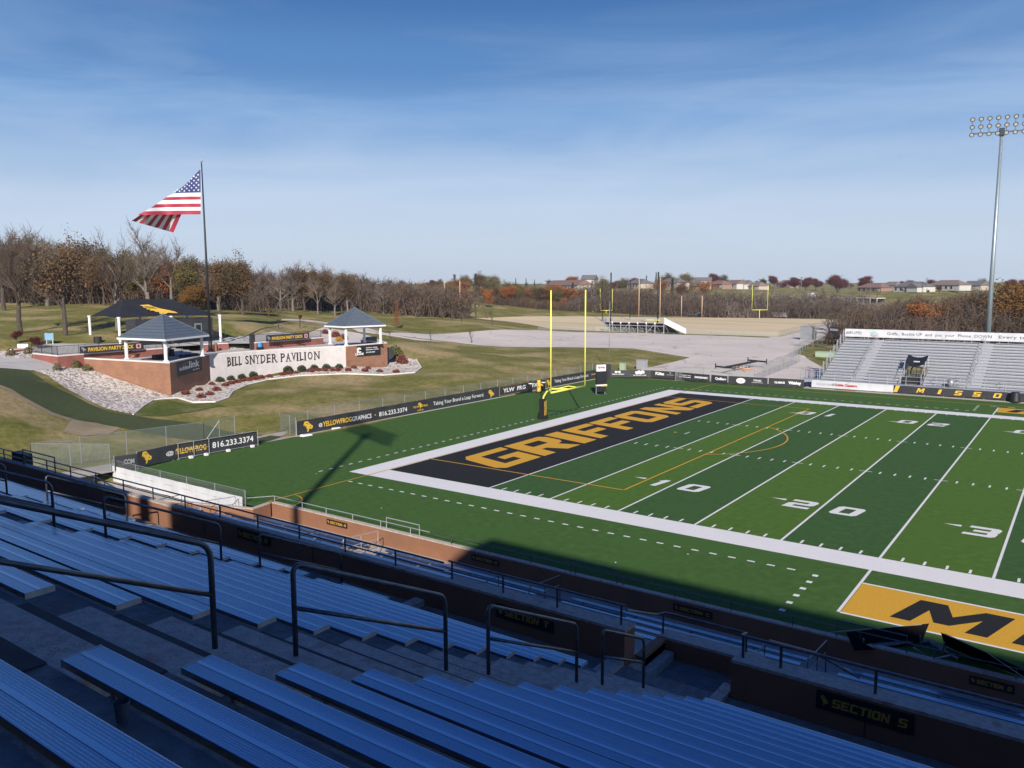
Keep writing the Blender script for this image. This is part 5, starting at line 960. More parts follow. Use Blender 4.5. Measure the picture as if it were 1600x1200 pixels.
# terrace floors
FL = 4.2
fl = [A_, B_, C_]+SG[1:-1]+[D_, E_, E2, at(510, 533, z=FL), at(405, 541, z=FL), at(330, 543, z=FL), at(262, 550, z=FL), at(150, 556, z=FL)]
inset = lambda p: p+Vector((-.25, 0, 0))
tz = MB(); n = len(fl); tz.add([(inset(p).x, inset(p).y, FL) for p in fl], [tuple(range(n))]); drape('terrace', [inset(p) for p in fl], 'pale_concrete', 0, 2.0, zf=lambda xy: np.full(len(xy), FL))
W2 = [at(51, 551.5, z=5.15), at(90, 555.5, z=5.15), at(194, 547.6, z=5.15), at(262, 543, z=5.15)]
capped('retaining_wall', 'low reddish brick wall behind the left shelter, under the left deck banner', W2, 3, 5.15, .4, 'brick_red')
W3 = [at(20, 545.5, z=5.35), at(85, 540, z=5.35), at(150, 534.5, z=5.35)]
capped('retaining_wall', 'reddish brick wall with pale coping at the far left behind the ramp', W3, 3.5, 5.35, .4, 'brick_red')
W4 = [at(319, 537.5, z=5.15), at(357, 535.5, z=5.15)]
capped('retaining_wall', 'short reddish brick wall behind the flagpole foot', W4, 3, 5.15, .4, 'brick_red')
W5 = [at(400, 535.8, z=5.12), at(505, 526.2, z=5.25)]
capped('retaining_wall', 'long reddish brick wall behind the right picnic tables', W5, 3, 5.2, .4, 'brick_red')
up = [W2[0], W2[1], W2[2], W2[3], at(268, 541, z=5.1), W4[0], W4[1], W5[0], W5[1], at(500, 519, z=5.6), at(430, 517, z=5.6), at(350, 522, z=5.6), at(240, 526, z=5.6), at(140, 530, z=5.5), at(60, 540, z=5.3)]
drape('plaza', [p+Vector((-.2, 0, 0)) for p in up], 'pale_concrete', 0, 2.0, zf=lambda xy: 5.03+.55*np.clip((-57.5-xy[:, 0])/9, 0, 1))
def stairs(label, p, q, back, n, z0, z1):
    """p,q foot of the flight left and right, back = run direction vector"""
    t = thing('terrace_stairs', label, 'stairs', tuple(p)); b = MB()
    for i in range(n): a, c = p+back*(i/n), q+back*(i/n); e, g_ = p+back, q+back; z = z0+(z1-z0)*(i+1)/n; b.add([(a.x, a.y, z0-.5), (c.x, c.y, z0-.5), (g_.x, g_.y, z0-.5), (e.x, e.y, z0-.5), (a.x, a.y, z), (c.x, c.y, z), (g_.x, g_.y, z), (e.x, e.y, z)], [(3, 2, 1, 0), (4, 5, 6, 7), (0, 1, 5, 4), (1, 2, 6, 5), (2, 3, 7, 6), (3, 0, 4, 7)])
    b.build('flight', 'pale_concrete', t)
    for s in (p, q): 
        MB().tube([(s.x, s.y, z0+.95), (s.x+back.x, s.y+back.y, z1+.95)], .03, 5).build('handrail', 'black', t)
        for k in (0, .5, 1): MB().tube([(s.x+back.x*k, s.y+back.y*k, z0+(z1-z0)*k), (s.x+back.x*k, s.y+back.y*k, z0+(z1-z0)*k+.95)], .025, 5).build('post', 'black', t)
stairs('broad pale steps rising behind the left shelter', at(284, 556, z=FL), at(318, 552, z=FL), Vector((-6.5, -2.6, 0)), 7, FL, 5.15)
stairs('broad pale steps rising between the flagpole and the blue barrel', at(358, 547, z=FL), at(394, 544, z=FL), Vector((-5.5, 1.6, 0)), 8, FL, 5.2)
def iron(label, pts, h, z, m='black', dz=.14):
    t = thing('iron_fence', label, 'fence', (*pts[0][:2], z)); b = MB(); r_ = MB()
    for p, q in zip(pts, pts[1:]):
        n = int((q-p).length/dz); r_.tube([(p.x, p.y, z+h), (q.x, q.y, z+h)], .025, 4); r_.tube([(p.x, p.y, z+.12), (q.x, q.y, z+.12)], .02, 4)
        for i in range(n+1): c = p.lerp(q, i/n); b.add([(c.x-.01, c.y-.01, z+.1), (c.x+.01, c.y+.01, z+.1), (c.x+.01, c.y+.01, z+h), (c.x-.01, c.y-.01, z+h)], [(0, 1, 2, 3)])
        for i in range(int((q-p).length/2.4)+1): c = p+(q-p).normalized()*min((q-p).length, i*2.4); MB().tube([(c.x, c.y, z), (c.x, c.y, z+h+.05)], .035, 5).build('post', m, t)
    b.build('baluster', m, t); r_.build('rail', m, t)
iron('black iron fence on the reddish wall behind the left shelter', [W2[0]+Vector((-.2, 0, 0)), W2[1]+Vector((-.2, .1, 0)), W2[2]+Vector((-.2, .1, 0)), W2[3]+Vector((-.2, .1, 0))], 1.0, 5.15)
iron('black iron fence panel standing beside the footpath left of the brick corner', [at(91, 568.5, z=4.1), at(128, 566, z=4.1)], .95, 4.1)
iron('black iron fence on the reddish wall behind the right tables', [W5[0]+Vector((-.2, 0, 0)), W5[1]+Vector((-.2, 0, 0))], 1.0, 5.2)
iron('black iron fence along the back of the plaza beyond the wide canopy', [at(300, 530, z=5.6), at(352, 527, z=5.6)], 1.05, 5.6)
def dbanner(label, a, c, z0, z1): 
    L_ = (c-a).length; banner('deck_banner', label, a, c, z0, z1, 'banner_black', [(FT('PAVILION PARTY DECK', .04, .12), L_*.12, L_*.72, z0+.18, .44, 'gold'), (WINGV, L_*.02, L_*.07, z0+.2, .5, 'grey_print'), (_gc.get('O') or curve2(G['O']), L_*.88, L_*.08, z0+.13, .55, 'pink_print')], poles=False)
dbanner('left black banner reading PAVILION PARTY DECK in gold on the iron fence', at(123, 552.5, z=5.2)+Vector((.3, 0, 0)), at(222, 545.2, z=5.2)+Vector((.3, 0, 0)), 5.2, 6.0)
dbanner('right black banner reading PAVILION PARTY DECK in gold on the iron fence', at(414, 534, z=5.22)+Vector((.3, 0, 0)), at(481, 528, z=5.28)+Vector((.3, 0, 0)), 5.22, 6.1)
# shelters with four white posts and a slate metal pyramid roof
def shelter(label, p1, p2, p3, zb, ze, za):
    p4 = p1+p3-p2; c = (p1+p3)/2; t = thing('shelter', label, 'shelter', (c.x, c.y, zb)); P = [p1, p2, p3, p4]
    for p in P:
        o = MB().box(p.x-.12, p.x+.12, p.y-.12, p.y+.12, zb, ze-.05).build('post', 'post_white', t); MB().box(p.x-.2, p.x+.2, p.y-.2, p.y+.2, zb, zb+.14).build('plinth', 'post_white', t)
    o = [c+(p-c)*1.21 for p in P]; b = MB(); ap = (c.x, c.y, za)
    for i in range(4):
        a, d = o[i], o[(i+1) % 4]; m_ = 8
        for k in range(m_):
            f0, f1 = k/m_, (k+1)/m_; lz = lambda f: ze+(za-ze)*f; q = [a.lerp(c, f0), d.lerp(c, f0), d.lerp(c, f1), a.lerp(c, f1)]; b.add([(q[0].x, q[0].y, lz(f0)+.02), (q[1].x, q[1].y, lz(f0)+.02), (q[2].x, q[2].y, lz(f1)), (q[3].x, q[3].y, lz(f1))], [(0, 1, 2, 3)])
    b.build('roof', 'metal_roof', t); b = MB()
    for i in range(4): a, d = o[i], o[(i+1) % 4]; b.beam((a.x, a.y, ze-.07), (d.x, d.y, ze-.07), .1, .2)
    b.build('fascia', 'post_white', t); b = MB()
    for i in range(4): a, d = P[i], P[(i+1) % 4]; b.beam((a.x, a.y, ze-.2), (d.x, d.y, ze-.2), .14, .22)
    b.add([(p.x, p.y, ze-.05) for p in o], [(0, 1, 2, 3)]); b.build('soffit', 'galv_dull', t); b = MB()
    for i in range(4): b.tube([(o[i].x, o[i].y, ze+.03), (c.x, c.y, za+.02)], .05, 5)
    b.build('hip_cap', 'metal_roof', t); MB().tube([(c.x, c.y, za-.1), (c.x, c.y, za+.12)], .12, 6, .05).build('finial', 'metal_roof', t)
shelter('left pavilion shelter with a slate metal roof, on the brick corner wall', at(198, 560.5, z=4.7), at(260.5, 564.3, z=4.7)+Vector((-.3, .1, 0)), at(316, 555.5, z=4.7), 4.62, 7.05, 9.55)
shelter('right pavilion shelter with a slate metal roof, on the right brick wall', at(516, 537, z=4.7), at(542.5, 539.3, z=4.7)+Vector((-.3, .1, 0)), at(599, 536, z=4.7)+Vector((-.3, -.2, 0)), 4.62, 7.2, 9.65)
# wide black canopy
zb = 5.35
Q1, Q2, Q3 = at(142, 532.5, z=zb), at(188, 537, z=zb), at(345, 530.5, z=zb); Q4 = Q1+Q3-Q2; ze = zb+3.25
t = thing('canopy', 'wide black fabric canopy with a gold winged crest on white posts', 'canopy', (Q2.x, Q2.y, zb)); u = (Q3-Q2); v_ = (Q1-Q2); R1 = Q2+v_*.5+u*.2; R2 = Q2+v_*.5+u*.66; zr = 10.95
for p in (Q1, Q2, Q3, Q4, Q2+u*.5, Q1+u*.5): MB().tube([(p.x, p.y, zb-.3), (p.x, p.y, ze+.1)], .17, 10).build('post', 'post_white', t); MB().cyl(p.x, p.y, ze-.02, ze+.16, .24, 10).build('post_cap', 'post_white', t)
b = MB()
def sheet(P, Z, sag=.18, n=8, c=None):
    a, d, e, f = P; V = []
    for i in range(n+1):
        for j in range(n+1):
            s_, r_ = i/n, j/n; q = a.lerp(d, s_).lerp(f.lerp(e, s_), r_); z = (Z[0]*(1-s_)+Z[1]*s_)*(1-r_)+(Z[3]*(1-s_)+Z[2]*s_)*r_-sag*math.sin(math.pi*s_)*math.sin(math.pi*r_)+.3*math.sin(math.pi*s_)*(1-r_)**2*.6; V.append((q.x, q.y, z))
    b.add(V, [(i*(n+1)+j, (i+1)*(n+1)+j, (i+1)*(n+1)+j+1, i*(n+1)+j+1) for i in range(n) for j in range(n)])
sheet((Q2, Q3, R2, R1), (ze, ze, zr, zr)); sheet((Q3, Q4, R2, R2+(R2-R1)*.001), (ze, ze, zr, zr)); sheet((Q4, Q1, R1, R2), (ze, ze, zr, zr)); sheet((Q1, Q2, R1, R1-(R2-R1)*.001), (ze, ze, zr, zr)); b.build('canopy_cloth', 'canopy', t, smooth=True)
# crest on the front slope
mid = Q2+u*.5; upv = (Vector((mid.x, mid.y, ze)).lerp(Vector(((R1+R2).x/2, (R1+R2).y/2, zr)), 1)-Vector((mid.x, mid.y, ze))); ud = u.normalized(); nn = ud.cross(upv.normalized()); nn = nn if nn.z > 0 else -nn
b = MB(); p0 = Vector((Q2.x, Q2.y, ze))+ud*(u.length*.30)+v_*.08+upv*.14+nn*.22
CREST = [[(0, .95), (.42, 1), (.55, .82), (.68, .66), (.9, .46), (1, .3), (.98, .1), (.85, .12), (.72, .18), (.6, .05), (.45, 0), (.42, .14), (.5, .3), (.4, .3), (.36, .46), (.24, .44), (.3, .56), (.16, .6), (.22, .7), (.08, .78), (.14, .84)]]
for k in range(5): CREST.append([(.16+k*.075, .86-k*.02), (.2+k*.075, .9-k*.02), (.3+k*.07, .64-k*.02), (.285+k*.07, .62-k*.02)])
vf = curve2(CREST); V = []
for qx, qy in vf[0]:
    s_, r_ = .27+.36*qx, .1+.62*qy; a_ = Q2.lerp(Q3, s_).lerp(R1.lerp(R2, s_), r_); z = ze*(1-r_)+zr*r_-.18*math.sin(math.pi*s_)*math.sin(math.pi*r_)+.18*math.sin(math.pi*s_)*(1-r_)**2; V.append(Vector((a_.x, a_.y, z))+Vector((.584, -.6, .55)).normalized()*.12)
b.add(V, vf[1]); b.build('crest', 'gold', t)
# flagpole and flag
fbz = FL; fd = (CP.z-fbz)/(-(ray(329.3, 549.6)).z); fp = CP+ray(329.3, 549.6)*fd
t = thing('flagpole', 'tall black flagpole with a silver ball on the terrace', 'flagpole', tuple(fp)); top = at(316.5, 259, d=(fp-CP).dot(_f)).z
MB().tube([(fp.x, fp.y, fbz), (fp.x, fp.y, top)], .2, 12, .07).build('pole', 'black', t, smooth=True); MB().cyl(fp.x, fp.y, fbz, fbz+.12, .55, 14).build('base_plate', 'black', t); MB().cyl(fp.x, fp.y, fbz+.12, fbz+1.5, .3, 12, .22).build('base_sleeve', 'black', t, smooth=True)
b = MB(); [b.tube([(fp.x, fp.y, top+.05+.3*math.cos(a)*-.5+.15), (fp.x, fp.y, top+.06+.3*math.cos(a+.4)*-.5+.15)], .16*math.sin(max(.05, a)), 10, .16*math.sin(min(3.1, a+.4))) for a in np.arange(0, 3.1, .4)]; b.build('finial_ball', 'galv', t, smooth=True)
dd = (fp-CP).dot(_f); MB().tube([at(313.6, 262, d=dd), at(315, 300, d=dd-.1), at(314.5, 340, d=dd), at(320, 345, d=dd)], .015, 4).build('halyard', 'galv_dull', t)
def F3(px, py, o=0): w_ = (314-px)/108.; return at(px, py, d=dd+o+1.1*math.sin(w_*9+py*.03)*min(1, w_*2)-2.2*w_)
fl_ = thing('flag', 'large striped flag with a starred blue canton, blowing and folding on the tall pole', 'flag', tuple(F3(314, 336)))
# the leading part: horizontal bands between hoist and the falling top edge
def edge(y):   # x of the falling top edge at pixel height y
    xs = [313, 295, 284, 271, 261, 250, 238, 228, 216, 206]; yy = [264, 283, 293, 301, 306, 313.5, 322, 328, 334, 345]
    return float(np.interp(y, yy, xs))
def band(y0, y1, mt, nm, lab=None, lx=None):
    b = MB(); n = 14; m_ = 4; V = []
    for j in range(m_+1):
        y = y0+(y1-y0)*j/m_; xe = edge(y)
        for i in range(n+1): x = 313.5+(xe-313.5)*i/n; bend = 2.0*(i/n)**2*(1 if y > 300 else .0); V.append(F3(x, min(y+bend*.6, 345)))
    off = [(q-_f*.015) for q in V]; b.add(V+off, [(j*(n+1)+i, j*(n+1)+i+1, (j+1)*(n+1)+i+1, (j+1)*(n+1)+i) for j in range(m_) for i in range(n)]); k0 = len(V)
    b.f += [(k0+c, k0+b_, k0+a, k0+d) for a, b_, c, d in [(q[0], q[1], q[2], q[3]) for q in b.f[-n*m_:]]][:0]
    o = b.build(nm, mt, fl_, smooth=True); 
    if lab: o['label'] = lab
band(264.5, 301, 'flag_blue', 'canton')
for i, (y0, y1) in enumerate(((301, 307), (307, 312), (312, 318), (318, 323.5), (323.5, 329), (329, 335))): band(y0, y1, 'flag_white' if i % 2 == 0 else 'flag_red', 'stripe')
b = MB()
for zx, zy in [(865, 222), (822, 238), (845, 250), (797, 265), (868, 275), (775, 293), (822, 283), (848, 305), (797, 310), (750, 322), (870, 328), (822, 332), (775, 336), (727, 345), (845, 355), (797, 358), (748, 365), (697, 372), (650, 380), (868, 380), (822, 384), (773, 386), (722, 390), (672, 393), (625, 400)]:
    px, py = 180+zx*.15, 240+zy*.15; V = []
    for k in range(10): r_ = 1.75 if k % 2 == 0 else .7; a = math.pi/2+k*math.pi/5; V.append(F3(px+r_*math.cos(a), py-r_*math.sin(a))-_f*.06)
    b.add(V+[F3(px, py)-_f*.06], [(k, (k+1) % 10, 10) for k in range(10)])
b.build('star', 'flag_white', fl_)
# the folded-back tail hangs below with its stripes running down
T0, T1 = (222.5, 333.5), (283.5, 334.5); U0, U1 = (206, 345), (271, 363.5); n = 13
ts = [0]+[.09, .17, .26, .36, .45, .54, .635, .72, .81, .89, 1.0]
for i in range(len(ts)-1):
    b = MB(); V = []; m_ = 5
    for k in range(m_+1):
        f = k/m_
        for s_ in (ts[i], ts[i+1]): x = (T0[0]+(T1[0]-T0[0])*s_)*(1-f)+(U0[0]+(U1[0]-U0[0])*s_)*f; y = (T0[1]+(T1[1]-T0[1])*s_)*(1-f)+(U0[1]+(U1[1]-U0[1])*s_)*f; q = F3(x, y, .3+(2.1+.35*math.sin(s_*17))*f); V.append(q)
    b.add(V, [(2*k, 2*k+1, 2*k+3, 2*k+2) for k in range(m_)]); b.build('tail_stripe', 'flag_red' if i % 2 == 0 else 'flag_white', fl_)
# terrace furniture
def picnic(label, px, py, rz):
    q = at(px, py, z=FL); t = thing('picnic_table', label, 'picnic table', tuple(q), 'picnic tables on the terrace', rz, local=True)
    MB().box(-.95, .95, -.38, .38, .72, .77).build('table_top', 'black', t); [MB().box(-.95, .95, s*.72-.13, s*.72+.13, .42, .46).build('seat', 'black', t) for s in (-1, 1)]
    for s in (-.7, .7): MB().tube([(s, -.75, .42), (s, -.3, .05), (s, .3, .05), (s, .75, .42)], .035, 6).build('leg', 'gold', t); MB().tube([(s, -.2, .05), (s, 0, .72), (s, .2, .05)], .035, 6).build('brace', 'gold', t)
for i, (px, py) in enumerate(((140, 562), (153, 561), (186, 559.5), (207, 558.5))): picnic('%s dark picnic table from the left behind the left brick wall' % ORD[i], px, py, R(100+i*6))
picnic('left one of the two dark picnic tables with yellow legs before the right reddish wall', 427, 543.5, R(75)); picnic('right one of the two dark picnic tables with yellow legs before the right reddish wall', 463, 540.5, R(75))
def drum(name, label, px, py, z, r, h, m, cat): q = at(px, py, z=z); tag(MB().tube([(q.x, q.y, z), (q.x, q.y, z+h*.3), (q.x, q.y, z+h*.31), (q.x, q.y, z+h*.9), (q.x, q.y, z+h)], r, 14, r*.94).build(name, m, smooth=False), label, cat)
mat('blue_plastic', (.03, .3, .6), .4)
drum('barrel', 'bright blue barrel on the terrace beside the dark board', 406, 546, FL, .33, .95, 'blue_plastic', 'barrel'); drum('trash_can', 'black trash can under the left shelter', 268, 556.5, FL, .36, .85, 'black', 'trash can'); drum('trash_can', 'dark trash can on the wall behind the left deck banner', 153, 537, 5.35, .5, .9, 'black', 'trash can'); drum('bollard', 'brown square post beside the flagpole foot', 337.5, 549, FL, .16, 1.1, 'wall_brown', 'post')
q = at(394.5, 546.5, z=FL); tag(MB().box(q.x-.12, q.x+.12, q.y-.35, q.y+.35, FL, FL+2.1).build('menu_board', 'banner_black'), 'tall dark board standing at the right foot of the central steps', 'board')
q = at(396, 547, z=FL); tag(MB().box(q.x, q.x+.5, q.y+.5, q.y+1.3, FL, FL+.35).build('bag', 'black'), 'dark bag on the terrace between the board and the blue barrel', 'bag')
q = at(253, 561, z=FL); tag(MB().box(q.x-.4, q.x+.4, q.y-1.0, q.y+.5, FL, FL+.55).build('cooler_box', 'black'), 'low black box against the post of the left shelter', 'box')
q = at(295, 557.5, z=FL); tag(MB().box(q.x-.3, q.x+.3, q.y-1.1, q.y+1.1, FL, FL+.3).build('low_bench', 'black'), 'low black bench near the right post of the left shelter', 'bench')
q = at(578, 534, z=FL); tag(MB().box(q.x-.4, q.x+.4, q.y-1.1, q.y+1.1, FL, FL+.75).build('counter', 'black'), 'black counter under the right shelter', 'counter')
q = at(607.5, 558, x=E_.x); t = thing('side_sign', 'dark rounded panel on the far side of the right brick wall', 'panel', (q.x-.6, q.y+.2, 2.2)); MB().tube([(q.x-.6, q.y+.5, 3.0), (q.x-.75, q.y+.62, 3.0)], .9, 14).build('panel', 'black', t)
# trailer and booth beyond the canopy
q = at(290, 532, z=5.7); t = thing('trailer', 'dark trailer with a lit doorway behind the wide canopy', 'trailer', tuple(q)); MB().beam((q.x-4, q.y-5, 7.2), (q.x-4, q.y+6, 7.2), 2.3, 2.4).build('body', 'banner_black', t); MB().box(q.x-2.84, q.x-2.8, q.y+3.2, q.y+4.3, 6.0, 7.7).build('door', 'galv_dull', t); MB().box(q.x-2.79, q.x-2.77, q.y+3.4, q.y+4.1, 6.1, 7.5).build('doorway', 'black', t)
for k in (-1, .2): MB().tube([(q.x-2.9, q.y+k, 6.0), (q.x-2.6, q.y+k, 6.0)], .38, 14).build('wheel', 'black', t); MB().tube([(q.x-2.59, q.y+k, 6.0), (q.x-2.55, q.y+k, 6.0)], .2, 12).build('hub', 'galv', t)
# little shrubs
def clump(nf, r, h, s, seed):
    rnd = random.Random(seed); b = MB()
    for _ in range(nf):
        a = rnd.uniform(0, 6.28); rr = r*math.sqrt(rnd.random()); z = h*rnd.uniform(.05, 1)*(1-.55*(rr/r)**2); c = Vector((rr*math.cos(a), rr*math.sin(a), z)); u = Vector((rnd.gauss(0, 1), rnd.gauss(0, 1), rnd.gauss(0, 1))).normalized(); v_ = u.cross(Vector((rnd.gauss(0, 1), rnd.gauss(0, 1), rnd.gauss(0, 1)))).normalized(); b.add([c-u*s, c+v_*s*.6, c+u*s, c-v_*s*.6], [(0, 1, 2, 3)])
    return b
mat('leaf_dark', (.03, .045, .018), .8, c2=(.05, .065, .025), scale=3); mat('leaf_red', (.14, .03, .025), .8, c2=(.2, .06, .035), scale=3); mat('leaf_olive', (.08, .08, .03), .8, c2=(.13, .12, .045), scale=3); mat('leaf_gold', (.5, .3, .03), .8, c2=(.35, .2, .03), scale=3); mat('twig', (.13, .1, .075), .9)
def plant(name, mb_, m, label, cat, grp):
    r = thing(name, label, cat, (0, 0, 0), grp, local=True); o = mb_.build('foliage', m, r, smooth=False); s_ = MB()
    rnd = random.Random(5)
    for _ in range(7): a = rnd.uniform(0, 6.28); s_.tube([(0, 0, 0), (.22*math.cos(a), .22*math.sin(a), .35)], .012, 3)
    k = s_.build('stem', 'twig', r); return r, [o, k]
gs = plant('shrub', clump(420, .52, .7, .09, 1), 'leaf_dark', 'small dark green shrub in the row at the foot of the pale sign wall', 'shrub', 'dark green shrubs below the sign wall'); rs = plant('shrub', clump(300, .45, .5, .08, 2), 'leaf_red', 'small rusty red shrub in the front row of the gravel bed', 'shrub', 'rusty red shrubs in the gravel bed'); osr = plant('shrub', clump(300, .5, .95, .08, 3), 'leaf_olive', 'small grey-green shrub on the gravel left of the brick corner', 'shrub', 'grey-green shrubs on the left gravel')
def put(src, P, sc=1):
    for i, (px, py) in enumerate(P):
        q = gp(px, py); 
        if i == 0: src[0].location = q; src[0].scale = (sc, sc, sc); src[0].rotation_euler.z = .3
        else: s_ = sc*random.uniform(.82, 1.15); copy_thing(src[0], src[1], q, random.uniform(0, 6), s_)
put(gs, [(344, 597), (361, 594), (378, 591.5), (396, 588.5), (413, 585.5), (431, 583), (450, 580.5), (471.5, 579), (491, 577.5), (510, 576.5), (530, 576)], 1.0)
put(rs, [(352, 604), (360, 601), (370, 599), (378, 597), (388, 595.5), (399, 594), (408, 592), (421, 590), (441, 587), (451, 585.5), (463, 584), (485, 581.5), (497, 580), (508, 580), (520, 580), (528, 580), (544, 580), (570, 581), (593, 582), (619, 583), (314.5, 622), (327.5, 618), (338.5, 611), (311, 611), (290, 617), (331, 602), (553, 576), (575, 577)])
put(osr, [(90, 579), (119, 575), (136, 580), (44, 553), (17, 556), (57, 559)], .95)
fb_ = [('bushy yellow flowering shrub under the right shelter beside the white post', (530, 534), 'leaf_gold', 1.0), ('round rust coloured bush right of the yellow shrub', (537, 531), 'leaf_red', 1.2), ('deep red bush behind the yellow flowering shrub', (524, 527), 'leaf_red', 1.3), ('tuft of pale ornamental grass beyond the right brick wall', (617, 560), 'leaf_olive', 2.2), ('reddish twiggy bush at the rounded end of the gravel bed', (628, 568), 'leaf_red', 1.5), ('rusty bush beside the plaza path left of the right shelter', (508, 522), 'leaf_red', 1.0)]
for i, (lb, p_, m_, sc) in enumerate(fb_): s_ = plant('bush', clump(500, .6, .9, .09, 10+i), m_, lb, 'bush', None); s_[0].location = gp(*p_); s_[0].scale = (sc, sc, sc)
# signs and boxes
def psign(label, px, pb_, pt, w_, m, m2, cat='sign', dist=None):
    q = gp(px, pb_); top = at(px, pt, d=(q-CP).dot(_f)).z; t = thing('notice_board', label, cat, tuple(q)); h = top-q.z; rt = Vector((.812, .584, 0)); nn = Vector((.584, -.812, 0))
    for s in (-1, 1): p = q+rt*s*w_*.35; MB().tube([(p.x, p.y, q.z), (p.x, p.y, top)], .04, 5).build('post', m2, t)
    a, c = q-rt*w_/2+nn*.05, q+rt*w_/2+nn*.05; MB().beam((a.x, a.y, top-h*.33), (c.x, c.y, top-h*.33), .06, h*.6).build('board', m, t)
mat('blue_sign', (.18, .35, .5), .5)
psign('tall pale blue sign on posts near the left lawn trees', 78, 538, 520, 1.1, 'blue_sign', 'white'); psign('small white notice board at the far left path', 36.5, 547, 537, 1.3, 'white', 'galv'); psign('pale green utility cabinet behind the banner at the far corner', 973, 577, 569, .7, 'leaf_pale', 'galv') if False else None
mat('cab_green', (.32, .42, .3), .6)
for lb, px, pb_, w_, h, m_ in (('pale green utility cabinet beyond the far corner banner', 973, 579, .8, 1.1, 'cab_green'), ('grey utility cabinet beyond the far corner banner', 1003, 577, 1.4, 1.4, 'galv'), ('grey equipment shed in the car park near the wire fence', 1261, 531, 2.6, 3.0, 'galv_dull'), ('small grey box beside the equipment shed', 1271, 530, 1.1, 1.8, 'galv_dull'), ('pale green utility box on the grass island', 1290, 558, 3.0, .9, 'cab_green')):
    q = gp(px, pb_); t = thing('utility_cabinet', lb, 'cabinet', tuple(q)); MB().box(q.x-w_/2, q.x+w_/2, q.y-w_/3, q.y+w_/3, q.z, q.z+h).build('body', m_, t); MB().box(q.x-w_/2-.05, q.x+w_/2+.05, q.y-w_/3-.05, q.y+w_/3+.05, q.z+h, q.z+h+.06).build('lid', m_, t)
# farm implement left in the car park
q0, q1 = at(1133, 574, z=1.0), at(1183, 564, z=1.0); t = thing('lift_frame', 'black H-shaped frame on orange struts left in the car park', 'equipment', (q0.x, q0.y, 0)); d = (q1-q0).normalized(); s_ = Vector((-d.y, d.x, 0))
b = MB(); b.beam(q0, q1, .3, .25)
for q in (q0, q1): b.beam(q-s_*1.7-d*.6, q+s_*1.7+d*.6, .2, .22); [b.beam(q+s_*k*1.7+d*k*.6-Vector((0, 0, .35)), q+s_*k*1.7+d*k*.6+Vector((0, 0, .45)), .12, .12, (1, 0, 0)) for k in (-1, 1)]
b.build('frame', 'black', t); mat('orange', (.7, .28, .06), .5); b = MB(); m0 = (q0+q1)/2
for k in (-1, 1): b.beam(m0+Vector((0, 0, -.1)), m0+d*k*2.4+s_*.8-Vector((0, 0, .9)), .1, .1); b.beam(m0+s_*.6+Vector((0, 0, -.5)), m0+d*k*2.0-s_*1.5-Vector((0, 0, .92)), .1, .1)
b.build('strut', 'orange', t); b = MB(); [b.beam(m0+d*(k*1.5+1)-Vector((0, 0, .95)), m0+d*(k*1.5+1)-Vector((0, 0, .2))+s_*.4, .07, .07) for k in range(3)]; b.build('stand', 'galv', t)
# mobile bleacher seen from behind
L0, L1 = at(944, 523.5, z=0), at(1037, 526.5, z=0); d = (L1-L0).normalized(); s_ = Vector((-d.y, d.x, 0)); LL = (L1-L0).length
t = thing('mobile_bleacher', 'towable aluminium bleacher seen from behind on the car park', 'bleacher', tuple(L0))
def PT(u, v_, z): return L0+d*u+s_*v_+Vector((0, 0, z))
b = MB()
for k in range(8): u = LL*k/7; b.beam(PT(u, 0, .7), PT(u, 0, 4.4), .17, .17); b.beam(PT(u, 0, 3.3), PT(u, 3.5, .8), .12, .12); 
for k in (0, 2, 5): b.beam(PT(LL*k/7, -.02, .8), PT(LL*(k+1)/7, -.02, 3.2), .09, .09)
for z in (.7, 2.6, 3.35, 4.4): b.beam(PT(0, 0, z), PT(LL, 0, z), .1, .12)
b.build('frame', 'galv', t); b = MB()
for k in range(7): b.beam(PT(0, .3+k*.7, 3.2-k*.38), PT(LL, .3+k*.7, 3.2-k*.38), .5, .1)
b.build('seat_row', 'steel_dark', t)  # seats coloured dark to stand for their shaded undersides
for k in range(8): MB().box(*[0]*0) if False else None
MB().add([PT(0, .35, 3.25), PT(LL, .35, 3.25), PT(LL+2.5, 4.6, .75), PT(0, 4.6, .75)], [(0, 1, 2, 3)]).build('under_seat_shade', 'black', t)  # black sheet standing in for the shade beneath the seats
b = MB(); [b.beam(PT(LL*k/7-.15, -.1, 3.25), PT(LL*k/7+.15, -.1, 3.25), .1, .35) for k in range(1, 7)]; b.build('bracket', 'post_white', t)
MB().add([PT(-.5, 0, 3.2), PT(-.5, 0, 4.6), PT(-.5, 2.2, 4.2), PT(-.5, 3.4, 2.4)], [(0, 1, 2, 3)]).build('side_panel', 'galv', t)
MB().add([PT(LL, 0, 3.2), PT(LL, 0, 4.7), PT(LL+4.2, 4, 1.9), PT(LL+4.2, 4, .6)], [(0, 1, 2, 3)]).build('side_panel', 'tarp_white', t)
MB().beam(PT(-2.5, .4, .6), PT(LL+3.6, .4, .55), .3, .3).build('chassis', 'galv_dull', t); 
for u in (5.0, 6.3): MB().tube([PT(u, -.25, .42), PT(u, .05, .42)], .42, 14).build('wheel', 'black', t); MB().tube([PT(u, -.28, .42), PT(u, -.251, .42)], .2, 10).build('wheel_hub', 'galv', t)
b = MB(); [b.beam(PT(u, 0, .05), PT(u, 0, .6), .12, .12) for u in np.arange(.5, LL+3, 2.4)]; b.build('jack', 'galv_dull', t)
MB().beam(PT(-2.6, .2, .6), PT(-2.6, .2, 1.2), .1, .1).build('tow_jack', 'galv', t); b = MB(); b.beam(PT(LL*.7, .02, 4.05), PT(LL*.94, .02, 4.05), .05, .12); b.build('caution_strip', 'yellow', t)
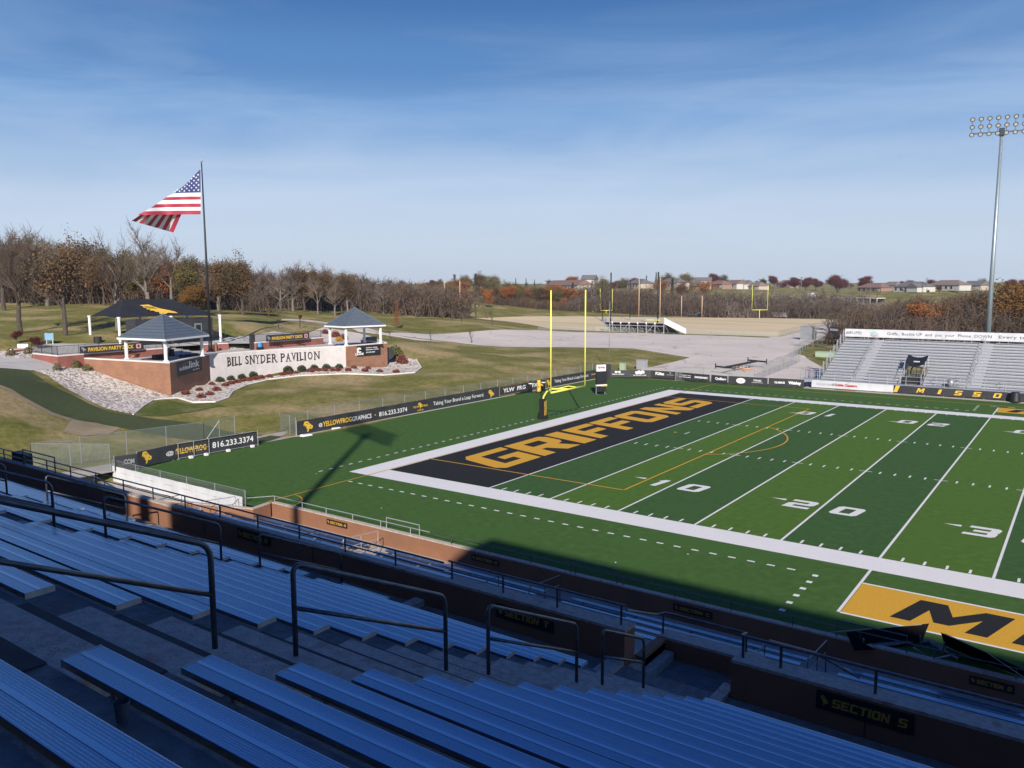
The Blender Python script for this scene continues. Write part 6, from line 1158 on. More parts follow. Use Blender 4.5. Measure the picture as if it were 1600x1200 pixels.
# long raised bleacher at the practice pitch
t = thing('raised_bleacher', 'long raised aluminium bleacher running away beside the practice pitch', 'bleacher', tuple(gp(1312, 520))); a, c = at(1316, 510, d=185), at(1397, 487, d=240); a0, c0 = at(1309, 516, d=178), at(1393, 498, d=240)
b = MB(); b.add([tuple(a0), tuple(c0), tuple(c), tuple(a)], [(0, 1, 2, 3)]); n = 26
for k in range(n+1): p, q = a0.lerp(c0, k/n), a.lerp(c, k/n); b.beam(p, q+Vector((0, 0, .5)), .1, .1)
b.build('seating', 'galv', t); b = MB()
for k in range(12): p = a0.lerp(c0, k/11); b.beam((p.x, p.y, -.3), p, .14, .14); q = a0.lerp(c0, min(1, (k+1)/11)); b.beam((p.x, p.y, 0), q, .1, .1)
b.beam(a0, c0, .3, .4); b.build('under_frame', 'steel_dark', t)
a, c = at(1296, 520.5, d=150), at(1311, 521, d=147); banner('small_banner', 'small black banner with white lettering at the foot of the raised bleacher', a, c, a.z, a.z+1.2, texts=[(FT('MOSAIC', .07), .2, (c-a).length*.85, a.z+.5, .4, 'white')], poles=False)
# wire fences across the far ground
def wf(label, P, h, sp): fence('chainlink_fence', label, P, h, sp, zs=lambda x, y: ht(x, y))
def g2(*pts): return [(p.x, p.y) for p in gpx(*pts)]
wf('tall chain link fence from the far corner gate towards the far bleachers', [(-5.5, 60.2), (-1.8, 60.9), (4.4, 62.6)], 1.9, 2.6)
wf('tall chain link fence enclosing the walk left of the far bleachers', g2((1190, 592), (1240, 571), (1250, 566)), 2.0, 3)
wf('wire fence along the grass island in the car park', g2((1240, 559), (1262, 545), (1298, 535)), 2.0, 4)
wf('low wire fence along the near edge of the tan practice pitch', g2((842, 515.5), (930, 518), (1060, 522), (1215, 527)), 1.3, 7)
wf('wire fence running back along the right edge of the practice pitch', g2((1218, 527), (1262, 516.5), (1325, 501)), 1.6, 5)
# ================================================================ TREES
mat('bark', (.09, .072, .058), .95, c2=(.06, .05, .04), scale=2); mat('bark_grey', (.2, .175, .15), .95, c2=(.13, .11, .095), scale=2); mat('twigs_brown', (.085, .062, .05), .95, c2=(.12, .088, .068), scale=.3, spec=.1); mat('twigs_grey', (.15, .122, .105), .95, c2=(.2, .165, .14), scale=.3, spec=.1)
def leafmat(n, a, b, c): mat(n, a, .85, c2=b, scale=.55, c3=c, s3=.22, r3=(.45, .6), spec=.15, detail=6)
leafmat('leaf_rust', (.3, .105, .035), (.2, .08, .03), (.36, .15, .05)); leafmat('leaf_brown', (.12, .075, .04), (.17, .1, .05), (.085, .065, .035)); leafmat('leaf_olive_t', (.085, .08, .03), (.13, .1, .035), (.15, .12, .04)); leafmat('leaf_maroon', (.095, .025, .022), (.14, .035, .03), (.075, .025, .02)); leafmat('leaf_amber', (.22, .115, .03), (.14, .07, .02), (.17, .09, .025)); leafmat('leaf_ever', (.02, .04, .02), (.035, .055, .028), (.028, .045, .022)); leafmat('leaf_willow', (.2, .175, .085), (.16, .14, .07), (.14, .11, .06))
def tree_mesh(seed, H, spread, leaf=None, dens=1, fork=.3, shape=1.0, bark='bark', tw='twigs_brown', twn=1.0, conic=False):
    rnd = random.Random(seed); tr = MB(); br = MB(); lf = MB(); tips = []
    def grow(p, d, L_, r, lev):
        n = 3 if lev < 3 else 2; pts = [p]; q = p; dd = d
        for i in range(n):
            dd = (dd+Vector((rnd.gauss(0, .16), rnd.gauss(0, .16), rnd.gauss(0, .1)+.05))).normalized(); q = q+dd*(L_/n); pts.append(q)
        (tr if lev < 2 else br).tube(pts, r, 6 if lev == 0 else (5 if lev == 1 else 3), r*(.55 if lev < 3 else .3), cap=False)
        if lev >= 2: tips.append((q, lev))
        if lev >= 4: return
        k = {0: 5, 1: 5, 2: 4, 3: 4}[lev]; k = int(k*(twn if lev >= 2 else 1)+rnd.random())
        for i in range(k):
            f = 1.0 if i == 0 else rnd.uniform(.35, 1.0); s = pts[0].lerp(pts[-1], f) if len(pts) < 3 else pts[min(n, int(f*n))]
            a = rnd.uniform(0, 6.283); ax = Vector((math.cos(a), math.sin(a), 0)); nd = (dd*(1.0 if i else 1.6)+ax*(spread*rnd.uniform(.7, 1.2))+Vector((0, 0, .25*shape))).normalized()
            grow(s, nd, L_*rnd.uniform(.55, .82), r*(.62 if i == 0 else .5), lev+1)
    if conic:
        tr.tube([(0, 0, -.4), (0, 0, H*.5), (0, 0, H*.96)], H*.018, 6, .02)
        for i in range(int(46*dens)):
            z = H*(.13+.85*(i/46)**.9); a = i*2.4; l = spread*H*.2*(1-z/H)+.15; e = Vector((math.cos(a)*l, math.sin(a)*l, z-.1*l if leaf == 'leaf_ever' else z+.35*l)); br.tube([(0, 0, z), e], .03, 3, .01); [tips.append((Vector((0, 0, z)).lerp(e, f), 3)) for f in (.35, .6, .8, 1)]
    else:
        hf = H*fork; tr.tube([(0, 0, -.5), (rnd.gauss(0, .1), rnd.gauss(0, .1), hf*.5), (0, 0, hf)], H*.021, 8, H*.016, cap=False); 
        grow(Vector((0, 0, hf*.98)), Vector((rnd.gauss(0, .08), rnd.gauss(0, .08), 1)).normalized(), H*.27, H*.0145, 0)
        for i in range(2): a = rnd.uniform(0, 6.28); grow(Vector((0, 0, hf*rnd.uniform(.75, .95))), Vector((math.cos(a)*spread, math.sin(a)*spread, .9)).normalized(), H*.22, H*.009, 1)
    if leaf:
        for (q, lev) in tips:
            if not conic and rnd.random() > .8*dens+.15: continue
            k = int((12 if conic else 15)*dens*rnd.uniform(.4, 1.6)); R_ = H*(.02 if conic else .043)
            for _ in range(k):
                c = q+Vector((rnd.gauss(0, R_), rnd.gauss(0, R_), rnd.gauss(0, R_*.8))); s = H*.0098*rnd.uniform(.6, 1.4); u = Vector((rnd.gauss(0, 1), rnd.gauss(0, 1), rnd.gauss(0, .7))).normalized(); v_ = u.cross(Vector((rnd.gauss(0, 1), rnd.gauss(0, 1), rnd.gauss(0, 1)))).normalized()
                lf.add([c-u*s, c+v_*s*.75, c+u*s, c-v_*s*.75], [(0, 1, 2, 3)])
    zmax = max(v[2] for v in (br.v+lf.v+tr.v)); return tr, br, lf, zmax, bark, tw, leaf
PROTO = {}
def proto(key, *a, **k):
    tr, br, lf, zm, bk, tw, leaf = tree_mesh(*a, **k); O = []
    for nm, mb_, m_ in (('trunk', tr, bk), ('branches', br, tw), ('crown', lf, leaf)):
        if not mb_.v: continue
        me = bpy.data.meshes.new(nm); me.from_pydata(mb_.v, [], mb_.f); me.materials.append(MATS[m_]); O.append((nm, me))
    PROTO[key] = (O, zm)
proto('bare1', 11, 15, .75, tw='twigs_brown', bark='bark_grey', twn=1.5); proto('bare2', 12, 15, .7, tw='twigs_brown', twn=1.6, fork=.25); proto('bare3', 13, 15, .9, tw='twigs_grey', bark='bark_grey', fork=.25, twn=1.5); proto('bare4', 14, 15, .6, tw='twigs_grey', bark='bark_grey', fork=.36, twn=1.4)
proto('rustbare', 15, 15, .75, leaf='leaf_brown', dens=.4, twn=1.3, fork=.24); proto('brown1', 16, 14, .75, leaf='leaf_brown', dens=1.2, fork=.22); proto('brown2', 17, 14, .65, leaf='leaf_brown', dens=1.0, fork=.2); proto('olive1', 18, 14, .75, leaf='leaf_olive_t', dens=1.15, fork=.2); proto('rust1', 19, 12, .7, leaf='leaf_rust', dens=1.6, fork=.15); proto('rust2', 20, 12, .6, leaf='leaf_rust', dens=1.4, fork=.15); proto('maroon', 21, 11, .72, leaf='leaf_maroon', dens=1.9, fork=.14, twn=1.1); proto('amber', 22, 12, .7, leaf='leaf_amber', dens=1.6, fork=.15); proto('ever', 23, 10, 1.0, leaf='leaf_ever', dens=1.3, conic=True); proto('young', 24, 6, 1.25, leaf='leaf_rust', dens=1.5, conic=True); proto('willow', 25, 13, .8, leaf='leaf_willow', dens=1.2, fork=.18); proto('purple', 26, 4, .8, leaf='leaf_maroon', dens=.9, fork=.3); proto('sapling', 27, 4, .5, tw='twigs_brown', fork=.35, twn=.6)
for i_ in range(4):
    rq = random.Random(90+i_); bb = MB(); ll = MB()
    for _ in range(95):
        x_, y_ = rq.gauss(0, 1.7), rq.gauss(0, 1.7); h_ = rq.uniform(1.6, 5.4); q0 = Vector((x_, y_, 0)); dv = Vector((rq.gauss(0, .25), rq.gauss(0, .25), 1)).normalized(); q1 = q0+dv*h_*.6; q2 = q1+Vector((rq.gauss(0, .4), rq.gauss(0, .4), h_*.4)); bb.tube([q0, q1, q2], .055, 3, .02, cap=False)
        for k in range(7): s0 = q0.lerp(q1, rq.uniform(.3, 1)) if k < 3 else q1.lerp(q2, rq.random()); bb.tube([s0, s0+Vector((rq.gauss(0, .55), rq.gauss(0, .55), rq.uniform(.1, .8)))], .028, 3, .014, cap=False)
        for k in range((0, 3, 7, 1)[i_]): c_ = q1.lerp(q2, rq.random())+Vector((rq.gauss(0, .4), rq.gauss(0, .4), rq.gauss(0, .4))); u_ = Vector((rq.gauss(0, 1), rq.gauss(0, 1), rq.gauss(0, 1))).normalized(); w_ = u_.cross(Vector((rq.gauss(0, 1), 1, .3))).normalized(); ll.add([c_-u_*.11, c_+w_*.09, c_+u_*.11, c_-w_*.09], [(0, 1, 2, 3)])
    O = []
    for nm, mb_, m_ in (('stems', bb, ('twigs_brown', 'twigs_brown', 'twigs_brown', 'twigs_grey')[i_]), ('leaves', ll, ('leaf_brown', 'leaf_brown', 'leaf_rust', 'leaf_olive_t')[i_])):
        if mb_.v: me = bpy.data.meshes.new(nm); me.from_pydata(mb_.v, [], mb_.f); me.materials.append(MATS[m_]); O.append((nm, me))
    PROTO['brush%d' % i_] = (O, 5.6)
def thicket(n, x0, x1, d0, d1, h0, h1, where, group, kinds=(0, 1, 3)):
    for i in range(n):
        px = x0+(x1-x0)*(i+rnd.uniform(0, 1))/n; d = rnd.uniform(d0, d1); a = at(px, 500, d=d); k = rnd.choice(kinds); O, zm = PROTO['brush%d' % k]; h = rnd.uniform(h0, h1); r = bpy.data.objects.new('brushwood', None); col.objects.link(r); r.location = (a.x, a.y, ht(a.x, a.y)-.2); r.scale = (h/zm*1.5, h/zm*1.5, h/zm); r.rotation_euler.z = rnd.uniform(0, 6)
        tag(r, ('bare brown', 'leafy brown', 'rusty', 'pale grey')[k]+' brushwood '+where, 'bush', group)
        for nm, me_ in O: o = bpy.data.objects.new(nm, me_); col.objects.link(o); o.parent = r
KIND = {'bare1': 'bare grey-branched tree', 'bare2': 'bare brown-twigged tree', 'bare3': 'bare wide-spreading pale tree', 'bare4': 'bare tall pale-trunked tree', 'rustbare': 'nearly bare brown-leaved tree', 'brown1': 'brown-leaved oak', 'brown2': 'brown-leaved tree', 'olive1': 'olive and gold leaved tree', 'rust1': 'rust-red leaved tree', 'rust2': 'narrow rust-red tree', 'maroon': 'round maroon-leaved tree', 'amber': 'amber-leaved tree', 'ever': 'dark evergreen', 'young': 'young conical rust-leaved tree', 'willow': 'pale straw-coloured willow-like tree', 'purple': 'small purple-leaved tree', 'sapling': 'thin bare sapling'}
FARG = {'skyline belt of trees', 'back row of the middle wood', 'trees on the near side of the rise', 'trees before the houses'}
FAR = {}; _lo = {}; _nr = np.random.RandomState(4)
def far_tree(key, x, y, z, h, wide):
    O, zm = PROTO[key]; s = h/zm; a = random.uniform(0, 6.28); ca, sa = math.cos(a), math.sin(a)
    for nm, me_ in O:
        if nm == 'crown' or nm == 'branches' or nm == 'trunk':
            if me_.name not in _lo:
                V = np.empty(len(me_.vertices)*3); me_.vertices.foreach_get('co', V); V = V.reshape(-1, 3); F = np.array([p.vertices[:] for p in me_.polygons if len(p.vertices) == 4]); 
                if nm != 'trunk': F = F[_nr.rand(len(F)) < min(1, 2200/len(F))]
                _lo[me_.name] = (V, F)
            V, F = _lo[me_.name]; W_ = V[F.ravel()]; q = np.empty_like(W_); q[:, 0] = (W_[:, 0]*ca-W_[:, 1]*sa)*s*wide+x; q[:, 1] = (W_[:, 0]*sa+W_[:, 1]*ca)*s*wide+y; q[:, 2] = W_[:, 2]*s+z; FAR.setdefault(me_.materials[0].name, []).append(q)
def tree(key, x, y, z, h, label, group=None, wide=1.0, rz=None):
    if group in FARG: return far_tree(key, x, y, z, h, wide)
    O, zm = PROTO[key]; s = h/zm; r = bpy.data.objects.new('tree' if key not in ('ever',) else 'evergreen_tree', None); col.objects.link(r); r.location = (x, y, z); r.scale = (s*wide, s*wide, s); r.rotation_euler.z = random.uniform(0, 6.28) if rz is None else rz
    tag(r, label, 'tree', group)
    for nm, me_ in O: o = bpy.data.objects.new(nm, me_); col.objects.link(o); o.parent = r
def tpx(key, px, pt, d, label, group=None, wide=1.0, pb=None):
    a = at(px, 500, d=d); z = ht(a.x, a.y); tp_ = at(px, pt, d=d).z; tree(key, a.x, a.y, z-.1, max(1.5, tp_-z), label, group, wide)
# big trees on the left lawn
for key, px, pt, d, lb, wd in (('bare2', 31, 338, 113, 'large bare dark-trunked tree on the lawn at the far left', 1.0), ('rustbare', 101, 345, 110, 'tall nearly bare tree with a straight grey trunk on the left lawn', 1.0), ('bare1', 182, 352, 118, 'bare tree whose trunk rises beside the left canopy post', .9), ('bare3', 232, 338, 140, 'wide bare tree spreading above the black canopy', 1.1), ('brown1', 380, 385, 150, 'brown-leaved oak standing just right of the flagpole', 1.0), ('brown2', 344, 398, 148, 'brown-leaved oak partly behind the flagpole', 1.0), ('olive1', 205, 395, 158, 'olive tree behind the canopy ridge', 1.1), ('olive1', 300, 405, 160, 'olive and gold tree between canopy and flagpole', 1.2), ('brown2', 165, 390, 165, 'brown tree behind the left canopy edge', 1.1), ('amber', 305, 440, 145, 'low amber tree right behind the canopy', 1.0),
                             ('bare2', 8, 342, 150, 'nearly bare tree cut by the left frame edge', 1.1), ('bare3', 75, 350, 160, 'nearly bare tree between the two lawn trunks', 1.1), ('brown1', 125, 400, 168, 'brown-leaved oak behind the second lawn trunk', 1.2), ('bare1', 270, 365, 165, 'bare tree with upswept limbs behind the canopy crest', 1.1), ('bare2', 50, 352, 170, 'brown oak low behind the first lawn trunk', 1.2), ('bare2', 150, 372, 172, 'bare brown tree rising left of the canopy', 1.1), ('rust1', 250, 400, 175, 'reddish brown tree behind the canopy crest', 1.2), ('rustbare', 95, 375, 178, 'twiggy tree at the back of the left wood', 1.1), ('olive1', 15, 400, 178, 'olive tree deep in the wood at the left edge', 1.2), ('brown2', 330, 400, 172, 'brown tree behind the flagpole shaft', 1.2)): tpx(key, px, pt, d, lb, None, wd)
rnd = random.Random(42)
# woods: many individual trees, labelled by kind and stand
def wood(n, x0, x1, top, d0, d1, keys, where, group, jit=8, wide=1.0):
    for i in range(n):
        px = x0+(x1-x0)*(i+rnd.uniform(.1, .9))/n; key = rnd.choice(keys); d = rnd.uniform(d0, d1); pt = np.interp(px, *zip(*top))+rnd.uniform(-jit*.3, jit); tpx(key, px, pt, d, '%s in the wood %s' % (KIND[key], where), group, wide*rnd.uniform(.9, 1.25))
wood(40, -60, 410, [(-60, 348), (100, 366), (200, 380), (330, 392), (410, 408)], 165, 215, ['bare2', 'rustbare', 'bare3', 'brown2', 'olive1', 'bare1', 'bare2'], 'behind the left lawn', 'trees of the left wood', 18, 1.15)
wood(14, 395, 560, [(395, 415), (450, 402), (500, 408), (560, 416)], 185, 200, ['bare3', 'bare2', 'rustbare', 'brown2', 'bare1', 'brown1'], 'between flagpole and right shelter', 'trees of the middle wood', 8)
wood(16, 540, 740, [(540, 420), (600, 425), (640, 436), (740, 442)], 215, 245, ['bare3', 'bare2', 'bare4', 'rustbare', 'bare2', 'brown2'], 'behind the right shelter', 'trees of the middle wood behind the shelter', 8)
wood(22, 400, 760, [(400, 418), (560, 424), (640, 436), (760, 440)], 255, 290, ['bare2', 'bare3', 'rustbare', 'brown2', 'bare2'], 'at the back beyond the grass hump', 'back row of the middle wood', 6, 1.3)
for key, px, pt, d, lb, wd in (('bare4', 497, 428, 183, 'pale bare tree with a forked trunk left of the right shelter', 1.0), ('bare3', 524, 432, 184, 'pale bare tree just left of the right shelter roof', 1.0), ('bare4', 600, 440, 205, 'slim pale bare tree right of the shelter roof', 1.0), ('amber', 690, 438, 262, 'amber-gold tree behind the left orange pole', 1.3), ('rust1', 718, 448, 268, 'dark red tree between the two orange poles', 1.2), ('rust2', 764, 453, 285, 'narrow rust tree right of the second orange pole', .8), ('rust1', 791, 443, 300, 'bright rust-orange tree above the left corner of the practice pitch', 1.15), ('olive1', 812, 440, 320, 'broad olive-rust tree left of the near goal post', 1.6), ('brown1', 838, 441, 315, 'broad brown-red tree behind the left upright', 1.6), ('rust1', 858, 441, 330, 'rust tree behind the left upright top', 1.3), ('rust2', 881, 463, 310, 'small bright rust tree between the yellow uprights', .9), ('bare4', 925, 434, 320, 'pale bare tree left of the black pole', 1.2), ('willow', 942, 428, 330, 'pale straw-coloured tree behind the black poles', 1.0), ('willow', 1050, 470, 318, 'pale straw-coloured bushy tree between the netting poles', 1.0), ('bare4', 1098, 455, 312, 'pale bare tree right of the netting', .9), ('young', 619.5, 470, 165, 'young conical rust-leaved tree on the grass by the drive', 1.0), ('young', 420, 480, 150, 'slim rusty young tree beyond the central steps', .55), ('purple', 23, 513, 99, 'small purple-leaved tree at the far left', 1.2), ('purple', 57, 522, 96, 'small dark purple tree behind the left shrub', 1.3), ('sapling', 769, 480, 195, 'thin bare sapling on the grass hump', 1.0), ('sapling', 736, 510, 150, 'thin bare sapling on the lawn before the car park', 1.1), ('sapling', 721, 495, 190, 'low twiggy sapling on the grass hump', 1.2), ('sapling', 609, 513, 140, 'thin sapling beside the drive near the right shelter', 1.1), ('sapling', 672, 515, 145, 'thin sapling by the drive right of the shelter', 1.1), ('purple', 469, 492, 150, 'small purple tree by the drive left of the shelter', .8), ('rust2', 1400, 493, 250, 'reddish bush tree at the end of the raised bleacher', 1.2)): tpx(key, px, pt, d, lb, None, wd)
wood(22, 740, 905, [(740, 445), (905, 447)], 305, 345, ['rust1', 'brown2', 'rust1', 'olive1', 'rust1', 'brown1', 'amber'], 'left of the practice goal', 'trees beyond the left of the practice pitch', 6, 1.3)
wood(30, 895, 1330, [(895, 462), (1000, 458), (1060, 455), (1100, 462), (1160, 462), (1220, 455), (1330, 455)], 318, 350, ['bare2', 'bare2', 'bare3', 'bare4', 'rustbare'], 'along the far side of the practice pitch', 'bare trees beyond the practice pitch', 10, 1.25)
wood(22, 905, 1320, [(905, 470), (1320, 468)], 308, 322, ['bare2', 'bare1', 'rustbare', 'bare4'], 'at the very edge of the practice pitch', 'thicket at the edge of the practice pitch', 12, 1.3)
wood(64, 1300, 1680, [(1300, 470), (1380, 463), (1430, 456), (1500, 450), (1560, 442), (1680, 437)], 175, 262, ['bare2', 'bare2', 'bare1', 'rustbare', 'bare2'], 'behind the far bleachers', 'trees behind the far bleachers', 12, 1.35)
for key, px, pt, d, lb, wd in (('amber', 1586, 432, 175, 'amber-topped tree at the right frame edge behind the floodlight pole', 1.3), ('rust1', 1453, 466, 180, 'dark reddish tree low behind the top banner', 1.3)): tpx(key, px, pt, d, lb, None, wd)
thicket(50, -40, 410, 168, 200, 4, 7.5, 'filling the edge of the left wood', 'brushwood of the left wood', (0, 1, 1, 2))
thicket(52, 395, 700, 205, 262, 5, 10, 'at the foot of the middle wood', 'brushwood of the middle wood', (0, 0, 1, 3))
thicket(40, 905, 1330, 306, 316, 4.5, 8, 'along the far edge of the practice pitch', 'brushwood beyond the practice pitch', (0, 0, 1, 3))
thicket(14, 750, 905, 300, 304, 2.5, 4.5, 'before the rust-coloured trees', 'low brushwood left of the practice goal', (1, 2, 0))
thicket(50, 905, 1330, 322, 345, 7, 12, 'among the trees beyond the practice pitch', 'brushwood among the far trees', (0, 0, 1, 3))
thicket(70, 1330, 1680, 160, 250, 5, 10, 'behind the far bleachers', 'brushwood behind the far bleachers', (0, 0, 0, 1, 3))
wood(34, 640, 1110, [(640, 437), (690, 431), (745, 425), (790, 436), (860, 437), (950, 436), (1010, 434), (1060, 430), (1110, 437)], 372, 430, ['maroon', 'olive1', 'bare3', 'brown1', 'ever', 'rust1', 'bare2', 'willow'], 'climbing the near side of the rise', 'trees on the near side of the rise', 6, 1.4)
wood(14, 1180, 1600, [(1180, 444), (1600, 444)], 400, 440, ['bare3', 'bare2', 'maroon', 'bare4'], 'scattered in front of the houses', 'trees before the houses', 8, 1.2)
# trees among the houses on the rise
hill = [('maroon', 1117, 424, 640), ('brown2', 1130, 427, 650), ('maroon', 1208, 428, 600), ('maroon', 1242, 430, 560), ('maroon', 1256, 430, 570), ('maroon', 1272, 432, 590), ('maroon', 1305, 425, 560), ('maroon', 1345.5, 427.5, 520), ('brown1', 1192, 432, 610), ('willow', 1180, 437, 620), ('ever', 1136, 443, 600), ('ever', 1156, 442, 590), ('maroon', 1405, 437, 640), ('maroon', 1425, 434.5, 560), ('maroon', 1455, 433.5, 560), ('willow', 1480, 437, 620), ('olive1', 1533, 433, 560), ('maroon', 1510, 440, 600), ('maroon', 1575, 433, 560), ('maroon', 1598, 434, 560), ('willow', 1070, 424, 520), ('olive1', 1048, 424, 530), ('ever', 1024, 425, 480), ('ever', 1009, 430, 500), ('maroon', 992, 430, 520), ('olive1', 975, 432, 510), ('maroon', 960, 435, 520), ('rust1', 1065, 446, 420), ('rust1', 893, 429, 450), ('brown1', 860, 434, 470), ('olive1', 905, 438, 460), ('ever', 835, 436, 480), ('ever', 822, 434, 480), ('ever', 806, 434, 470), ('brown1', 748, 421, 440), ('willow', 773, 427, 430), ('olive1', 730, 427, 430), ('bare3', 790, 433, 440), ('brown1', 705, 434, 430), ('olive1', 685, 434, 420), ('maroon', 678, 435, 440), ('bare2', 1365, 440, 600), ('bare2', 1385, 441, 600), ('maroon', 1095, 438, 560), ('bare3', 1085, 430, 560), ('maroon', 1225, 437, 640), ('bare3', 1321, 436, 600), ('maroon', 1170, 436, 640), ('maroon', 944, 437, 540), ('bare4', 925, 434, 520), ('willow', 1035, 428, 560)]
from collections import defaultdict
for key, px, pt, d in hill: tpx(key, px, pt, d, '%s among the houses on the distant rise' % KIND[key], 'trees on the distant rise', 1.35 if key != 'ever' else .9)
for i in range(70):
    px = 560+i*16+rnd.uniform(-6, 6); key = rnd.choice(['bare2', 'brown2', 'maroon', 'olive1', 'bare3', 'bare2']); tpx(key, px, np.interp(px, [560, 700, 900, 1100, 1300, 1680], [434, 437, 440, 440, 441, 442])+rnd.uniform(-2, 4), rnd.uniform(680, 900), '%s in the thin belt along the skyline' % KIND[key], 'skyline belt of trees', 1.6)
me = bpy.data.meshes.new('distant_trees'); A_l = []; mi = []
for i, (k, L_) in enumerate(FAR.items()): c_ = np.concatenate(L_); A_l.append(c_); mi += [i]*(len(c_)//4); me.materials.append(MATS[k])
A_l = np.concatenate(A_l); nf = len(A_l)//4; me.vertices.add(len(A_l)); me.vertices.foreach_set('co', A_l.ravel()); me.loops.add(len(A_l)); me.loops.foreach_set('vertex_index', np.arange(len(A_l), dtype=np.int32)); me.polygons.add(nf); me.polygons.foreach_set('loop_start', np.arange(0, nf*4, 4, dtype=np.int32)); me.polygons.foreach_set('loop_total', np.full(nf, 4, dtype=np.int32)); me.polygons.foreach_set('material_index', np.array(mi, dtype=np.int32)); me.update(calc_edges=True)
o = bpy.data.objects.new('distant_trees', me); col.objects.link(o); o['kind'] = 'stuff'
# ================================================================ HOUSES ON THE RISE
mat('h_white', (.5, .49, .46), .8); mat('h_brick', (.27, .17, .135), .85); mat('h_tan', (.45, .38, .3), .85); mat('roof_grey', (.14, .13, .13), .9); mat('roof_red', (.2, .12, .1), .9); mat('roof_brown', (.2, .15, .12), .9)
def house(px, pb_, d, w_, h, m, rm, label, hip=True, wing=False, rz=0):
    a = at(px, pb_, d=d); z = ht(a.x, a.y)-.3; h *= .85; w_ *= .85; zt_ = max(z+h, a.z+h*.9); H = zt_-z; t = thing('house', label, 'house', (a.x, a.y, z), None, R(-36+rz), local=True); dp = 8
    MB().box(-w_/2, w_/2, -dp/2, dp/2, 0, H*1.0).build('wall', m, t); e = .5; r = MB(); i_ = w_*.22 if hip else 0
    r.add([(-w_/2-e, -dp/2-e, H), (w_/2+e, -dp/2-e, H), (w_/2+e, dp/2+e, H), (-w_/2-e, dp/2+e, H), (-w_/2-e*(not hip)+i_, 0, H+2.6), (w_/2+e*(not hip)-i_, 0, H+2.6)], [(0, 1, 5, 4), (1, 2, 5), (2, 3, 4, 5), (3, 0, 4), (3, 2, 1, 0)]); r.build('roof', rm, t)
    n = max(2, int(w_/3.2))
    for k in range(n):
        x = -w_/2+w_*(k+.5)/n; gar = k == n-1; o = MB().box(x-(1.1 if gar else .55), x+(1.1 if gar else .55), -dp/2-.06, -dp/2-.01, H-(2.4 if gar else 2.1), H-.5).build('garage_door' if gar else 'window', 'h_white' if gar else 'black', t)
    if wing: MB().box(w_*.1, w_*.45, -dp/2-3, -dp/2, 0, H-.2).build('wing', m, t); MB().add([(w_*.07, -dp/2-3.5, H-.2), (w_*.48, -dp/2-3.5, H-.2), (w_*.275, -dp/2-3.5, H+2), (w_*.275, -1, H+2), (w_*.07, -1, H-.2), (w_*.48, -1, H-.2)], [(0, 1, 2), (0, 2, 3, 4), (1, 5, 3, 2)]).build('porch_roof', rm, t)
for a in ((1366, 455.5, 470, 22, 3, 'h_brick', 'roof_red', 'single storey brick house with a red roof right of the round maroon tree', True), (1428, 455, 430, 24, 3.2, 'h_white', 'roof_grey', 'white house with a grey hipped roof before the maroon trees', True, True), (1483, 452, 430, 24, 3, 'h_white', 'roof_brown', 'long house with a white garage left of the floodlight pole', True), (1526, 452, 470, 14, 3, 'h_tan', 'roof_grey', 'small pale gabled house just left of the floodlight pole', False), (1090, 452, 520, 20, 3, 'h_tan', 'roof_grey', 'long tan house behind the netting poles', True), (1099, 446, 560, 12, 4, 'h_white', 'roof_grey', 'white gable house above the tan one', False, False, 60), (1125, 451, 560, 20, 4, 'h_brick', 'roof_red', 'brick house below the brown treetop', True), (1150, 451, 560, 16, 4.5, 'h_white', 'roof_red', 'white house behind the evergreens', False), (1165, 451, 560, 12, 4, 'h_white', 'roof_grey', 'small white house left of the practice uprights', False), (1185, 452, 550, 14, 3, 'h_tan', 'roof_brown', 'low house between the practice uprights', True), (1000, 449, 470, 20, 3, 'h_tan', 'roof_grey', 'long low house above the mobile bleacher', True), (1052, 450, 470, 26, 4, 'h_tan', 'roof_grey', 'wide tan house above the netting', True), (921, 447, 470, 9, 5, 'h_white', 'roof_grey', 'white gabled house between upright and black pole', False, False, 50), (888, 453, 430, 52, 3.4, 'h_white', 'roof_red', 'long low building with a red-brown roof between the yellow uprights', False), (1230, 447, 640, 20, 3, 'h_brick', 'roof_brown', 'low brown house behind the maroon trees', True), (1395, 451, 560, 16, 3, 'h_tan', 'roof_brown', 'brown house half hidden by bare trees', True)): house(*a)
a = at(1345, 473, d=390); t = thing('open_shed', 'long open-fronted pale shed in the hollow beyond the practice pitch', 'shed', tuple(a), None, R(-36), local=True); a.z = ht(a.x, a.y)
t.location = (a.x, a.y, at(1345, 474.5, d=390).z); MB().box(-13, 13, -2.5, 2.5, 2.6, 3.0).build('roof', 'h_white', t); MB().box(-13, 13, 2.3, 2.5, 0, 2.6).build('back_wall', 'roof_grey', t); [MB().box(-13+k*4.3, -12.7+k*4.3, -2.5, -2.2, -1, 2.6).build('post', 'h_white', t) for k in range(7)]
struct('creek_bank', MB().add([tuple(at(*p, d=dd_)) for p, dd_ in (((1255, 474), 385), ((1262, 467), 400), ((1290, 471), 395), ((1330, 474), 390), ((1400, 476), 380), ((1330, 479), 375), ((1290, 477), 380))], [tuple(range(7))]), 'pale_concrete')
for i, (px, py, lb) in enumerate(((1266, 466, 'small white box truck parked left of the open shed'), (1307, 473, 'small white van parked before the open shed'))):
    a = at(px, py, d=392); t = thing('van', lb, 'van', tuple(a), None, R(-36), local=True); MB().box(-1.6, 1.6, -1, 1, .5, 2.6).build('body', 'h_white', t); MB().box(1.6, 2.8, -.95, .95, .5, 1.9).build('cab', 'h_white', t); [MB().tube([(x, -1.02, .4), (x, -.8, .4)], .4, 10).build('wheel', 'black', t) for x in (-1, 2)]
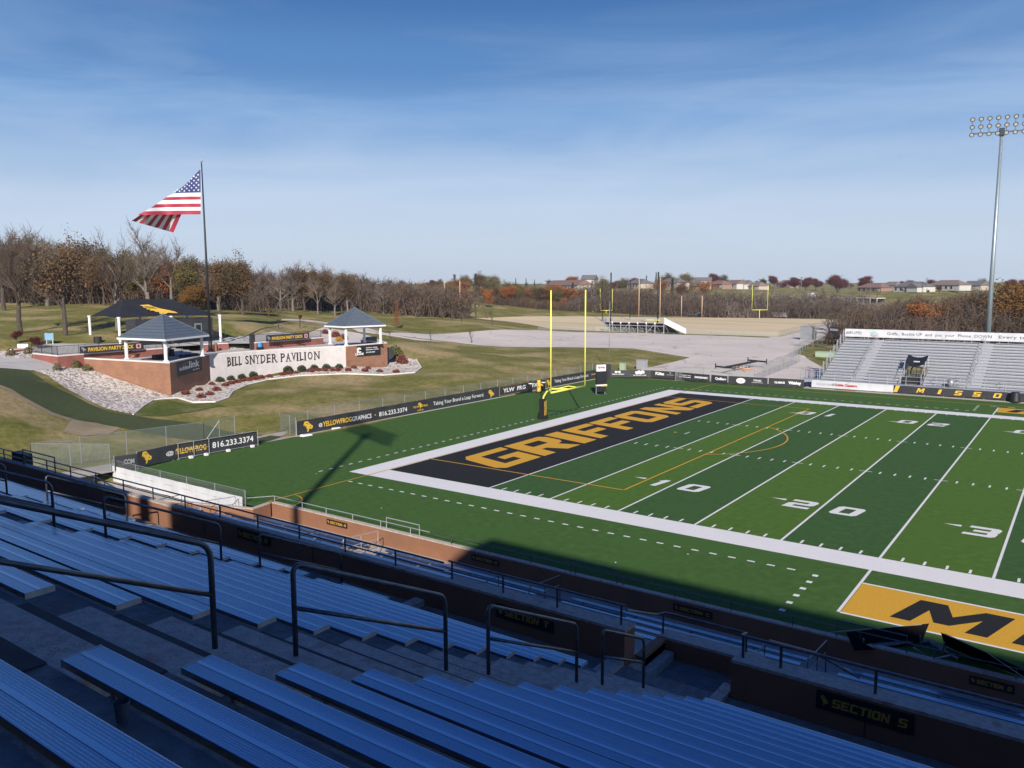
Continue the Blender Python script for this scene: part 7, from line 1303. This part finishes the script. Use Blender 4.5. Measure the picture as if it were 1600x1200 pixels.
a = at(1449, 455.5, d=420); t = thing('car', 'pale car parked before the houses on the rise', 'car', tuple(a), None, R(-36), local=True); MB().box(-2.3, 2.3, -.9, .9, .35, .95).build('body', 'h_white', t); MB().prism([(-1.4, .95), (1.3, .95), (.8, 1.45), (-.9, 1.45)], -.8, .8, 'y').build('cabin', 'h_white', t); [MB().tube([(x, -.95, .35), (x, -.7, .35)], .34, 10).build('wheel', 'black', t) for x in (-1.5, 1.5)]
for i, (px, pb_, pt, d, lb) in enumerate(((1359.5, 456, 436, 460, 'right of the round maroon tree'), (1447.5, 455, 434, 420, 'in front of the maroon trees'), (1252, 452, 432, 500, 'at the maroon tree cluster'), (1161.5, 452, 436, 500, 'by the small white house'), (1053.5, 450, 434, 450, 'above the netting'))):
    a, b_ = at(px, pb_, d=d), at(px, pt, d=d); t = thing('utility_pole', 'wooden utility pole '+lb, 'utility pole', tuple(a), 'utility poles on the rise'); MB().tube([(a.x, a.y, ht(a.x, a.y)-.5), (a.x, a.y, b_.z)], .2, 6).build('pole', 'twigs_grey', t); MB().beam((a.x-1, a.y-.7, b_.z-.6), (a.x+1, a.y+.7, b_.z-.6), .14, .14).build('crossarm', 'twigs_grey', t)
for px, py, d in ((415, 533, 130), (470, 524, 135)):
    pass
for px, pb_, pt, d, lb in ((435.5, 520, 501, 132, 'left'), (469, 518, 494, 138, 'right')):
    a, b_ = at(px, pb_, d=d), at(px, pt, d=d); t = thing('lamp_post', '%s thin dark lamp post behind the right deck banner' % lb, 'lamp post', (a.x, a.y, ht(a.x, a.y))); MB().tube([(a.x, a.y, ht(a.x, a.y)-.2), (a.x, a.y, b_.z)], .06, 6).build('pole', 'black', t); MB().box(a.x-.3, a.x+.3, a.y-.15, a.y+.15, b_.z, b_.z+.12).build('lamp_head', 'black', t)
# ================================================================ HAZE
hz = bpy.data.materials.new('haze'); hz.use_nodes = True; t_ = hz.node_tree; t_.nodes.remove(t_.nodes['Principled BSDF']); pv = t_.nodes.new('ShaderNodeVolumePrincipled'); pv.inputs['Color'].default_value = (.84, .9, 1, 1); pv.inputs['Density'].default_value = .00013; t_.links.new(pv.outputs[0], t_.nodes['Material Output'].inputs['Volume'])
MATS['haze'] = hz
ho = MB().box(-1600, 1600, -700, 1760, -8, 48).build('haze', 'haze', off=(0, 0, 0)); ho['kind'] = 'stuff'
